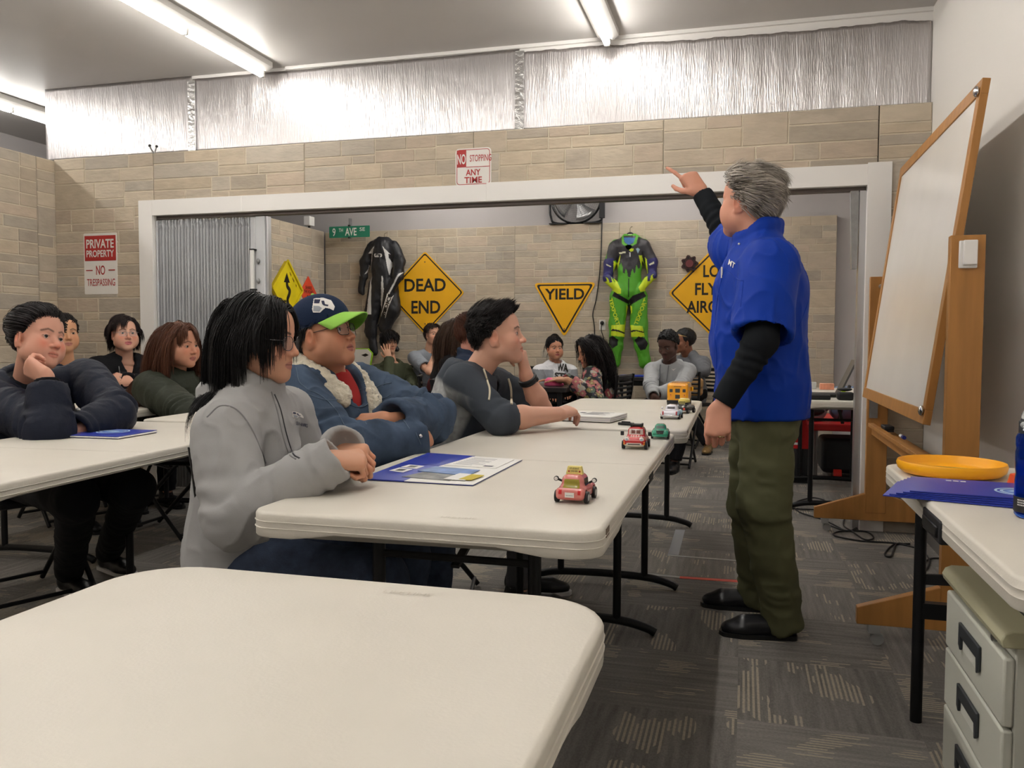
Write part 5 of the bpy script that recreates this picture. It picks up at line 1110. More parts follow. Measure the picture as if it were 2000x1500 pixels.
    if stubble is not None: mixc(.28*np.clip((-.045-z)/.02, 0, 1)*np.clip((y-.0)/.03, 0, 1)*(z > -.13)*(1-np.exp(-((ax/.03)**2+((z+.06)/.02)**2)*1.2)*.3), Lc(stubble))
    e = (x/.0235)**2+((z+.0682)/np.where(z > -.0672, .0112, .0128+mouth))**2
    mixc(np.clip((1.12-e)/.25, 0, 1)*(y > .075), lipc); mixc(np.clip(1-np.abs(z+.0672+.0*x)/.0016, 0, 1)*(ax < .022)*(y > .075), lipc*.35)
    mixc(np.clip(1-(seg_d(ax, z, [(.0125, .0205), (.030, .0275 if fem else .0255), (.050, .0195)])-.0016)/.0034, 0, 1)*(y > .045)*(.85 if not fem else .8), Lc(brow))
    dx = np.clip((ax-.032)/.0150, -1, 1); up = .0058*open_*np.sqrt(1-dx*dx)-.001
    mixc(np.clip(1-np.abs(z-up-.0008)/.0018, 0, 1)*(np.abs(ax-.032) < .0155)*(y > .07)*.85, Lc((36, 26, 24))); mixc(np.clip(1-np.abs(z+up+.0024)/.0012, 0, 1)*(np.abs(ax-.032) < .0145)*(y > .07)*.35, Lc((60, 40, 36)))
    if scalp is not None:
        p0, n0 = hairplane; d = (y-p0[1])*n0[1]+(z-p0[2])*n0[2]
        mixc(np.clip(-d/.004+.5, 0, 1)*((ax < .0745) | (z > .025)), Lc(scalp))
    return H.w(P), F, col
def eyes(H, par, iris=(60, 40, 28), gaze=(0, 1, 0), lod=12):
    for s in (-1, 1):
        mb = MB().sph((0, 0, 0), 1.0, lod*2); P = np.array(mb.v)
        g = nrm(gaze); d = P@g; col = np.where(d[:, None] > .93, Lc((8, 6, 6)), np.where(d[:, None] > .77, Lc(iris)*.55, Lc((214, 206, 198))))
        mb.tint = col; R_ = .0126*H.sc; mb.v = [tuple(H.w(V3(s*.032, .0745, -.0008))+H.R@(p*R_)) for p in P]
        mb.build('eye', m_eye, par, angle=180)
def glasses(H, par, c=(40, 40, 44), w=.047, h_=.036, y=.103, z=-.004, th=.0011, square=.45, lens=.12):
    m = mat('frame_%d_%d_%d' % tuple(c), c, .3, .6); g = empty('glasses'); g.parent = par; KIDS.setdefault(par.name, []).append(g); fr = MB()
    for s in (-1, 1):
        poly = rrect(w, h_, min(w, h_)*square, 6); bow = lambda u: -.006*(u/.06)**2*10*.06
        pts = [H.w(V3(s*.033+p[0], y-.010*((s*.033+p[0])/.055)**2, z+p[1])) for p in poly]; fr.tube(pts, th*H.sc, 6, closed=True)
        fr.tube([H.w(V3(s*.056, y-.010, z+.008)), H.w(V3(s*.0715, y-.028, z+.008)), H.w(V3(s*.0765, .0, z+.010)), H.w(V3(s*.0775, -.02, z-.008))], th*1.1*H.sc, 6)
        lm = MB(); lm.add([H.w(V3(s*.033+p[0]*.98, y-.010*((s*.033+p[0])/.055)**2, z+p[1]*.98)) for p in poly], [tuple(range(len(poly)))]); o = lm.build('lens', mat('lens_glass', (240, 240, 245), .03, alpha=lens, spec=.9), g, smooth=False)
    fr.tube([H.w(V3(-.011, y-.002, z+.004)), H.w(V3(0, y+.003, z+.007)), H.w(V3(.011, y-.002, z+.004))], th*H.sc, 6); fr.build('frame', m, g)
    return g

def hand_prims(W_, d, n, left, curl=(20, 30, 25), spread=6, thumb=(.75, .35, -.25), sc=1.0, curls=None, tb=(.35, .25)):
    """W wrist, d towards the knuckles, n out of the back of the hand; returns capsules"""
    d = nrm(d); n = nrm(n-d*(np.asarray(n)@d)); s = nrm(np.cross(d, n) if left else np.cross(n, d)); out = []       # s: thumb side
    W_ = np.array(W_, float); k = sc; offs = [.030, .0105, -.0095, -.028]; Lk = [.090, .093, .088, .079]; ph = [(.043, .026, .021), (.047, .030, .022), (.043, .027, .021), (.034, .020, .019)]; rr = [.0088, .009, .0085, .0075]
    for i in range(4):
        kn = W_+d*Lk[i]*k+s*offs[i]*k; out.append((W_+d*.012*k+s*offs[i]*.62*k, kn, .0155*k, .0118*k, .016))
    out.append((W_+d*.03*k+s*.012*k-n*.006*k, W_+d*.075*k-s*.012*k-n*.005*k, .017*k, .014*k, .02))
    for i in range(4):
        kn = W_+d*Lk[i]*k+s*offs[i]*k; cs = curls[i] if curls else curl; a = 0; p = kn; dd = nrm(d+s*math.tan(math.radians(spread*(1.5-i)*.9)))
        for j in range(3):
            a += math.radians(cs[j]); v = dd*math.cos(a)-n*math.sin(a); q = p+v*ph[i][j]*k; r0 = rr[i]*k*(1-.09*j); out.append((p, q, r0, r0*.92, .0035)); p = q
    b = W_+d*.022*k+s*.026*k-n*.006*k; t0 = nrm(d*thumb[0]+s*thumb[1]+n*thumb[2]); p1 = b+t0*.045*k
    t1 = nrm(t0+d*tb[0]-s*tb[1]*1.0-n*.1); p2 = p1+t1*.033*k; t2 = nrm(t1+d*tb[0]*.5-s*tb[1]); p3 = p2+t2*.026*k
    out += [(W_+d*.012*k+s*.014*k, b, .017*k, .0155*k, .015), (b, p1, .0155*k, .0115*k, .01), (p1, p2, .0112*k, .0098*k, .004), (p2, p3, .0098*k, .0078*k, .004)]
    return out
def arm_mesh(S_, E_, W_, hp, skin, h=.003, r=(.044, .036, .026), fore_only=True, redk=.35):
    pts = [p for q in hp for p in q[:2]]+[W_, E_]+([] if fore_only else [S_]); lo = np.min(pts, 0)-.06; hi = np.max(pts, 0)+.06
    S = SDF(lo, hi, h)
    if not fore_only: S.add(rc(S_, E_, r[0]*1.1, r[1]), .01)
    E_ = np.array(E_, float); W_ = np.array(W_, float); m = E_+(W_-E_)*.35
    S.add(rc(E_, m, r[1], r[1]*1.08), .02).add(rc(m, W_, r[1]*1.02, r[2]), .02)
    for a, b, ra, rb, k in hp: S.add(rc(a, b, ra, rb), k)
    P, F = S.mesh(); skin = Lc(skin); col = np.tile(skin, (len(P), 1))
    kn = np.full(len(P), 9.0)
    for a, b, ra, rb, k in hp:
        kn = np.minimum(kn, np.linalg.norm(P-b, axis=1))
    m = (np.clip(1-kn/.016, 0, 1)*redk)[:, None]; col = col*(1-m)+skin*V3(1.0, .72, .66)*m
    return P, F, col

class Pose: pass
def pose(P, N, face, SLw=.18, head=None, drop=.05):
    J = Pose(); J.P = np.array(P, float); J.N = np.array(N, float); J.u = nrm(J.N-J.P); f = V3(math.cos(math.radians(face)), math.sin(math.radians(face)), 0); J.s = nrm(np.cross(J.u, f)); J.f = np.cross(J.s, J.u)
    J.C = J.P+(J.N-J.P)*.66; J.SL = J.N-J.u*drop+J.s*SLw; J.SR = J.N-J.u*drop-J.s*SLw; J.w = SLw/.18
    h = V3(J.f[0], J.f[1], 0); h = nrm(h); s = nrm(np.cross(EZ, h)); J.h, J.hs = h, s
    for sg, q in ((1, 'L'), (-1, 'R')):
        hip = J.P+s*sg*.09; kn = hip+h*.42+s*sg*.03; kn[2] = .50; an = kn+h*-.03; an[2] = .085
        setattr(J, 'H'+q, hip); setattr(J, 'K'+q, kn); setattr(J, 'A'+q, an)
    return J
def elbow(S_, W_, hint, a=.29, b=.26):
    S_, W_ = np.array(S_, float), np.array(W_, float); v = W_-S_; L = np.linalg.norm(v); u = v/L; L = min(L, (a+b)*.999)
    x = (a*a-b*b+L*L)/(2*L); y = math.sqrt(max(a*a-x*x, 0)); k = np.array(hint, float); k = nrm(k-u*(k@u)); return S_+u*x+k*y
def seg_param(P, segs):
    """nearest segment index, distance along it (m), perpendicular distance"""
    best = np.full(len(P), 9.0); idx = np.zeros(len(P), int); tt = np.zeros(len(P))
    for i, (a, b, r_) in enumerate(segs):
        a = np.array(a, float); b = np.array(b, float); L = np.linalg.norm(b-a); u = (b-a)/L; t = np.clip((P-a)@u, 0, L); d = np.linalg.norm(P-a-t[:, None]*u, axis=1)-r_
        m = d < best; best[m] = d[m]; idx[m] = i; tt[m] = t[m]
    return idx, tt, best
def garment(J, name, m, par, h=.007, inf=.018, arm=(.060, .050, .040), sleeve=(1.0, 1.0), hem=.10, chest=(.150, .105, .17), belly=(.150, .115, .15), hips=(.165, .13, .11), neck=.066, fold=.006, ring=.006, quilt=0, hood=None, paint=None, base=None, collar=None, extra=(), cuts=(), nosleeve=False, neckk=.012, foldf=(9, 9, 6), seed=1, cuffs=True, open_front=None, kt=.05, short=False, elbow_k=.012, collar_h=.03):
    w = J.w; B = np.stack([J.s, J.f, J.u], 1); M_ = .14+inf
    pts = [J.P-J.u*hem, J.N, J.SL, J.SR]+([] if nosleeve else [J.EL, J.ER, J.WL, J.WR]); lo = np.min(pts, 0)-M_-.05; hi = np.max(pts, 0)+M_+(.04 if hood else 0)
    S = SDF(lo, hi, h)
    S.add(el(J.C+J.f*.0, (chest[0]*w+inf, chest[1]+inf, chest[2]+inf), B)); S.add(el(J.P*.60+J.N*.40+J.f*.015, (belly[0]*w+inf, belly[1]+inf, belly[2]+inf), B), kt); S.add(clip(el(J.P+J.u*(.02 if hem < .09 else .0), (hips[0]*w+inf, hips[1]+inf, hips[2]+inf+hem), B), J.P-J.u*hem, -J.u), kt)
    S.add(rc(J.SL+J.u*.0, J.SR, .050+inf, .050+inf), .04); S.add(rc(J.N-J.u*.015, J.N+J.u*.01, .062+inf*.6, .055+inf*.6), .04)
    for s_ in (J.SL, J.SR): S.add(rc(J.N+J.u*.005, s_, .045+inf*.7, .046+inf), .03)
    J.segs = [(J.P-J.u*.1, J.N, .165*w)]
    if not nosleeve:
        for q, sl in (('L', sleeve[0]), ('R', sleeve[1])):
            s_, e_, w_ = getattr(J, 'S'+q), getattr(J, 'E'+q), getattr(J, 'W'+q); J.segs += [(s_, e_, arm[0]), (e_, w_, arm[1])]
            if sl <= .5:
                f = sl/.5; en = s_+(e_-s_)*f; S.add(clip(rc(s_, en+(e_-s_)*.3, arm[0]+inf*.8, arm[0]*.97+inf*.8), en, e_-s_), .02); S.sub(rc(en-nrm(e_-s_)*.012, en+(e_-s_)*.3, arm[0]*.97+inf*.8-.012), .002)
            else:
                f = (sl-.5)/.5; en = e_+(w_-e_)*f; S.add(rc(s_, e_, arm[0]+inf*.8, arm[1]+inf*.7), .02); r2 = (arm[1]+(arm[2]-arm[1])*f)+inf*.5; S.add(clip(rc(e_, en+(w_-e_)*.2, arm[1]+inf*.7, r2), en, w_-e_), elbow_k); S.sub(rc(en-nrm(w_-e_)*.006, en+(w_-e_)*.3, r2-.009), .002)
    for e in extra: S.add(*e)
    if hood:
        k = hood; nb = J.N
        pts_ = [nb+J.f*.075-J.u*.045+J.s*.02*0+J.s*.035, nb+J.s*.085+J.f*.02+J.u*.0, nb+J.s*.075-J.f*.07+J.u*.012, nb-J.f*.10+J.u*.005, nb-J.s*.075-J.f*.07+J.u*.012, nb-J.s*.085+J.f*.02+J.u*.0, nb+J.f*.075-J.u*.045-J.s*.035]
        C_ = bez(pts_, 3)
        for a, b in zip(C_[:-1], C_[1:]): S.add(rc(a, b, .024*k, .024*k), .012)
        S.add(el(nb-J.f*.105-J.u*.05, (.085*k, .035*k, .075*k), B), .03)
    if collar:
        C_ = [nb_ for nb_ in bez([J.N+J.f*.062*collar-J.u*.015+J.s*.02, J.N+J.s*.066*collar+J.u*.015, J.N-J.f*.066*collar+J.u*.03, J.N-J.s*.066*collar+J.u*.015, J.N+J.f*.062*collar-J.u*.015-J.s*.02], 4)]
        for a, b in zip(C_[:-1], C_[1:]): S.add(rc(a, b, .013, .013), .006); S.add(rc(a+J.u*collar_h, b+J.u*collar_h, .011, .011), .025)
    if neck: S.sub(rc(J.N-J.u*.02, J.N+J.u*.14+J.f*.03, neck*.93, neck*1.12), neckk)
    if open_front: S.sub(rc(J.N+J.f*.075, J.N+J.f*.12-J.u*open_front[1], open_front[0], .004, ), .006)
    for c in cuts: c(S)
    P, F = S.mesh()
    idx, t, d = seg_param(P, J.segs); N = vnormals(P, F); r_ = noise3(P*np.array(foldf), seed); q_ = noise3(P*np.array(foldf)*2.1+.7*noise3(P*6, seed+5)[:, None], seed+1); dsp = fold*(.55*(1-np.abs(r_)*2)+.55*(1-2*np.abs(q_))**2*np.sign(1-2*np.abs(q_)))
    if ring and not nosleeve:
        for i in range(1, len(J.segs)):
            L = np.linalg.norm(np.array(J.segs[i][1])-np.array(J.segs[i][0])); te = (L-t) if i % 2 else t; mm = idx == i
            wm = np.clip(noise3(P*7, seed+6)+.35, 0, 1); dsp += mm*ring*wm*np.exp(-(te/.11)**2)*np.sin(te*2*math.pi/.045+5*noise3(P*9, seed+2))
            if i % 2 == 0: dsp += mm*ring*.5*wm*np.exp(-((L-t)/.07)**2)*np.sin(t*2*math.pi/.036+4*noise3(P*9, seed+3))
    if quilt:
        q, per = quilt; dsp += q*(np.abs(np.sin(math.pi*(t+.004*r_)/per))**.6-.6)
    P = P+N*dsp[:, None]; col = None
    if base is not None:
        col = np.tile(Lc(base), (len(P), 1))
        if paint: paint(P, idx, t, col, J)
    o = mesh_obj(name, P, F, m, par, col); J.bv = BVHTree.FromPolygons([tuple(p) for p in P], [tuple(f) for f in F]); return o
def trousers(J, m, par, h=.009, r=(.088, .066, .052), hipr=(.16, .125, .10), shoes=None, cuff=.02, fold=.006, name='trousers', seed=4, lo_cut=None):
    B = np.stack([J.hs, J.h, EZ], 1); pts = [J.P, J.KL, J.KR, J.AL, J.AR]; S = SDF(np.min(pts, 0)-.17, np.max(pts, 0)+.15, h)
    S.add(el(J.P-EZ*.01, hipr, B))
    for q in 'LR':
        H_, K_, A_ = getattr(J, 'H'+q), getattr(J, 'K'+q), getattr(J, 'A'+q); S.add(rc(H_, K_, r[0], r[1]), .05); S.add(clip(rc(K_, A_+(A_-K_)*.25, r[1], r[2]), A_+EZ*cuff, A_-K_), .03)
    P, F = S.mesh(); N = vnormals(P, F); P = P+N*(fold*(.5*(1-2*np.abs(noise3((P+.05*noise3(P*5, 9)[:, None])*V3(9, 9, 13), seed)))+.4*(1-2*np.abs(noise3((P+.06*noise3(P*5, 8)[:, None])*V3(16, 16, 26), seed+1)))))[:, None]
    return mesh_obj(name, P, F, m, par)
def shoe(A_, fwd, m, par, L=.27, h=.005, sole=None, high=.0, name='shoe', w=1.0, heel=False):
    f = nrm(V3(fwd[0], fwd[1], 0)); s = np.cross(EZ, f); B = np.stack([s, f, EZ], 1); o = V3(A_[0], A_[1], A_[2]-.085)
    S = SDF(np.min([o, o+f*L], 0)-.12, np.max([o+EZ*(.14+high), o+f*L], 0)+.10, h)
    S.add(el(o+EZ*.05-f*.02, (.036*w, .05, .05), B)); S.add(rc(o+EZ*.042, o+f*.13+EZ*.034, .038*w, .040*w), .02); S.add(el(o+f*.145+EZ*.028, (.042*w, .075, .032), B), .02); S.add(rc(o+EZ*.05-f*.01, o+EZ*(.095+high)-f*.015, .040, .042), .02)
    S.cut(o+EZ*.006, -EZ); P, F = S.mesh(); ob = mesh_obj(name, P, F, m, par)
    mb = MB(); poly = [(-.038*w, -.055), (.038*w, -.055), (.044*w, .06), (.046*w, .15), (.03*w, .215), (0, .228), (-.03*w, .215), (-.046*w, .15), (-.044*w, .06)]
    q = [o+s*p[0]+f*p[1] for p in rpoly(poly, .02, 3)]; mb.prism([(p[0], p[1]) for p in q], (0, 0, o[2]), EX, EY, .016); mb.build('sole', sole or m, ob)
    return ob
def core(J, par_mesh):
    """the hidden trunk and limbs under the clothes, so the body is one figure"""
    pts = [J.P, J.N, J.EL, J.ER, J.WL, J.WR, J.KL, J.KR, J.AL, J.AR]; S = SDF(np.min(pts, 0)-.16, np.max(pts, 0)+.12, .016); B = np.stack([J.s, J.f, J.u], 1)
    S.add(el(J.C, (.135*J.w, .09, .16), B)); S.add(el(J.P*.6+J.N*.4, (.125*J.w, .09, .14), B), .05); S.add(el(J.P, (.14*J.w, .105, .10), B), .05); S.add(rc(J.SL, J.SR, .048, .048), .03); S.add(rc(J.N-J.u*.06, J.N, .06, .05), .03)
    for q in 'LR':
        S.add(rc(getattr(J, 'S'+q), getattr(J, 'E'+q), .045, .036), .02); S.add(rc(getattr(J, 'E'+q), getattr(J, 'W'+q), .036, .027), .01)
        S.add(rc(getattr(J, 'H'+q), getattr(J, 'K'+q), .07, .05), .03); S.add(rc(getattr(J, 'K'+q), getattr(J, 'A'+q), .05, .035), .02)
    P, F = S.mesh(); return P, F, np.tile(Lc(par_mesh), (len(P), 1))
# ---- hair
def roots(n, seed, plane, ymax=None, zmin=None):
    rg = np.random.RandomState(seed); out = np.zeros((0, 3))
    while len(out) < n:
        u = rg.normal(size=(n*3, 3)); u /= np.linalg.norm(u, axis=1)[:, None]; p = SK_C+u*SK_R
        m = ((p[:, 1]-plane[0][1])*plane[1][1]+(p[:, 2]-plane[0][2])*plane[1][2]) < .007*noise3(p*70, seed)+.004*rg.rand(len(p))-.004
        if zmin is not None: m &= p[:, 2] > zmin
        out = np.concatenate([out, p[m]])
    return out[:n]
def flow(p, d, L, k, field, col, seed=1, jit=.1, off=None):
    rg = np.random.RandomState(seed); n = len(p); d = d/(np.linalg.norm(d, axis=1)[:, None]+1e-9); off = np.zeros(n) if off is None else off; out = [p.copy()]; st = (L/k*(.8+.35*noise3(p*40, seed+7)))[:, None]
    J_ = (rg.normal(size=(n, 3))*.45+1.5*np.stack([noise3(p*42, seed+q) for q in (11, 12, 13)], 1))*jit; off = off*(.55+.9*np.clip(noise3(p*36, seed+20)+.5, 0, 1.2))
    for i in range(k):
        g, wgt = field(p, i/k); d = d*(1-wgt)+g*wgt+J_*(.5+rg.normal(size=(n, 1))*.3)*.4; d /= np.linalg.norm(d, axis=1)[:, None]+1e-9; p = p+d*st
        for c, r_ in col:
            q = (p-c)/(np.asarray(r_)+off[:, None]); l = np.linalg.norm(q, axis=1); m = l < 1
            p[m] = c+(q[m]/l[m][:, None])*(np.asarray(r_)+off[m][:, None])
        out.append(p.copy())
    return np.stack(out, 1)
def strands(H, path, r0, r1=.25, m=3, wide=1.7, flat=.65, tint=(20, 16, 14), var=.35, seed=2):
    n, k, _ = path.shape; T = np.gradient(path, axis=1); T /= np.linalg.norm(T, axis=2)[..., None]+1e-9; rad = path-SK_C; X = np.cross(T, rad); X /= np.linalg.norm(X, axis=2)[..., None]+1e-9; Y = np.cross(X, T)
    s = np.linspace(0, 1, k); rr = r0*np.where(s < .25, .75+s, 1.0-(1-r1)*np.clip((s-.45)/.55, 0, 1)**1.3)
    an = np.linspace(0, 2*np.pi, m, endpoint=False); P = path[:, :, None, :]+rr[None, :, None, None]*(X[:, :, None, :]*np.cos(an)[None, None, :, None]*wide+Y[:, :, None, :]*np.sin(an)[None, None, :, None]*flat)
    base = (np.arange(n)*k*m)[:, None, None]; i = np.arange(k-1)[None, :, None]*m; j = np.arange(m)[None, None, :]; j2 = (j+1) % m
    F = np.stack([base+i+j, base+i+j2, base+i+m+j2, base+i+m+j], -1).reshape(-1, 4)
    rg = np.random.RandomState(seed); col = np.repeat((1+var*(.5*(rg.rand(n)*2-1)+.9*noise3(path[:, 0]*48, seed+30)))[:, None]*Lc(tint)[None, :], k*m, 0)
    return H.w(P.reshape(-1, 3)), F, col
def hair_cap(H, t, plane, tint, h=.004, extra=(), sub=(), bump=.003, freq=60):
    S = SDF(V3(-.13, -.16, -.14), V3(.13, .13, .19), h/H.sc); S.add(el(SK_C+V3(0, -.004, .004), SK_R+t))
    for e in extra: S.add(*e)
    S.cut(plane[0], plane[1])
    for e in sub: S.sub(*e)
    P, F = S.mesh(); N = vnormals(P, F); P = P+N*(bump*noise3(P*freq, 7))[:, None]
    return H.w(P), F, np.tile(Lc(tint), (len(P), 1))
def hair_obj(parts, par, name='hair'):
    P, F, T = join_mesh(parts); return mesh_obj(name, P, F, m_hair, par, T)
PL_M = (V3(0, .074, .082), nrm(V3(0, .115, -.155)))       # hairline plane, short hair
PL_F = (V3(0, .074, .084), nrm(V3(0, .13, -.14)))
def person(label, loc, group=None):
    t = thing('person', label, 'person', (0, 0, 0), 0, group); return t
def body(par, parts):
    P, F, T = join_mesh(parts); return mesh_obj('body', P, F, m_skin, par, T)
def on(J, px, py, off=.0015):
    """point of the garment seen at a photo position, and its normal"""
    v = ray(px, py); v = v/np.linalg.norm(v); hit = J.bv.ray_cast(Vector(CAM), Vector(v))
    if hit[0] is None: return None, None
    n = np.array(hit[1]); n = n if n@v < 0 else -n
    return np.array(hit[0])+n*off, n
def seam(J, pts, r, m, par, name='seam', n=6, off=.0, flat=None):
    P = [on(J, *p, off)[0] for p in bez([V3(p[0], p[1], 0) for p in pts], n)[:, :2]]; P = [p for p in P if p is not None]
    if len(P) < 3: return None
    return MB().tube(P, r, 6, flat=flat).build(name, m, par)
def patch(J, poly, m, par, name='patch', off=.002, n=60):
    """an applied piece that follows the garment: polygon in photo positions, filled with small facets"""
    q = np.array(poly, float); lo, hi = q.min(0), q.max(0); st = max(hi-lo)/n; nx, ny = [max(2, int(math.ceil(k/st))) for k in hi-lo]; vid = {}; vs_ = []; fs = []
    def v(i, j):
        if (i, j) not in vid:
            p = on(J, lo[0]+(hi[0]-lo[0])*i/nx, lo[1]+(hi[1]-lo[1])*j/ny, off)[0]; vid[i, j] = None if p is None else len(vs_)
            if p is not None: vs_.append(p)
        return vid[i, j]
    for i in range(nx):
        for j in range(ny):
            if not pip(np.array([lo[0]+(hi[0]-lo[0])*(i+.5)/nx]), np.array([lo[1]+(hi[1]-lo[1])*(j+.5)/ny]), poly)[0]: continue
            k = (v(i, j), v(i+1, j), v(i+1, j+1), v(i, j+1))
            if None not in k: fs.append(k)
    if not fs: return None
    return MB().add(vs_, fs).build(name, m, par, angle=180)
def words(J, body_, c, ux, uy, w, h_, m, par, off=.003, bold=.02):
    """lettering draped on the garment: c photo position, ux / uy photo directions of its axes"""
    v2, fs = text2d(body_, bold); lo, hi = v2.min(0), v2.max(0); q = (v2-(lo+hi)/2)/(hi-lo); P = [on(J, c[0]+ux[0]*a*w+uy[0]*b*h_, c[1]+ux[1]*a*w+uy[1]*b*h_, off)[0] for a, b in q]
    if any(p is None for p in P): return None
    return MB().add(P, fs).build('lettering', m, par, smooth=False)
# ---------------------------------------------------------------- the cast
A_ = lambda px, py, d: at(px, py, d=d)
JEAN = cloth('dark_jeans', (58, 67, 86), noise=(40, .25), bump=(300, .2)); BLKP = cloth('black_trousers', (26, 26, 29)); GRAYP = cloth('gray_trousers', (88, 88, 92)); BLUEJ = cloth('blue_jeans', (96, 120, 160), noise=(30, .2))
SHB = mat('black_shoe', (20, 20, 22), .4); SHW = mat('white_shoe_sole', (206, 204, 204), .5); LEA = mat('black_leather', (20, 20, 24), .28, bump=(30, .12))
def seat_pose(N, az, lean, SLw=.18, pz=.55, drop=.05):
    N = np.array(N, float); f = V3(math.cos(math.radians(az)), math.sin(math.radians(az)), 0); P = N-f*math.tan(math.radians(lean))*(N[2]-pz); P[2] = pz
    return pose(P, N, az, SLw, drop=drop)
def arms(J, WL, WR, EL=None, ER=None, hl=None, hr=None):
    J.WL, J.WR = np.array(WL, float), np.array(WR, float)
    J.EL = np.array(EL, float) if EL is not None else elbow(J.SL, J.WL, hl if hl is not None else -EZ*1.0+J.s*.5-J.f*.3)
    J.ER = np.array(ER, float) if ER is not None else elbow(J.SR, J.WR, hr if hr is not None else -EZ*1.0-J.s*.5-J.f*.3)
def hand(J, q, skin, d, n, h=.0032, fore=False, sc=1.0, **k):
    hp = hand_prims(getattr(J, 'W'+q), d, n, q == 'L', sc=sc, **k); return arm_mesh(getattr(J, 'S'+q), getattr(J, 'E'+q), getattr(J, 'W'+q), hp, skin, h=h, fore_only=not fore)
def legs_of(J, par, m, shoe_m=SHB, sole=None, **k):
    trousers(J, m, par, **k)
    for q in 'LR': shoe(getattr(J, 'A'+q), J.h, shoe_m, par, sole=sole, h=.008)
def chair_for(J, label, back=.02):
    back -= .09
    return folding_chair(label, J.P[0]-J.h[0]*back, J.P[1]-J.h[1]*back, math.atan2(J.h[1], J.h[0]))
RG = np.random.RandomState
PL_T = (V3(0, .083, .066), nrm(V3(0, .12, -.15)))
def tang(v, p, k):
    n = (p-SK_C)/SK_R**2; n /= np.linalg.norm(n, axis=1)[:, None]; v = v-n*(v*n).sum(1)[:, None]*k; return v/(np.linalg.norm(v, axis=1)[:, None]+1e-9)
def short_hair(H, tint, n=2200, L=.06, swirl=lambda p: V3(.3, .8, .1)+0*p, t=.010, plane=PL_M, r=.0013, wt=.3, seed=3, lift=.016, k=6, jit=.12, var=.35, face_fall=None, lmul=None, grav=.0, tp=.85):
    rt = roots(n, seed, plane); off = RG(seed).rand(n)*lift+t*.4; gl = H.ldir(-EZ)
    Ls = L*(.7+.6*RG(seed+1).rand(n))
    if lmul is not None: Ls = Ls*lmul(rt)
    path = flow(rt, (rt-SK_C)/SK_R**2*.008+swirl(rt)*.6, Ls, k, lambda p, s: (tang(swirl(p)+gl*grav, p, tp), wt), [(SK_C, SK_R+.003)], seed, jit, off)
    return [hair_cap(H, t, plane, tint), strands(H, path, r, .15, tint=tint, var=var, seed=seed)]
def long_hair(H, tint, n=2400, L=.30, part=0.0, t=.010, plane=PL_F, r=.0014, seed=5, k=14, cols=(), lift=.014, jit=.05, side=.9, var=.3, back=0.0, wave=0.0, lmul=None, pull=.34, frontcut=None):
    rt = roots(n, seed, plane); off = RG(seed).rand(n)*lift+t*.5; gl = H.ldir(-EZ); sg = np.sign(rt[:, 0]-part)[:, None]; ph = RG(seed+4).rand(n, 1)*6.3
    d0 = sg*V3(side, 0, 0)+V3(0, -.25-back, .15)+(rt-SK_C)*4; Ls = L*(.82+.3*RG(seed+1).rand(n))
    if lmul is not None: Ls = Ls*lmul(rt)
    def f(p, s):
        g = gl+V3(0, -back, 0)*(s < .35)+sg*V3(.35, 0, 0)*max(0, .3-s)*2+wave*np.concatenate([np.sin(s*16+ph), np.cos(s*16+ph), 0*ph], 1)
        return g/np.linalg.norm(g, axis=1)[:, None], pull
    path = flow(rt, d0, Ls, k, f, [(SK_C, SK_R+.004), (V3(0, .010, -.045), V3(.073, .076, .085))]+list(cols), seed, jit, off)
    return [hair_cap(H, t, plane, tint), strands(H, path, r, .25, tint=tint, var=var, seed=seed, wide=2.0)]
def tied_hair(H, tint, knot, n=2600, seed=8, bun=.04, plane=PL_T, t=.006, r=.0012, tail=None, lift=.008):
    rt = roots(n, seed, plane); off = RG(seed).rand(n)*lift+t*.5; K_ = np.array(knot, float); dist = np.linalg.norm(rt-K_, axis=1)
    path = flow(rt, (K_-rt)+(rt-SK_C)*.6, dist*1.25+.01, 10, lambda p, s: ((lambda v: v/(np.linalg.norm(v, axis=1)[:, None]+1e-9))(K_-p), .45), [(SK_C, SK_R+.002)], seed, .02, off)
    out = [hair_cap(H, t, plane, tint, extra=[(el(K_, (bun, bun*.9, bun)), .01)] if bun else []), strands(H, path, r, .6, tint=tint, seed=seed)]
    if bun:
        m = 300; u = RG(seed).normal(size=(m, 3)); u /= np.linalg.norm(u, axis=1)[:, None]; w_ = np.cross(u, RG(seed+1).normal(size=(m, 3))); w_ /= np.linalg.norm(w_, axis=1)[:, None]; s = np.linspace(0, 2.6, 8)
        pth = K_+(u[:, None, :]*np.cos(s)[None, :, None]+w_[:, None, :]*np.sin(s)[None, :, None])*bun*(1.0+.1*RG(seed+2).rand(m, 1, 1)); out.append(strands(H, pth, .0018, .5, tint=tint, seed=seed+1))
    return out
torso_col = lambda H, N, w=.2: (H.l(N)+V3(0, -.0, -.09), V3(w, .13, .10))

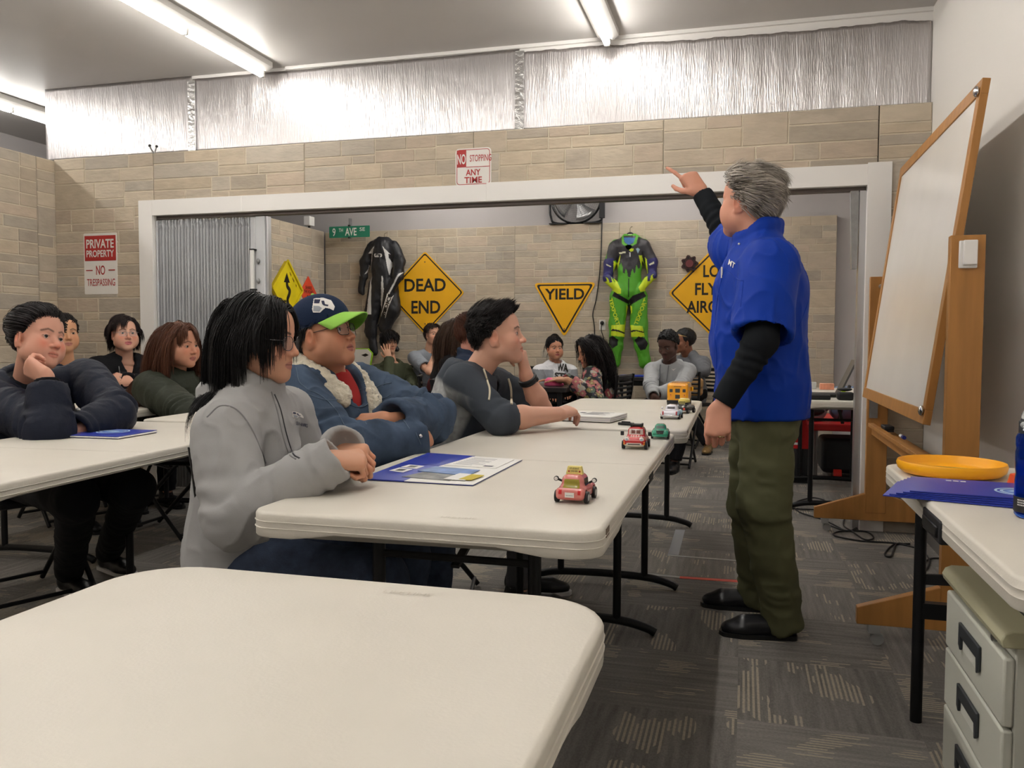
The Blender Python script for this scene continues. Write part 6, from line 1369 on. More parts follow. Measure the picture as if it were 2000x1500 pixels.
# ======== the standing speaker
def speaker():
    t = person('standing person in a bright blue shirt and olive trousers, pointing with one raised arm', 0)
    SKN = (206, 148, 124)
    J = pose(A_(1490, 792, 3.13), A_(1482, 470, 3.13), 193, .20); J.SL = A_(1505, 520, 2.96); J.SR = A_(1445, 492, 3.33)
    arms(J, A_(1408, 792, 2.90), A_(1369, 374, 3.66), EL=A_(1487, 665, 2.86), ER=A_(1420, 462, 3.56))
    J.HL = J.P+J.hs*.085-EZ*.02; J.HR = J.P-J.hs*.085-EZ*.02; J.KL = A_(1492, 985, 3.06); J.KR = A_(1470, 985, 3.32); J.AL = at(1526, 1200, Z=.085); J.AR = at(1478, 1150, Z=.085)
    H = Head(A_(1462, 396, 3.15), azel(146, 4), sc=1.02)
    hp = hand_prims(J.WR, A_(1330, 325, 3.70)-J.WR, nrm(V3(.35, -.75, .1)), False, curls=[(8, 10, 6), (70, 80, 50), (80, 85, 55), (80, 80, 50)], thumb=(.7, .5, -.5), sc=1.05)
    hl = hand_prims(J.WL, A_(1402, 850, 2.88)-J.WL, nrm(-CD*.9-CRT*.35), True, curl=(48, 62, 40), spread=3, thumb=(.85, .25, -.35), sc=1.08)
    hairp = (V3(0, .060, .088), nrm(V3(0, .135, -.12)))
    body(t, [head_mesh(H, J.N, h=.0028, skin=SKN, brow=(120, 108, 98), scalp=(150, 140, 130), hairplane=hairp, neck=.060, age=1.0, fw=1.1, jw=1.08, blush=.8), arm_mesh(J.SR, J.ER, J.WR, hp, SKN), arm_mesh(J.SL, J.EL, J.WL, hl, SKN, h=.0028), core(J, SKN)])
    eyes(H, t, (90, 110, 130))
    sw = lambda p: V3(.25, -1, .05)+p*V3(2.0, 0, 0)-np.clip(.05-p[:, 2:3], 0, .1)*V3(0, 0, 14.0)
    hair_obj(short_hair(H, (158, 150, 140), n=6500, L=.055, swirl=sw, t=.012, plane=hairp, r=.0008, lift=.024, jit=.34, var=.6, k=8, wt=.42, tp=.92, lmul=lambda p: np.where((np.abs(p[:, 0]) > .058) & (p[:, 2] < .055) & (p[:, 1] > -.03), .42, 1.0)), t)
    MB().tube([J.WL+(np.array(hl[2][1])-J.WL)*1.16+v for v in [nrm(np.cross(hl[2][1]-J.WL, J.f))*.0105*math.cos(a)+np.cross(nrm(hl[2][1]-J.WL), nrm(np.cross(hl[2][1]-J.WL, J.f)))*.0105*math.sin(a) for a in np.linspace(0, 2*math.pi, 16, endpoint=False)]], .0013, 6, closed=True).build('ring', mat('gold', (210, 190, 140), .2, 1.0), t)
    # dark long-sleeved undershirt: sleeves and neckband
    UND = cloth('undershirt_black', (24, 27, 31), bump=(800, .12))
    S = SDF(np.min([J.SL, J.SR, J.WL, J.WR, J.N], 0)-.12, np.max([J.SL, J.SR, J.WL, J.WR, J.N], 0)+.12, .006)
    for q in 'LR':
        s_, e_, w_ = getattr(J, 'S'+q), getattr(J, 'E'+q), getattr(J, 'W'+q); S.add(rc(s_, e_, .062, .055), .02); S.add(rc(e_, w_, .055, .039), .015); en = w_-nrm(w_-e_)*.012; S.cut(en, w_-e_, near=en, rad=.08)
    S.add(rc(J.SL, J.SR, .05, .05), .03); S.add(rc(J.N, J.N+J.u*.015, .066, .066), .02); S.sub(rc(J.N-J.u*.02, J.N+J.u*.12, .055, .066), .004)
    P, F = S.mesh(); idx, tt, d = seg_param(P, [(J.SL, J.EL, .06), (J.EL, J.WL, .05), (J.SR, J.ER, .06), (J.ER, J.WR, .05)]); P = P+vnormals(P, F)*(.004*(1-2*np.abs(noise3(P*V3(14, 14, 9), 2)))+.004*np.sin(tt*150+6*noise3(P*9, 4))*np.exp(-(tt/.12)**2)*(idx % 2 == 1))[:, None]
    mesh_obj('undershirt', P, F, UND, t)
    SH = cloth('blue_shirt', (6, 52, 154), rough=.6, bump=(800, .08), sheen=.05)
    def flare(S):
        pass
    o = garment(J, 'shirt', SH, t, h=.0065, inf=.024, arm=(.082, .080, .06), sleeve=(.46, .26), hem=.05, chest=(.158, .138, .19), belly=(.155, .140, .19), hips=(.164, .142, .22), neck=.066, fold=.011, ring=0, collar=1.14, collar_h=.028, foldf=(9, 9, 5), seed=6)
    Jn = J
    sd = lambda n_, pts, r_=.0016, m_=SH: seam(Jn, pts, r_, m_, o, n_)
    sd('armhole_seam', [(1515, 470), (1540, 510), (1535, 560), (1530, 600)]); sd('placket', [(1423, 468), (1415, 520), (1402, 580), (1396, 640), (1400, 700), (1396, 760)])
    sd('back_pleat', [(1555, 480), (1575, 530), (1580, 580), (1560, 640)]); sd('pocket_edge', [(1418, 525), (1440, 545), (1452, 548)], .002); sd('pocket_side', [(1452, 548), (1446, 600)], .0014)
    words(J, 'MT', (1430, 516), (.80, .55), (.25, -.97), 15, 11, m_sw, o)
    for py in (477,): 
        p, n_ = on(J, 1444, py, .002)
        if p is not None: MB().sph(p, .0045, 10).build('button', m_sw, o)
    p, n_ = on(J, 1412, 528, .006)
    if p is not None: MB().cyl(p-EZ*.03, p+EZ*.010, .0035, n=10).build('pen', m_sw, o)
    TR = cloth('olive_trousers', (92, 92, 66), rough=.75, bump=(800, .12), noise=(4, .08))
    trousers(J, TR, t, h=.008, r=(.098, .086, .066), hipr=(.152, .132, .13), cuff=-.055, fold=.012)
    for q, dr in (('L', (-1, -.13)), ('R', (-1, -.03))): shoe(getattr(J, 'A'+q), dr, LEA, t, h=.005, w=1.12, sole=SHB)
speaker()
# ======== the row at the near tables
FLE = cloth('gray_fleece', (158, 157, 156), noise=(12, .05), bump=(700, .15), sheen=.2)
def near_a():
    t = person('person with long black hair and round glasses in a light gray zip jacket', 0); SK = (204, 152, 124)
    N = A_(492, 768, 2.27); J = seat_pose(N, 8, 4, .185, .52); J.SR = A_(438, 845, 2.10); J.SL = A_(556, 812, 2.46)
    arms(J, A_(664, 884, 2.13), A_(641, 903, 2.00), EL=A_(612, 955, 2.52), ER=A_(462, 1010, 1.98))
    H = Head(A_(509, 662, 2.25), azel(7, -4), sc=.93)
    hr = hand_prims(J.WR, A_(690, 898, 2.03)-J.WR, nrm(-CD*.55+CUP*.8-CRT*.1), False, curls=[(62, 85, 50), (68, 88, 50), (72, 88, 55), (74, 88, 55)], thumb=(.8, .2, -.55), spread=2, sc=.92)
    hl = hand_prims(J.WL, A_(712, 888, 2.06)-J.WL, nrm(-CD*.75+CUP*.55+CRT*.3), True, curls=[(48, 66, 40), (56, 68, 42), (60, 70, 42), (64, 70, 42)], thumb=(.8, .3, -.5), spread=4, sc=.92)
    body(t, [head_mesh(H, J.N, h=.0024, skin=SK, brow=(30, 24, 22), scalp=(14, 12, 12), hairplane=PL_F, jw=.96, fw=1.0, blush=.7, nose=1.06, neck=.05, lip=(182, 124, 110)), arm_mesh(None, J.ER, J.WR, hr, SK, h=.0025, redk=.5), arm_mesh(None, J.EL, J.WL, hl, SK, h=.0025, redk=.5), core(J, SK)])
    eyes(H, t, (40, 26, 20), gaze=(-.1, 1, .05)); glasses(H, t, (70, 66, 66), w=.046, h_=.040, square=.49, z=-.006)
    gl = H.ldir(-EZ)
    hair_obj(long_hair(H, (17, 15, 16), n=8000, L=.255, t=.008, r=.0009, cols=[(V3(.0, .006, -.04), V3(.079, .072, .09)), (H.l(J.N)+V3(0, -.02, -.10), V3(.19, .13, .12))], lift=.012, jit=.03, side=1.0, var=.35, back=.25, pull=.42, k=16, lmul=lambda p: np.where(p[:, 1] < -.03, 1.06, .78)), t)
    g = garment(J, 'jacket', FLE, t, h=.006, inf=.018, arm=(.066, .058, .044), sleeve=(1.07, 1.05), hem=.13, chest=(.150, .105, .17), belly=(.150, .115, .16), neck=.058, fold=.008, ring=.010, collar=1.02, collar_h=.035, foldf=(9, 9, 7), seed=12, elbow_k=.02, extra=[(el(J.N-J.f*.075-J.u*.012, (.06, .10, .055)), .04)])
    m1 = cloth('fleece_seam', (132, 131, 132)); m2 = mat('zip_dark', (44, 44, 50), .4)
    seam(J, [(404, 815), (430, 793), (462, 800), (490, 835), (512, 885), (520, 905)], .0022, m1, g, 'sleeve_seam'); seam(J, [(536, 770), (548, 800), (560, 850), (572, 885), (585, 895)], .0022, m2, g, 'zip'); seam(J, [(530, 765), (542, 805), (552, 850), (564, 885), (578, 897)], .002, m1, g, 'zip_edge')
    logo_c = (581, 812)
    hawk(J, logo_c, (.98, .22), (-.05, -1), 22, 13, g)
    words(J, 'SEAHAWKS', (588, 829), (.97, .2), (0, -1), 24, 7, mat('navy_ink', (26, 30, 62), .6), g)
    legs_of(J, t, JEAN, sole=SHW, fold=.008); folding_chair('black folding chair under the person in the light gray zip jacket', J.P[0]+.17, J.P[1]+.10, math.atan2(J.h[1], J.h[0]))
def hawk(J, c, ux, uy, w, h, par):
    """the bird head emblem: white field, navy crown, gray lower band, eye stroke"""
    W2 = lambda u, v: (c[0]+ux[0]*u*w+uy[0]*v*h, c[1]+ux[1]*u*w+uy[1]*v*h)
    nv = mat('navy_ink', (26, 30, 62), .6); gy = mat('emblem_gray', (150, 154, 160), .6)
    patch(J, [W2(*p) for p in [(-.52, .40), (-.1, .52), (.3, .42), (.52, .05), (.5, -.2), (.3, -.12), (.1, -.1), (-.1, -.45), (-.42, -.5), (-.5, -.3)]], m_sw, par, 'emblem_field', .0016)
    patch(J, [W2(*p) for p in [(-.48, .34), (-.2, .38), (-.22, .12), (-.46, .08)]], nv, par, 'emblem_crown', .0026); patch(J, [W2(*p) for p in [(-.46, -.08), (-.2, -.05), (-.05, -.16), (-.14, -.40), (-.42, -.42)]], gy, par, 'emblem_band', .0026)
    patch(J, [W2(*p) for p in [(-.15, .3), (-.02, .33), (.05, .12), (.22, .1), (.2, .0), (.0, .02), (-.08, .1)]], nv, par, 'emblem_stroke', .0026)
near_a()
DEN = mat('denim', (66, 80, 99), .85, noise=(11, .42), bump=(900, .2), spec=.15); DEN2 = mat('denim_seam', (92, 108, 126), .85, bump=(300, .3)); SHERPA = mat('sherpa', (214, 204, 182), .95, noise=(30, .12), bump=(90, 1.0), sheen=.5)
def near_b():
    t = person('person in a navy cap with a lime brim and a sherpa-collared denim jacket, arms crossed', 0); SK = (190, 134, 104)
    N = A_(640, 738, 2.93); J = seat_pose(N, -4, 8, .215, .55)
    arms(J, A_(752, 822, 2.72), A_(818, 862, 2.78), EL=A_(842, 822, 3.02), ER=A_(662, 878, 2.58))
    H = Head(A_(632, 655, 2.86), azel(-3, 15), roll=.02, sc=.98)
    hl = hand_prims(J.WL, A_(715, 825, 2.74)-J.WL, nrm(-CD*.6+CUP*.7), True, curl=(30, 40, 30))
    hr = hand_prims(J.WR, A_(850, 838, 2.95)-J.WR, nrm(CUP*.4+CRT*.8), False, curl=(30, 40, 30))
    body(t, [head_mesh(H, J.N, h=.0026, skin=SK, brow=(40, 32, 30), scalp=(40, 36, 34), hairplane=PL_M, jw=1.12, fw=1.16, nose=1.12, neck=.062, age=.35, blush=.7, ears=1.15, lip=(160, 100, 90), lidfat=.001), arm_mesh(None, J.EL, J.WL, hl, SK), arm_mesh(None, J.ER, J.WR, hr, SK), core(J, SK)])
    eyes(H, t, (34, 22, 18), gaze=(0, 1, .1)); glasses(H, t, (60, 50, 48), w=.052, h_=.042, square=.3, th=.0012)
    sw = lambda p: V3(0, -.6, -1)+0*p
    hair_obj(short_hair(H, (40, 37, 36), n=3500, L=.032, swirl=sw, t=.006, r=.0007, lift=.006, jit=.12, var=.5), t)
    # cap: crown and curved brim in head space
    CAPM = cloth('cap_navy', (30, 42, 66), bump=(300, .15)); LIME = mat('cap_lime', (150, 206, 84), .7, bump=(280, .08)); LIMU = mat('cap_lime_under', (96, 156, 44), .75)
    S = SDF(V3(-.12, -.14, -.06), V3(.12, .14, .2), .0035); S.add(el((0, -.006, .052), (.0885, .113, .094))); S.cut((0, 0, .026), nrm((0, .12, -1))); S.sub(el((0, -.006, .045), (.084, .108, .088)), .002)
    P, F = S.mesh(); cap = mesh_obj('cap', H.w(P), F, CAPM, t)
    J2 = Pose(); J2.bv = BVHTree.FromPolygons([tuple(p) for p in H.w(P)], [tuple(f) for f in F])
    b = MB(); nu, nv_ = 18, 8; vs_ = []
    for i in range(nu+1):
        a = -1.18+2.36*i/nu; r0 = V3(.0875*math.sin(a), -.006+.112*math.cos(a), 0); 
        for j in range(nv_+1):
            f = j/nv_; x = r0[0]*(1-.06*f); y = r0[1]+f*(.072*math.cos(a*.92)**.8 if math.cos(a*.92) > 0 else 0); z = .028+.12*r0[1]*0+.036-.0105-.034*(x/.08)**2*(.55+.45*f)*1.2-.020*f; vs_.append(H.w(V3(x, y, z)))
    b.add(vs_, [(i*(nv_+1)+j, (i+1)*(nv_+1)+j, (i+1)*(nv_+1)+j+1, i*(nv_+1)+j+1) for i in range(nu) for j in range(nv_)])
    o = b.build('brim', LIME, cap, angle=80); o.data.materials.append(LIMU); md = o.modifiers.new('s', 'SOLIDIFY'); md.thickness = .004; md.offset = 0; md.material_offset = 1
    MB().sph(H.w(V3(0, -.006, .146)), .007, 12).build('button', LIME, cap)
    hawk(J2, (632, 598), (.93, .12), (.2, -.98), 44, 30, cap)
    g = garment(J, 'denim_jacket', DEN, t, h=.0065, inf=.024, arm=(.078, .068, .052), sleeve=(.94, .99), hem=.12, chest=(.160, .130, .18), belly=(.165, .150, .18), hips=(.17, .15, .13), neck=.086, fold=.010, ring=.014, foldf=(9, 9, 7), seed=21, elbow_k=.02, open_front=(.075, .32))
    RED = cloth('red_tshirt', (168, 48, 46))
    S = SDF(J.C-.3, J.C+.36, .008); B = np.stack([J.s, J.f, J.u], 1); S.add(el(J.C, (.15, .138, .19), B)); S.add(rc(J.N-J.u*.03, J.N, .066, .06), .05); S.sub(rc(J.N-J.u*.01, J.N+J.u*.1, .058, .066), .005); P, F = S.mesh(); mesh_obj('tshirt', P, F, RED, t)
    # sherpa collar: tufted roll round the neck and down the open front
    pts = [J.N+J.f*.168-J.u*.24+J.s*.022, J.N+J.f*.162-J.u*.13+J.s*.045, J.N+J.f*.128-J.u*.045+J.s*.080, J.N+J.f*.03+J.s*.112+J.u*.020, J.N-J.f*.07+J.s*.088+J.u*.045, J.N-J.f*.108+J.u*.055, J.N-J.f*.07-J.s*.088+J.u*.045, J.N+J.f*.02-J.s*.114+J.u*.022, J.N+J.f*.118-J.s*.088-J.u*.035]
    C_ = bez(pts, 5); S = SDF(C_.min(0)-.07, C_.max(0)+.07, .005); n_ = len(C_)
    for i, (a, b_) in enumerate(zip(C_[:-1], C_[1:])):
        w_ = .016 if i < 5 else (.030 if i > 12 else .022); S.add(rc(a, b_, w_, w_), .012)
        if i > 9: d_ = nrm(V3(*(a-J.N))-J.u*((a-J.N)@J.u)); S.add(rc(a+d_*.028-J.u*.022, b_+d_*.028-J.u*.022, .017, .017), .02)
    P, F = S.mesh(); P = P+vnormals(P, F)*(.0042*noise3(P*120, 3)+.003*noise3(P*70, 4))[:, None]; mesh_obj('sherpa_collar', P, F, SHERPA, g)
    for nm, pts in (('shoulder_seam', [(578, 718), (584, 745), (600, 760)]), ('yoke_seam', [(600, 770), (640, 782), (680, 775), (706, 760)]), ('pocket_flap', [(664, 768), (684, 790), (706, 795), (720, 785), (718, 770)]), ('front_seam', [(700, 800), (716, 830)]), ('armhole', [(600, 760), (630, 775), (655, 800), (672, 830)]), ('cuff_seam', [(812, 845), (822, 868)]), ('far_yoke', [(722, 762), (745, 752), (765, 748)]), ('far_flap', [(730, 768), (748, 778), (764, 770)]), ('cuff_far', [(782, 812), (800, 838)])):
        seam(J, pts, .0014, DEN2, g, 'stitched_seam', off=.001)
    p, n_ = on(J, 820, 852, .003)
    if p is not None: MB().sph(p, .007, 12).build('cuff_button', m_chrome, g)
    legs_of(J, t, JEAN, sole=SHW, r=(.10, .075, .06)); chair_for(J, 'black folding chair under the person in the denim jacket', .05)
near_b()
def near_c():
    t = person('person in a two-tone gray hooded top with a black wristband, chin resting on a fist', 0); SK = (216, 166, 142)
    N = A_(925, 738, 3.52); J = seat_pose(N, 14, 26, .19, .55)
    J.SR = A_(904, 748, 3.34); J.SL = A_(968, 752, 3.66)
    arms(J, A_(1027, 733, 3.53), A_(1090, 809, 3.42), EL=A_(1058, 800, 3.62), ER=A_(978, 818, 3.26))
    H = Head(A_(971, 655, 3.46), azel(13, 7), sc=1.0)
    hr = hand_prims(J.WR, A_(1128, 802, 3.52)-J.WR+EZ*.012, nrm(EZ*.9-CD*.35), False, curls=[(28, 35, 25), (30, 38, 28), (34, 42, 30), (40, 45, 30)], thumb=(.75, .4, -.45), spread=5)
    hl = hand_prims(J.WL, A_(1018, 683, 3.50)-J.WL, nrm(CRT*.9-CD*.25), True, curls=[(62, 72, 45), (66, 76, 48), (70, 78, 50), (72, 78, 50)], thumb=(.9, .05, -.42), spread=2, sc=1.0)
    body(t, [head_mesh(H, J.N, h=.0028, skin=SK, brow=(44, 34, 28), scalp=(26, 22, 22), hairplane=PL_M, jw=1.0, fw=1.0, nose=1.04, neck=.056, blush=.8, ears=1.1, stubble=(160, 124, 108)), arm_mesh(None, J.ER, J.WR, hr, SK, h=.003, r=(.045, .043, .030)), arm_mesh(J.SL, J.EL, J.WL, hl, SK, h=.003, r=(.045, .043, .030), fore_only=False), core(J, SK)])
    eyes(H, t, (70, 52, 38), gaze=(.1, 1, .15))
    sw = lambda p: V3(.15, .55, .55)-np.clip(.05-p[:, 2:3], 0, .1)*V3(0, 14.0, 22.0)
    hair_obj(short_hair(H, (27, 23, 23), n=7000, L=.046, swirl=sw, t=.005, r=.0008, lift=.020, jit=.34, var=.7, wt=.4, tp=.62, lmul=lambda p: np.where(p[:, 2] > .07, 1.15, .38)), t)
    LG, DG = (152, 153, 152), (58, 64, 72)
    def paint(P, idx, tt, col, J_):
        x = (P-J_.N)@J_.s; q = (P-J_.P)@J_.u; L_ = np.linalg.norm(J_.N-J_.P); ad = np.full(len(P), 9.0)
        for a, b, r_ in J_.segs[1:]: L2 = np.linalg.norm(b-a); tq = np.clip((P-a)@((b-a)/L2), 0, L2); ad = np.minimum(ad, np.linalg.norm(P-a-tq[:, None]*(b-a)/L2, axis=1)-r_)
        dk = np.clip(np.maximum.reduce([(.016-ad)/.012, (q-L_*.86)/.02, np.minimum(((P-J_.C)@J_.f-.06)/.02, (q-L_*.45)/.02)])+.5, 0, 1)[:, None]; col[:] = Lc(DG)*dk+Lc(LG)*(1-dk); m = dk[:, 0] < .5; col[m] *= (1+.22*noise3(P[m]*90, 2))[:, None]
    g = garment(J, 'hooded_top', mat('hoodie_two_tone', rough=.9, attr=True, bump=(800, .15)), t, h=.0065, inf=.018, arm=(.056, .050, .044), sleeve=(.46, .60), hem=.12, chest=(.150, .112, .18), belly=(.145, .12, .17), neck=.062, fold=.006, ring=.008, hood=1.05, base=LG, paint=paint, foldf=(9, 9, 7), seed=33, elbow_k=.02, open_front=(.04, .30))
    TS = cloth('gray_tshirt_dark', (92, 94, 98)); S = SDF(J.C-.3, J.C+.36, .008); B = np.stack([J.s, J.f, J.u], 1); S.add(el(J.C, (.14, .118, .18), B)); S.add(rc(J.N-J.u*.03, J.N, .062, .058), .05); S.sub(rc(J.N-J.u*.01, J.N+J.u*.1, .056, .066), .005); P, F = S.mesh(); mesh_obj('tshirt', P, F, TS, t)
    CR = mat('cord_cream', (206, 196, 172), .8)
    seam(J, [(944, 722), (950, 742), (956, 762), (955, 782)], .004, CR, g, 'drawstring', off=.003); seam(J, [(992, 740), (998, 760), (999, 790)], .005, CR, g, 'front_tape', off=.002)
    wv = nrm(J.WL-J.EL); c0 = J.WL-wv*.030; x = nrm(np.cross(wv, EZ)); y = np.cross(wv, x)
    wb = MB()
    for k_ in (0, .012): wb.tube([c0+wv*k_+(x*math.cos(a)+y*math.sin(a))*.0335 for a in np.linspace(0, 2*math.pi, 22, endpoint=False)], .0085, 8, closed=True)
    w_ = wb.build('wristband', m_cable, t); MB().sph(c0+wv*.008+nrm(CRT-CD*.3)*.036, .012, 12).build('watch_face', m_blkm, w_)
    legs_of(J, t, GRAYP, sole=SHW); chair_for(J, 'black folding chair under the person resting chin on fist', .06)
near_c()
# ======== left side
def puffer(c, name): return mat(name, c, .6, bump=(60, .2), noise=(6, .12), spec=.22)
def left_a():
    t = person('person in a navy padded coat leaning a cheek on one hand at the left edge', 0); SK = (212, 158, 136)
    N = A_(48, 768, 3.50); J = seat_pose(N, -22, 14, .20, .56); J.SL = A_(168, 742, 3.62); J.SR = A_(-28, 775, 3.38); J.KL, J.KR, J.AL, J.AR = A_(262, 955, 3.05), A_(150, 975, 2.9), at(212, 1078, Z=.09), at(135, 1118, Z=.09)
    arms(J, A_(150, 842, 3.22), A_(92, 736, 3.17), EL=A_(226, 808, 3.42), ER=A_(97, 842, 3.12))
    H = Head(A_(74, 662, 3.36), azel(-6, 4), roll=.20, sc=1.03)
    hr = hand_prims(J.WR, A_(40, 706, 3.20)-J.WR, nrm(-CD*.85-CUP*.45), False, curls=[(40, 72, 45), (46, 76, 48), (50, 78, 48), (54, 78, 48)], thumb=(.8, .3, -.6), spread=5, sc=1.08)
    hl = hand_prims(J.WL, -CRT-CD*.3, nrm(EZ), True, curl=(25, 30, 20))
    body(t, [head_mesh(H, J.N, h=.003, skin=SK, brow=(72, 52, 44), scalp=(38, 32, 32), hairplane=PL_F, jw=1.02, fw=1.1, nose=1.1, fem=True, blush=1.0, ears=1.15, neck=.05, open_=.85), arm_mesh(None, J.ER, J.WR, hr, SK, h=.003, redk=.4), arm_mesh(None, J.EL, J.WL, hl, SK, h=.005), core(J, SK)])
    eyes(H, t, (74, 66, 56), gaze=(.1, 1, .1)); hair_obj(tied_hair(H, (36, 31, 32), (0, -.125, .055), n=5500, bun=.042, lift=.020, t=.004, r=.0009), t)
    garment(J, 'padded_coat', puffer((26, 31, 46), 'navy_nylon'), t, h=.0075, inf=.022, arm=(.074, .066, .050), sleeve=(1, .92), hem=.13, chest=(.16, .13, .18), belly=(.16, .15, .17), neck=.074, fold=.007, ring=.010, quilt=(.0045, .085), seed=41, collar=1.35, collar_h=.06, elbow_k=.02)
    SC_ = cloth('black_scarf', (24, 25, 30)); S = SDF(J.N-.2, J.N+.2, .006)
    for a in np.linspace(0, 2*math.pi, 14, endpoint=False): S.add(rc(J.N+J.s*.078*math.cos(a)+J.f*(.075*math.sin(a)+.02)+EZ*.02, J.N+J.s*.074*math.cos(a+.45)+J.f*(.072*math.sin(a+.45)+.02)+EZ*.058, .030, .026), .02)
    P, F = S.mesh(); P = P+vnormals(P, F)*(.005*noise3(P*V3(30, 30, 50), 2))[:, None]; mesh_obj('scarf', P, F, SC_, t)
    p, n_ = on(J, 152, 802, .002)
    if p is not None: MB().sph(p, .010, 14).build('snap_button', m_steel, t)
    wv = nrm(J.WR-J.ER); S = SDF(J.WR-.1, J.WR+.1, .005); S.add(clip(clip(rc(J.WR-wv*.07, J.WR+wv*.04, .044, .044), J.WR-wv*.012, wv), J.WR-wv*.05, -wv)); S.sub(rc(J.WR-wv*.02, J.WR+wv*.1, .037), .003); P, F = S.mesh(); mesh_obj('knit_cuff', P, F, SC_, t)
    legs_of(J, t, BLKP, SHB, sole=SHW); chair_for(J, 'black folding chair under the person in the navy padded coat', .05)
left_a()
def left_b():
    t = person('person with dark hair tied back, face showing just behind the navy coat', 0); SK = (196, 146, 112)
    N = A_(128, 722, 5.15); J = seat_pose(N, -20, 6, .17, .56); arms(J, J.C+J.f*.32-J.u*.12+J.s*.08, J.C+J.f*.34-J.u*.12-J.s*.08)
    H = Head(A_(124, 652, 5.08), azel(-30, 3), sc=.95); body(t, [head_mesh(H, J.N, h=.0036, skin=SK, brow=(40, 30, 28), scalp=(26, 22, 22), hairplane=PL_F, fem=True, jw=.98, fw=1.08, lip=(180, 118, 106), open_=.8, lidfat=.0008), hand(J, 'L', SK, J.f, EZ, h=.006), hand(J, 'R', SK, J.f, EZ, h=.006), core(J, SK)])
    eyes(H, t, lod=8); hair_obj(tied_hair(H, (27, 23, 23), (0, -.11, .03), n=2200, bun=.03, lift=.01), t)
    garment(J, 'jacket', cloth('dark_navy', (30, 36, 52)), t, h=.010, inf=.02, hem=.12, seed=5); legs_of(J, t, BLKP); chair_for(J, 'black folding chair under the person whose face shows behind the navy coat')
left_b()
def left_c():
    t = person('person with short dark hair, clear glasses and a black hooded jacket, arms folded', 0); SK = (212, 162, 138)
    N = A_(243, 704, 5.75); J = seat_pose(N, -28, 6, .175, .56); J.SL = J.SL+J.s*.01
    arms(J, A_(224, 742, 5.47), A_(252, 744, 5.43), EL=A_(282, 752, 5.6), ER=A_(205, 752, 5.6))
    H = Head(A_(243, 652, 5.68), azel(-36, 4), sc=.98); hr = hand_prims(J.WR, -CRT*.8+CUP*.2-CD*.4, nrm(-CD+CUP*.4), False, curl=(60, 75, 45)); hl = hand_prims(J.WL, CRT, nrm(-CD), True, curl=(40, 50, 30))
    body(t, [head_mesh(H, J.N, h=.0036, skin=SK, brow=(56, 40, 36), scalp=(34, 24, 24), hairplane=PL_F, fem=True, jw=1.0, fw=1.12, lip=(184, 104, 104), blush=.8, mouth=.002), arm_mesh(None, J.ER, J.WR, hr, SK, h=.0045), arm_mesh(None, J.EL, J.WL, hl, SK, h=.005), core(J, SK)])
    eyes(H, t, lod=8); glasses(H, t, (176, 170, 168), w=.048, h_=.036, th=.0012)
    hair_obj(long_hair(H, (36, 26, 26), n=3500, L=.10, part=-.025, t=.010, r=.0013, lift=.012, side=1.0, k=9, lmul=lambda p: np.where(p[:, 1] > .03, .9, 1.1)), t)
    g = garment(J, 'hooded_jacket', cloth('black_jersey', (28, 28, 31)), t, h=.009, inf=.02, arm=(.064, .054, .042), hem=.12, hood=.95, open_front=(.05, .14), neck=.062, seed=6)
    seam(J, [(232, 716), (234, 728), (236, 738)], .003, m_steel, g, 'drawstring', off=.004)
    legs_of(J, t, BLKP); chair_for(J, 'black folding chair under the person with clear glasses')
left_c()
def left_d():
    t = person('person with long reddish brown hair in a dark green padded coat', 0); SK = (198, 142, 116)
    N = A_(342, 738, 4.78); J = seat_pose(N, 2, 10, .20, .56); arms(J, A_(440, 790, 4.62), A_(432, 800, 4.42), ER=A_(372, 812, 4.35))
    H = Head(A_(352, 674, 4.70), azel(-8, -3), sc=1.0, roll=-.05); body(t, [head_mesh(H, J.N, h=.0034, skin=SK, brow=(70, 44, 36), scalp=(70, 42, 30), hairplane=PL_F, fem=True, jw=1.08, fw=1.18, lip=(168, 104, 94), open_=.85), hand(J, 'L', SK, J.f, EZ, h=.006), hand(J, 'R', SK, J.f, EZ, h=.006), core(J, SK)])
    eyes(H, t, lod=8)
    hair_obj(long_hair(H, (84, 50, 34), n=5500, L=.50, part=.01, t=.008, r=.0011, k=18, lift=.014, cols=[(V3(.0, -.004, -.05), V3(.084, .068, .09)), (H.l(J.N)+V3(0, -.01, -.13), V3(.27, .21, .18))], jit=.05, side=1.0, var=.45, back=.12, pull=.34, lmul=lambda p: np.where(p[:, 1] > .045, .2, 1.0)), t)
    g = garment(J, 'padded_coat', puffer((44, 48, 38), 'green_nylon'), t, h=.0085, inf=.026, arm=(.076, .066, .052), hem=.13, chest=(.16, .13, .18), belly=(.165, .15, .17), neck=.07, fold=.007, ring=.009, quilt=(.0045, .095), seed=44, collar=1.3, collar_h=.03, elbow_k=.02)
    legs_of(J, t, BLKP); chair_for(J, 'black folding chair under the person with long reddish brown hair')
left_d()
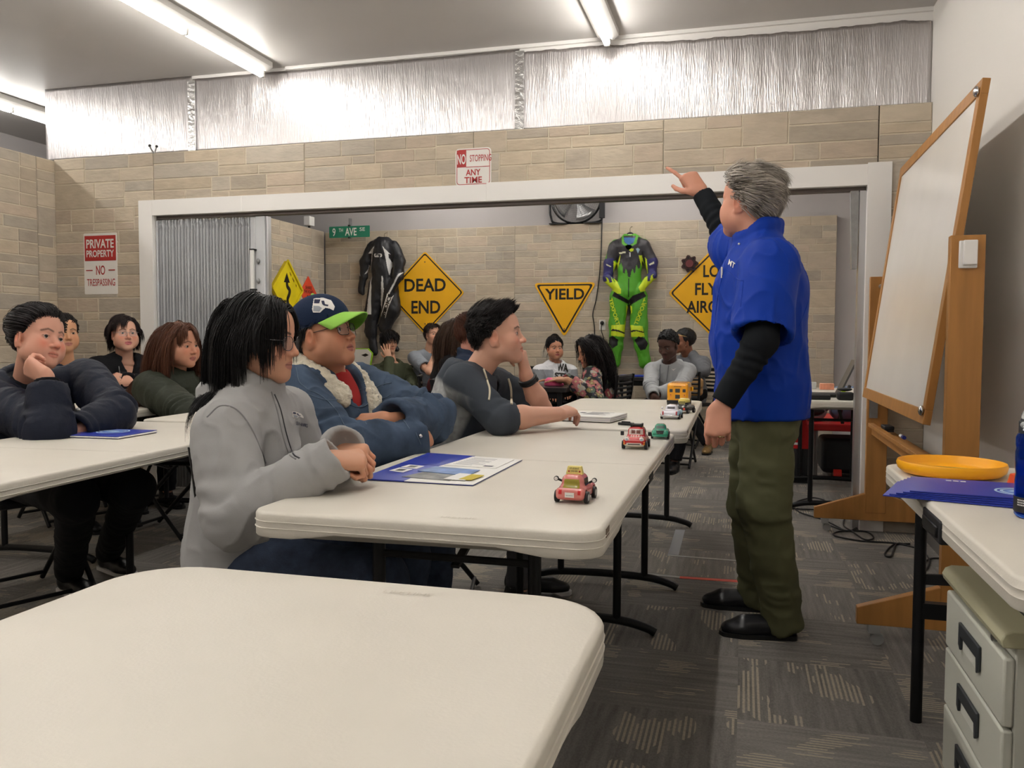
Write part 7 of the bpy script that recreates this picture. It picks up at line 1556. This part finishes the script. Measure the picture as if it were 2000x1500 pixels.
# ======== the far room
def far_a():
    t = person('person with a black fringe in an olive jacket, one hand spread over the face', 0); SK = (208, 160, 132)
    N = A_(766, 716, 9.45); J = seat_pose(N, -30, 8, .19, .56); arms(J, A_(800, 758, 9.1), A_(760, 700, 9.22), ER=A_(758, 752, 9.05), EL=A_(805, 745, 9.4))
    H = Head(A_(760, 668, 9.4), azel(-38, -3), sc=1.0); hr = hand_prims(J.WR, A_(753, 678, 9.26)-J.WR, nrm(-CD*.9-CRT*.1), False, curl=(10, 12, 8), spread=10, thumb=(.6, .6, -.2), sc=1.05); hl = hand_prims(J.WL, CRT*-.6-EZ*.4, EZ, True)
    body(t, [head_mesh(H, J.N, h=.0045, skin=SK, brow=(30, 24, 24), scalp=(20, 17, 18), hairplane=PL_M, jw=1.0), arm_mesh(None, J.ER, J.WR, hr, SK, h=.004), arm_mesh(None, J.EL, J.WL, hl, SK, h=.006), core(J, SK)]); eyes(H, t, lod=6)
    hair_obj(short_hair(H, (22, 19, 21), n=2000, L=.085, swirl=lambda p: V3(.15, .9, -.25)-np.clip(.05-p[:, 2:3], 0, .1)*V3(0, 8, 12.0), t=.014, r=.0018, lift=.02, grav=.5, tp=.8, plane=(V3(0, .09, .06), PL_M[1])), t)
    garment(J, 'jacket', cloth('olive_jacket', (72, 76, 58)), t, h=.010, inf=.022, hem=.1, collar=1.1, seed=7); legs_of(J, t, BLUEJ); chair_for(J, 'black chair under the person in the olive jacket')
far_a()
def far_b():
    t = person('person in a gray t-shirt with chin on folded hands below the dead end sign', 0); SK = (216, 166, 140)
    N = A_(838, 690, 9.55); J = seat_pose(N, -35, 10, .19, .56); arms(J, A_(861, 690, 9.28), A_(849, 692, 9.24), ER=A_(838, 726, 9.12), EL=A_(876, 722, 9.2))
    H = Head(A_(845, 654, 9.5), azel(-42, 6), sc=1.0); hr = hand_prims(J.WR, A_(853, 676, 9.28)-J.WR, nrm(-CD*.8-CRT*.4), False, curl=(60, 70, 45)); hl = hand_prims(J.WL, A_(856, 674, 9.28)-J.WL, nrm(CRT*.8-CD*.5), True, curl=(60, 70, 45))
    body(t, [head_mesh(H, J.N, h=.0045, skin=SK, brow=(70, 52, 44), scalp=(52, 40, 34), hairplane=PL_M, jw=1.0), arm_mesh(J.SR, J.ER, J.WR, hr, SK, h=.0045, fore_only=False), arm_mesh(J.SL, J.EL, J.WL, hl, SK, h=.0045, fore_only=False), core(J, SK)]); eyes(H, t, (70, 60, 50), lod=6)
    hair_obj(short_hair(H, (52, 40, 35), n=2000, L=.065, swirl=lambda p: V3(.5, .85, -.1)-np.clip(.05-p[:, 2:3], 0, .1)*V3(0, 8, 12.0), t=.012, r=.0018, lift=.014, grav=.35, tp=.85), t)
    garment(J, 'tshirt', cloth('gray_tshirt', (142, 148, 156)), t, h=.010, inf=.012, arm=(.066, .06, .05), sleeve=(.36, .36), ring=0, hem=.1, seed=8); legs_of(J, t, GRAYP); chair_for(J, 'black chair under the person in the gray t-shirt')
far_b()
def mid_a():
    t = person('person with long straight brown hair in a black jacket, seen from behind', 0); SK = (212, 162, 136)
    N = A_(880, 700, 6.75); J = seat_pose(N, 20, 10, .175, .56); arms(J, J.C+J.f*.33-J.u*.1+J.s*.1, J.C+J.f*.33-J.u*.1-J.s*.1)
    H = Head(A_(893, 652, 6.7), azel(26, 2), sc=.95); body(t, [head_mesh(H, J.N, h=.0045, skin=SK, scalp=(70, 52, 40), hairplane=PL_F, fem=True), hand(J, 'L', SK, J.f, EZ, h=.006), hand(J, 'R', SK, J.f, EZ, h=.006), core(J, SK)]); eyes(H, t, lod=6)
    hair_obj(long_hair(H, (74, 54, 42), n=2500, L=.36, t=.010, r=.0016, k=12, cols=[(V3(0, 0, -.05), V3(.082, .074, .09)), torso_col(H, J.N)], back=.25, lift=.014), t)
    garment(J, 'jacket', cloth('black_jacket', (36, 34, 36)), t, h=.010, inf=.024, hem=.1, collar=1.1, seed=9)
    legs_of(J, t, BLUEJ); chair_for(J, 'black chair under the person with long straight brown hair')
    S = SDF(J.C-.3, J.C+.3, .01); B = np.stack([J.s, J.f, J.u], 1); S.add(clip(el(J.C-J.u*.1+J.f*.0, (.182, .15, .14), B), J.C-J.u*.04, J.u)); P, F = S.mesh(); mesh_obj('maroon_hem', P, F, cloth('maroon_knit', (92, 42, 46)), t)
mid_a()
def mid_b():
    t = person('person with short reddish brown hair and a navy collar, behind the two-tone hoodie', 0); SK = (218, 156, 138)
    N = A_(915, 702, 6.15); J = seat_pose(N, 15, 10, .18, .56); arms(J, J.C+J.f*.33-J.u*.1+J.s*.1, J.C+J.f*.33-J.u*.1-J.s*.1)
    H = Head(A_(921, 648, 6.1), azel(22, -4), sc=1.0); body(t, [head_mesh(H, J.N, h=.0042, skin=SK, scalp=(84, 50, 38), hairplane=PL_M, blush=1.2), hand(J, 'L', SK, J.f, EZ, h=.006), hand(J, 'R', SK, J.f, EZ, h=.006), core(J, SK)]); eyes(H, t, lod=6)
    hair_obj(short_hair(H, (92, 56, 42), n=2000, L=.085, swirl=lambda p: V3(.2, .3, .0)-np.clip(.075-p[:, 2:3], 0, .12)*V3(0, 3, 14.0), t=.014, r=.0017, lift=.02, grav=.6, var=.5, tp=.9), t)
    garment(J, 'jacket', cloth('navy_jacket', (40, 50, 70)), t, h=.010, inf=.02, hem=.1, collar=1.15, seed=10); legs_of(J, t, BLUEJ); chair_for(J, 'black chair under the person with reddish brown hair')
mid_b()
def far_c():
    t = person('person with dark hair in a bun, gray vest over a white lettered hoodie', 0); SK = (196, 140, 112)
    N = A_(1084, 718, 9.2); J = seat_pose(N, -55, 6, .18, .56); arms(J, A_(1100, 764, 8.9), A_(1072, 768, 8.85), ER=A_(1052, 756, 9.0), EL=A_(1122, 752, 9.1))
    H = Head(A_(1083, 681, 9.13), azel(-58, 3), sc=1.0); body(t, [head_mesh(H, J.N, h=.0042, skin=SK, brow=(36, 26, 26), scalp=(26, 22, 22), hairplane=PL_F, fem=True, fw=1.15, jw=1.02, lip=(176, 96, 92)), hand(J, 'L', SK, J.f, EZ, h=.006), hand(J, 'R', SK, J.f, EZ, h=.006), core(J, SK)]); eyes(H, t, lod=6)
    hair_obj(tied_hair(H, (26, 22, 24), (-.03, -.075, .12), n=2000, bun=.045, lift=.014, t=.012)+long_hair(H, (26, 22, 24), n=14, L=.16, r=.003, cols=[torso_col(H, J.N)], lift=.012, seed=9)[1:], t)
    def paint(P, idx, tt, col, J_):
        x = np.abs((P-J_.N)@J_.s); q = (P-J_.N)@J_.u; f = (P-J_.C)@J_.f; m = (idx == 0) & (x < .065+.15*np.clip(-q-.05, 0, .3)*.35) & (f > .03); col[m] = Lc((222, 222, 226)); col[q > -.01] = Lc((222, 222, 226)); col[(idx == 0) & ~m & (q < -.01)] = Lc((150, 152, 158))
    g = garment(J, 'vest_and_hoodie', mat('vest_cloth', rough=.85, attr=True, bump=(120, .3)), t, h=.009, inf=.022, hem=.1, hood=.85, neck=.062, base=(124, 126, 130), paint=paint, seed=14)
    words(J, 'WA', (1098, 718), (1, .1), (0, -1), 22, 15, m_sk, g, off=.006, bold=.05); words(J, 'STU', (1098, 735), (1, .1), (0, -1), 30, 13, m_sk, g, off=.006, bold=.05)
    legs_of(J, t, BLKP); chair_for(J, 'black chair under the person in the gray vest')
far_c()
def far_d():
    t = person('person with very long dark hair in a floral black top, reaching across the black table', 0); SK = (204, 152, 120)
    N = A_(1168, 722, 7.1); J = seat_pose(N, 170, 12, .175, .56); arms(J, A_(1108, 742, 6.75), A_(1094, 741, 7.0), EL=A_(1160, 776, 6.72), ER=A_(1140, 758, 7.15))
    H = Head(A_(1153, 688, 7.05), azel(-152, -14), sc=1.0); hr = hand_prims(J.WR, -CRT+CD*.1, nrm(EZ), False, curl=(6, 8, 6)); hl = hand_prims(J.WL, -CRT+CD*.3, nrm(EZ), True, curl=(6, 10, 8))
    body(t, [head_mesh(H, J.N, h=.0038, skin=SK, brow=(34, 26, 26), scalp=(24, 20, 20), hairplane=PL_F, fem=True, lip=(176, 104, 100), open_=.6), arm_mesh(None, J.ER, J.WR, hr, SK, h=.0045), arm_mesh(None, J.EL, J.WL, hl, SK, h=.0045), core(J, SK)]); eyes(H, t, lod=6)
    hair_obj(long_hair(H, (26, 21, 22), n=3500, L=.40, t=.012, r=.0016, k=18, lift=.026, cols=[(V3(0, -.01, -.05), V3(.085, .066, .09)), (H.l(J.N)+V3(0, .02, -.10), V3(.15, .13, .12))], back=.40, wave=.25, var=.5, lmul=lambda p: np.where(p[:, 1] > .03, .8, 1.0)), t)
    def paint(P, idx, tt, col, J_):
        rg = np.random.RandomState(4); c = P[rg.choice(len(P), 420)]; pal = [(150, 70, 76), (176, 104, 108), (96, 112, 98), (176, 172, 162), (134, 122, 74), (60, 62, 72)]; bd = np.full(len(P), 9.0); bi = np.zeros(len(P), int)
        for i in range(420):
            d = np.linalg.norm((P-c[i]), axis=1)/(.013+.014*((i*7919) % 10)/10); m = d < bd; bd[m] = d[m]; bi[m] = i
        for i in range(6): col[(bd < 1.25) & (bi % 6 == i)] = Lc(pal[i])
        col[bd < .35] = Lc((190, 170, 130))
    garment(J, 'floral_top', mat('floral_cloth', rough=.8, attr=True, bump=(120, .2)), t, h=.0065, inf=.018, hem=.1, base=(34, 33, 36), paint=paint, seed=15, arm=(.066, .058, .05), sleeve=(.92, .9)); legs_of(J, t, BLKP); chair_for(J, 'black chair under the person in the floral top')
far_d()
def far_e():
    t = person('person with short black curls in a light gray hooded sweatshirt, looking down', 0); SK = (92, 66, 58)
    N = A_(1308, 714, 7.45); J = seat_pose(N, -98, 14, .158, .56); J.KL = J.KL+CRT*.10; J.KR = J.KR-CRT*.10; arms(J, A_(1284, 770, 7.05), A_(1276, 774, 7.0), ER=A_(1270, 752, 7.2), EL=A_(1330, 754, 7.2))
    H = Head(A_(1305, 674, 7.33), azel(-112, -22), sc=1.0); hr = hand_prims(J.WR, CRT*.3-EZ*.8, nrm(-CD), False, curl=(30, 40, 30)); hl = hand_prims(J.WL, -CRT*.3-EZ*.8, nrm(-CD), True, curl=(30, 40, 30))
    body(t, [head_mesh(H, J.N, h=.0038, skin=SK, brow=(20, 16, 16), scalp=(16, 14, 14), hairplane=PL_M, lip=(104, 66, 62), nose=1.15, blush=.1, open_=.6, mouth=.002), arm_mesh(None, J.ER, J.WR, hr, SK, h=.0045), arm_mesh(None, J.EL, J.WL, hl, SK, h=.0045), core(J, SK)]); eyes(H, t, (24, 16, 14), lod=6)
    rt = roots(500, 5, PL_M); pth = flow(rt, (rt-SK_C)*8, np.full(500, .024), 4, lambda p, s: ((p-SK_C)/np.linalg.norm(p-SK_C, axis=1)[:, None], .3), [], 5, .7); hair_obj([hair_cap(H, .012, PL_M, (17, 15, 16), bump=.006, freq=90), strands(H, pth, .005, .5, tint=(18, 16, 17))], t)
    g = garment(J, 'sweatshirt', cloth('light_gray_fleece', (166, 168, 170)), t, h=.0075, inf=.016, hem=.09, hood=.95, neck=.064, arm=(.056, .05, .042), seed=16, ring=.008); CRD = mat('cord_gray', (120, 122, 126), .8)
    seam(J, [(1290, 712), (1288, 728), (1285, 742)], .004, CRD, g, 'drawstring', off=.004); seam(J, [(1306, 714), (1304, 730), (1302, 745)], .004, CRD, g, 'drawstring', off=.004); patch(J, [(1311, 720), (1315, 722), (1321, 719), (1315, 724)], m_sw, g, 'chest_mark', .004)
    legs_of(J, t, BLKP); chair_for(J, 'black chair under the person in the light gray sweatshirt')
far_e()
def far_f():
    t = person('person in a black head wrap and gray top, one hand raised to the head', 0); SK = (140, 94, 72)
    N = A_(1345, 700, 8.85); J = seat_pose(N, -120, 8, .175, .56); J.KL = J.KL+CRT*.03; J.AL = at(1384, 846, Y=J.AL[1]-.12); J.AL[2] = .085; arms(J, A_(1350, 690, 8.80), A_(1338, 752, 8.45), EL=A_(1376, 724, 8.65), ER=A_(1322, 748, 8.7))
    H = Head(A_(1333, 668, 8.78), azel(-142, 2), sc=1.0, roll=.05); hl = hand_prims(J.WL, A_(1346, 664, 8.85)-J.WL, nrm(CRT*.9-CD*.2), True, curl=(20, 30, 20)); hr = hand_prims(J.WR, CRT*.7-EZ*.3-CD*.3, nrm(-CD*.7+EZ*.7), False, curl=(35, 45, 30))
    body(t, [head_mesh(H, J.N, h=.0042, skin=SK, brow=(40, 26, 24), scalp=(20, 18, 18), hairplane=PL_F, fem=True, lip=(130, 76, 72)), arm_mesh(None, J.EL, J.WL, hl, SK, h=.0045), arm_mesh(None, J.ER, J.WR, hr, SK, h=.0045), core(J, SK)]); eyes(H, t, lod=6)
    S = SDF(V3(-.14, -.17, -.06), V3(.14, .13, .2), .0045); S.add(el(SK_C+V3(0, -.022, .018), SK_R+V3(.014, .022, .016))); S.cut((0, .070, .052), nrm((0, .10, -.13))); P, F = S.mesh(); P = P+vnormals(P, F)*(.004*noise3(P*50, 2))[:, None]; wr = mesh_obj('head_wrap', H.w(P), F, mat('wrap_black', (18, 17, 18), .6, bump=(80, .5)), t)
    MB().tube([H.w(V3(.082*math.sin(a), -.012+.094*math.cos(a), .053-.0*math.cos(a)+(.02*math.cos(a)-.0))) for a in np.linspace(-1.6, 1.6, 20)], .004, 6).build('gold_band', mat('gold_trim', (196, 160, 96), .35, .6), wr)
    garment(J, 'top', cloth('mid_gray_knit', (112, 114, 118)), t, h=.009, inf=.016, hem=.1, arm=(.062, .052, .042), seed=17)
    trousers(J, BLKP, t); GOLD = mat('gold_shoe', (150, 122, 78), .3, .5)
    for q in 'LR': shoe(getattr(J, 'A'+q), (-.1, -1), GOLD, t, h=.007, sole=SHB)
    chair_for(J, 'black chair under the person in the black head wrap')
    b = thing('tan_handbag', 'tan leather handbag held on the lap of the person in the head wrap', 'handbag', tuple(A_(1347, 752, 8.38))); S = SDF(V3(-.17, -.1, -.15), V3(.17, .1, .15), .007); S.add(bx((0, 0, -.02), (.13, .045, .085), .035)).add(bx((0, -.03, .02), (.135, .03, .05), .03), .01); P, F = S.mesh(); mesh_obj('bag_body', P, F, mat('tan_leather', (168, 132, 84), .5, bump=(30, .2)), b); MB().tube(bez([(-.11, 0, .05), (-.05, .0, .11), (.05, 0, .11), (.11, 0, .05)], 6), .008, 8).build('handle', mat('tan_strap', (140, 106, 66), .5), b)
far_f()
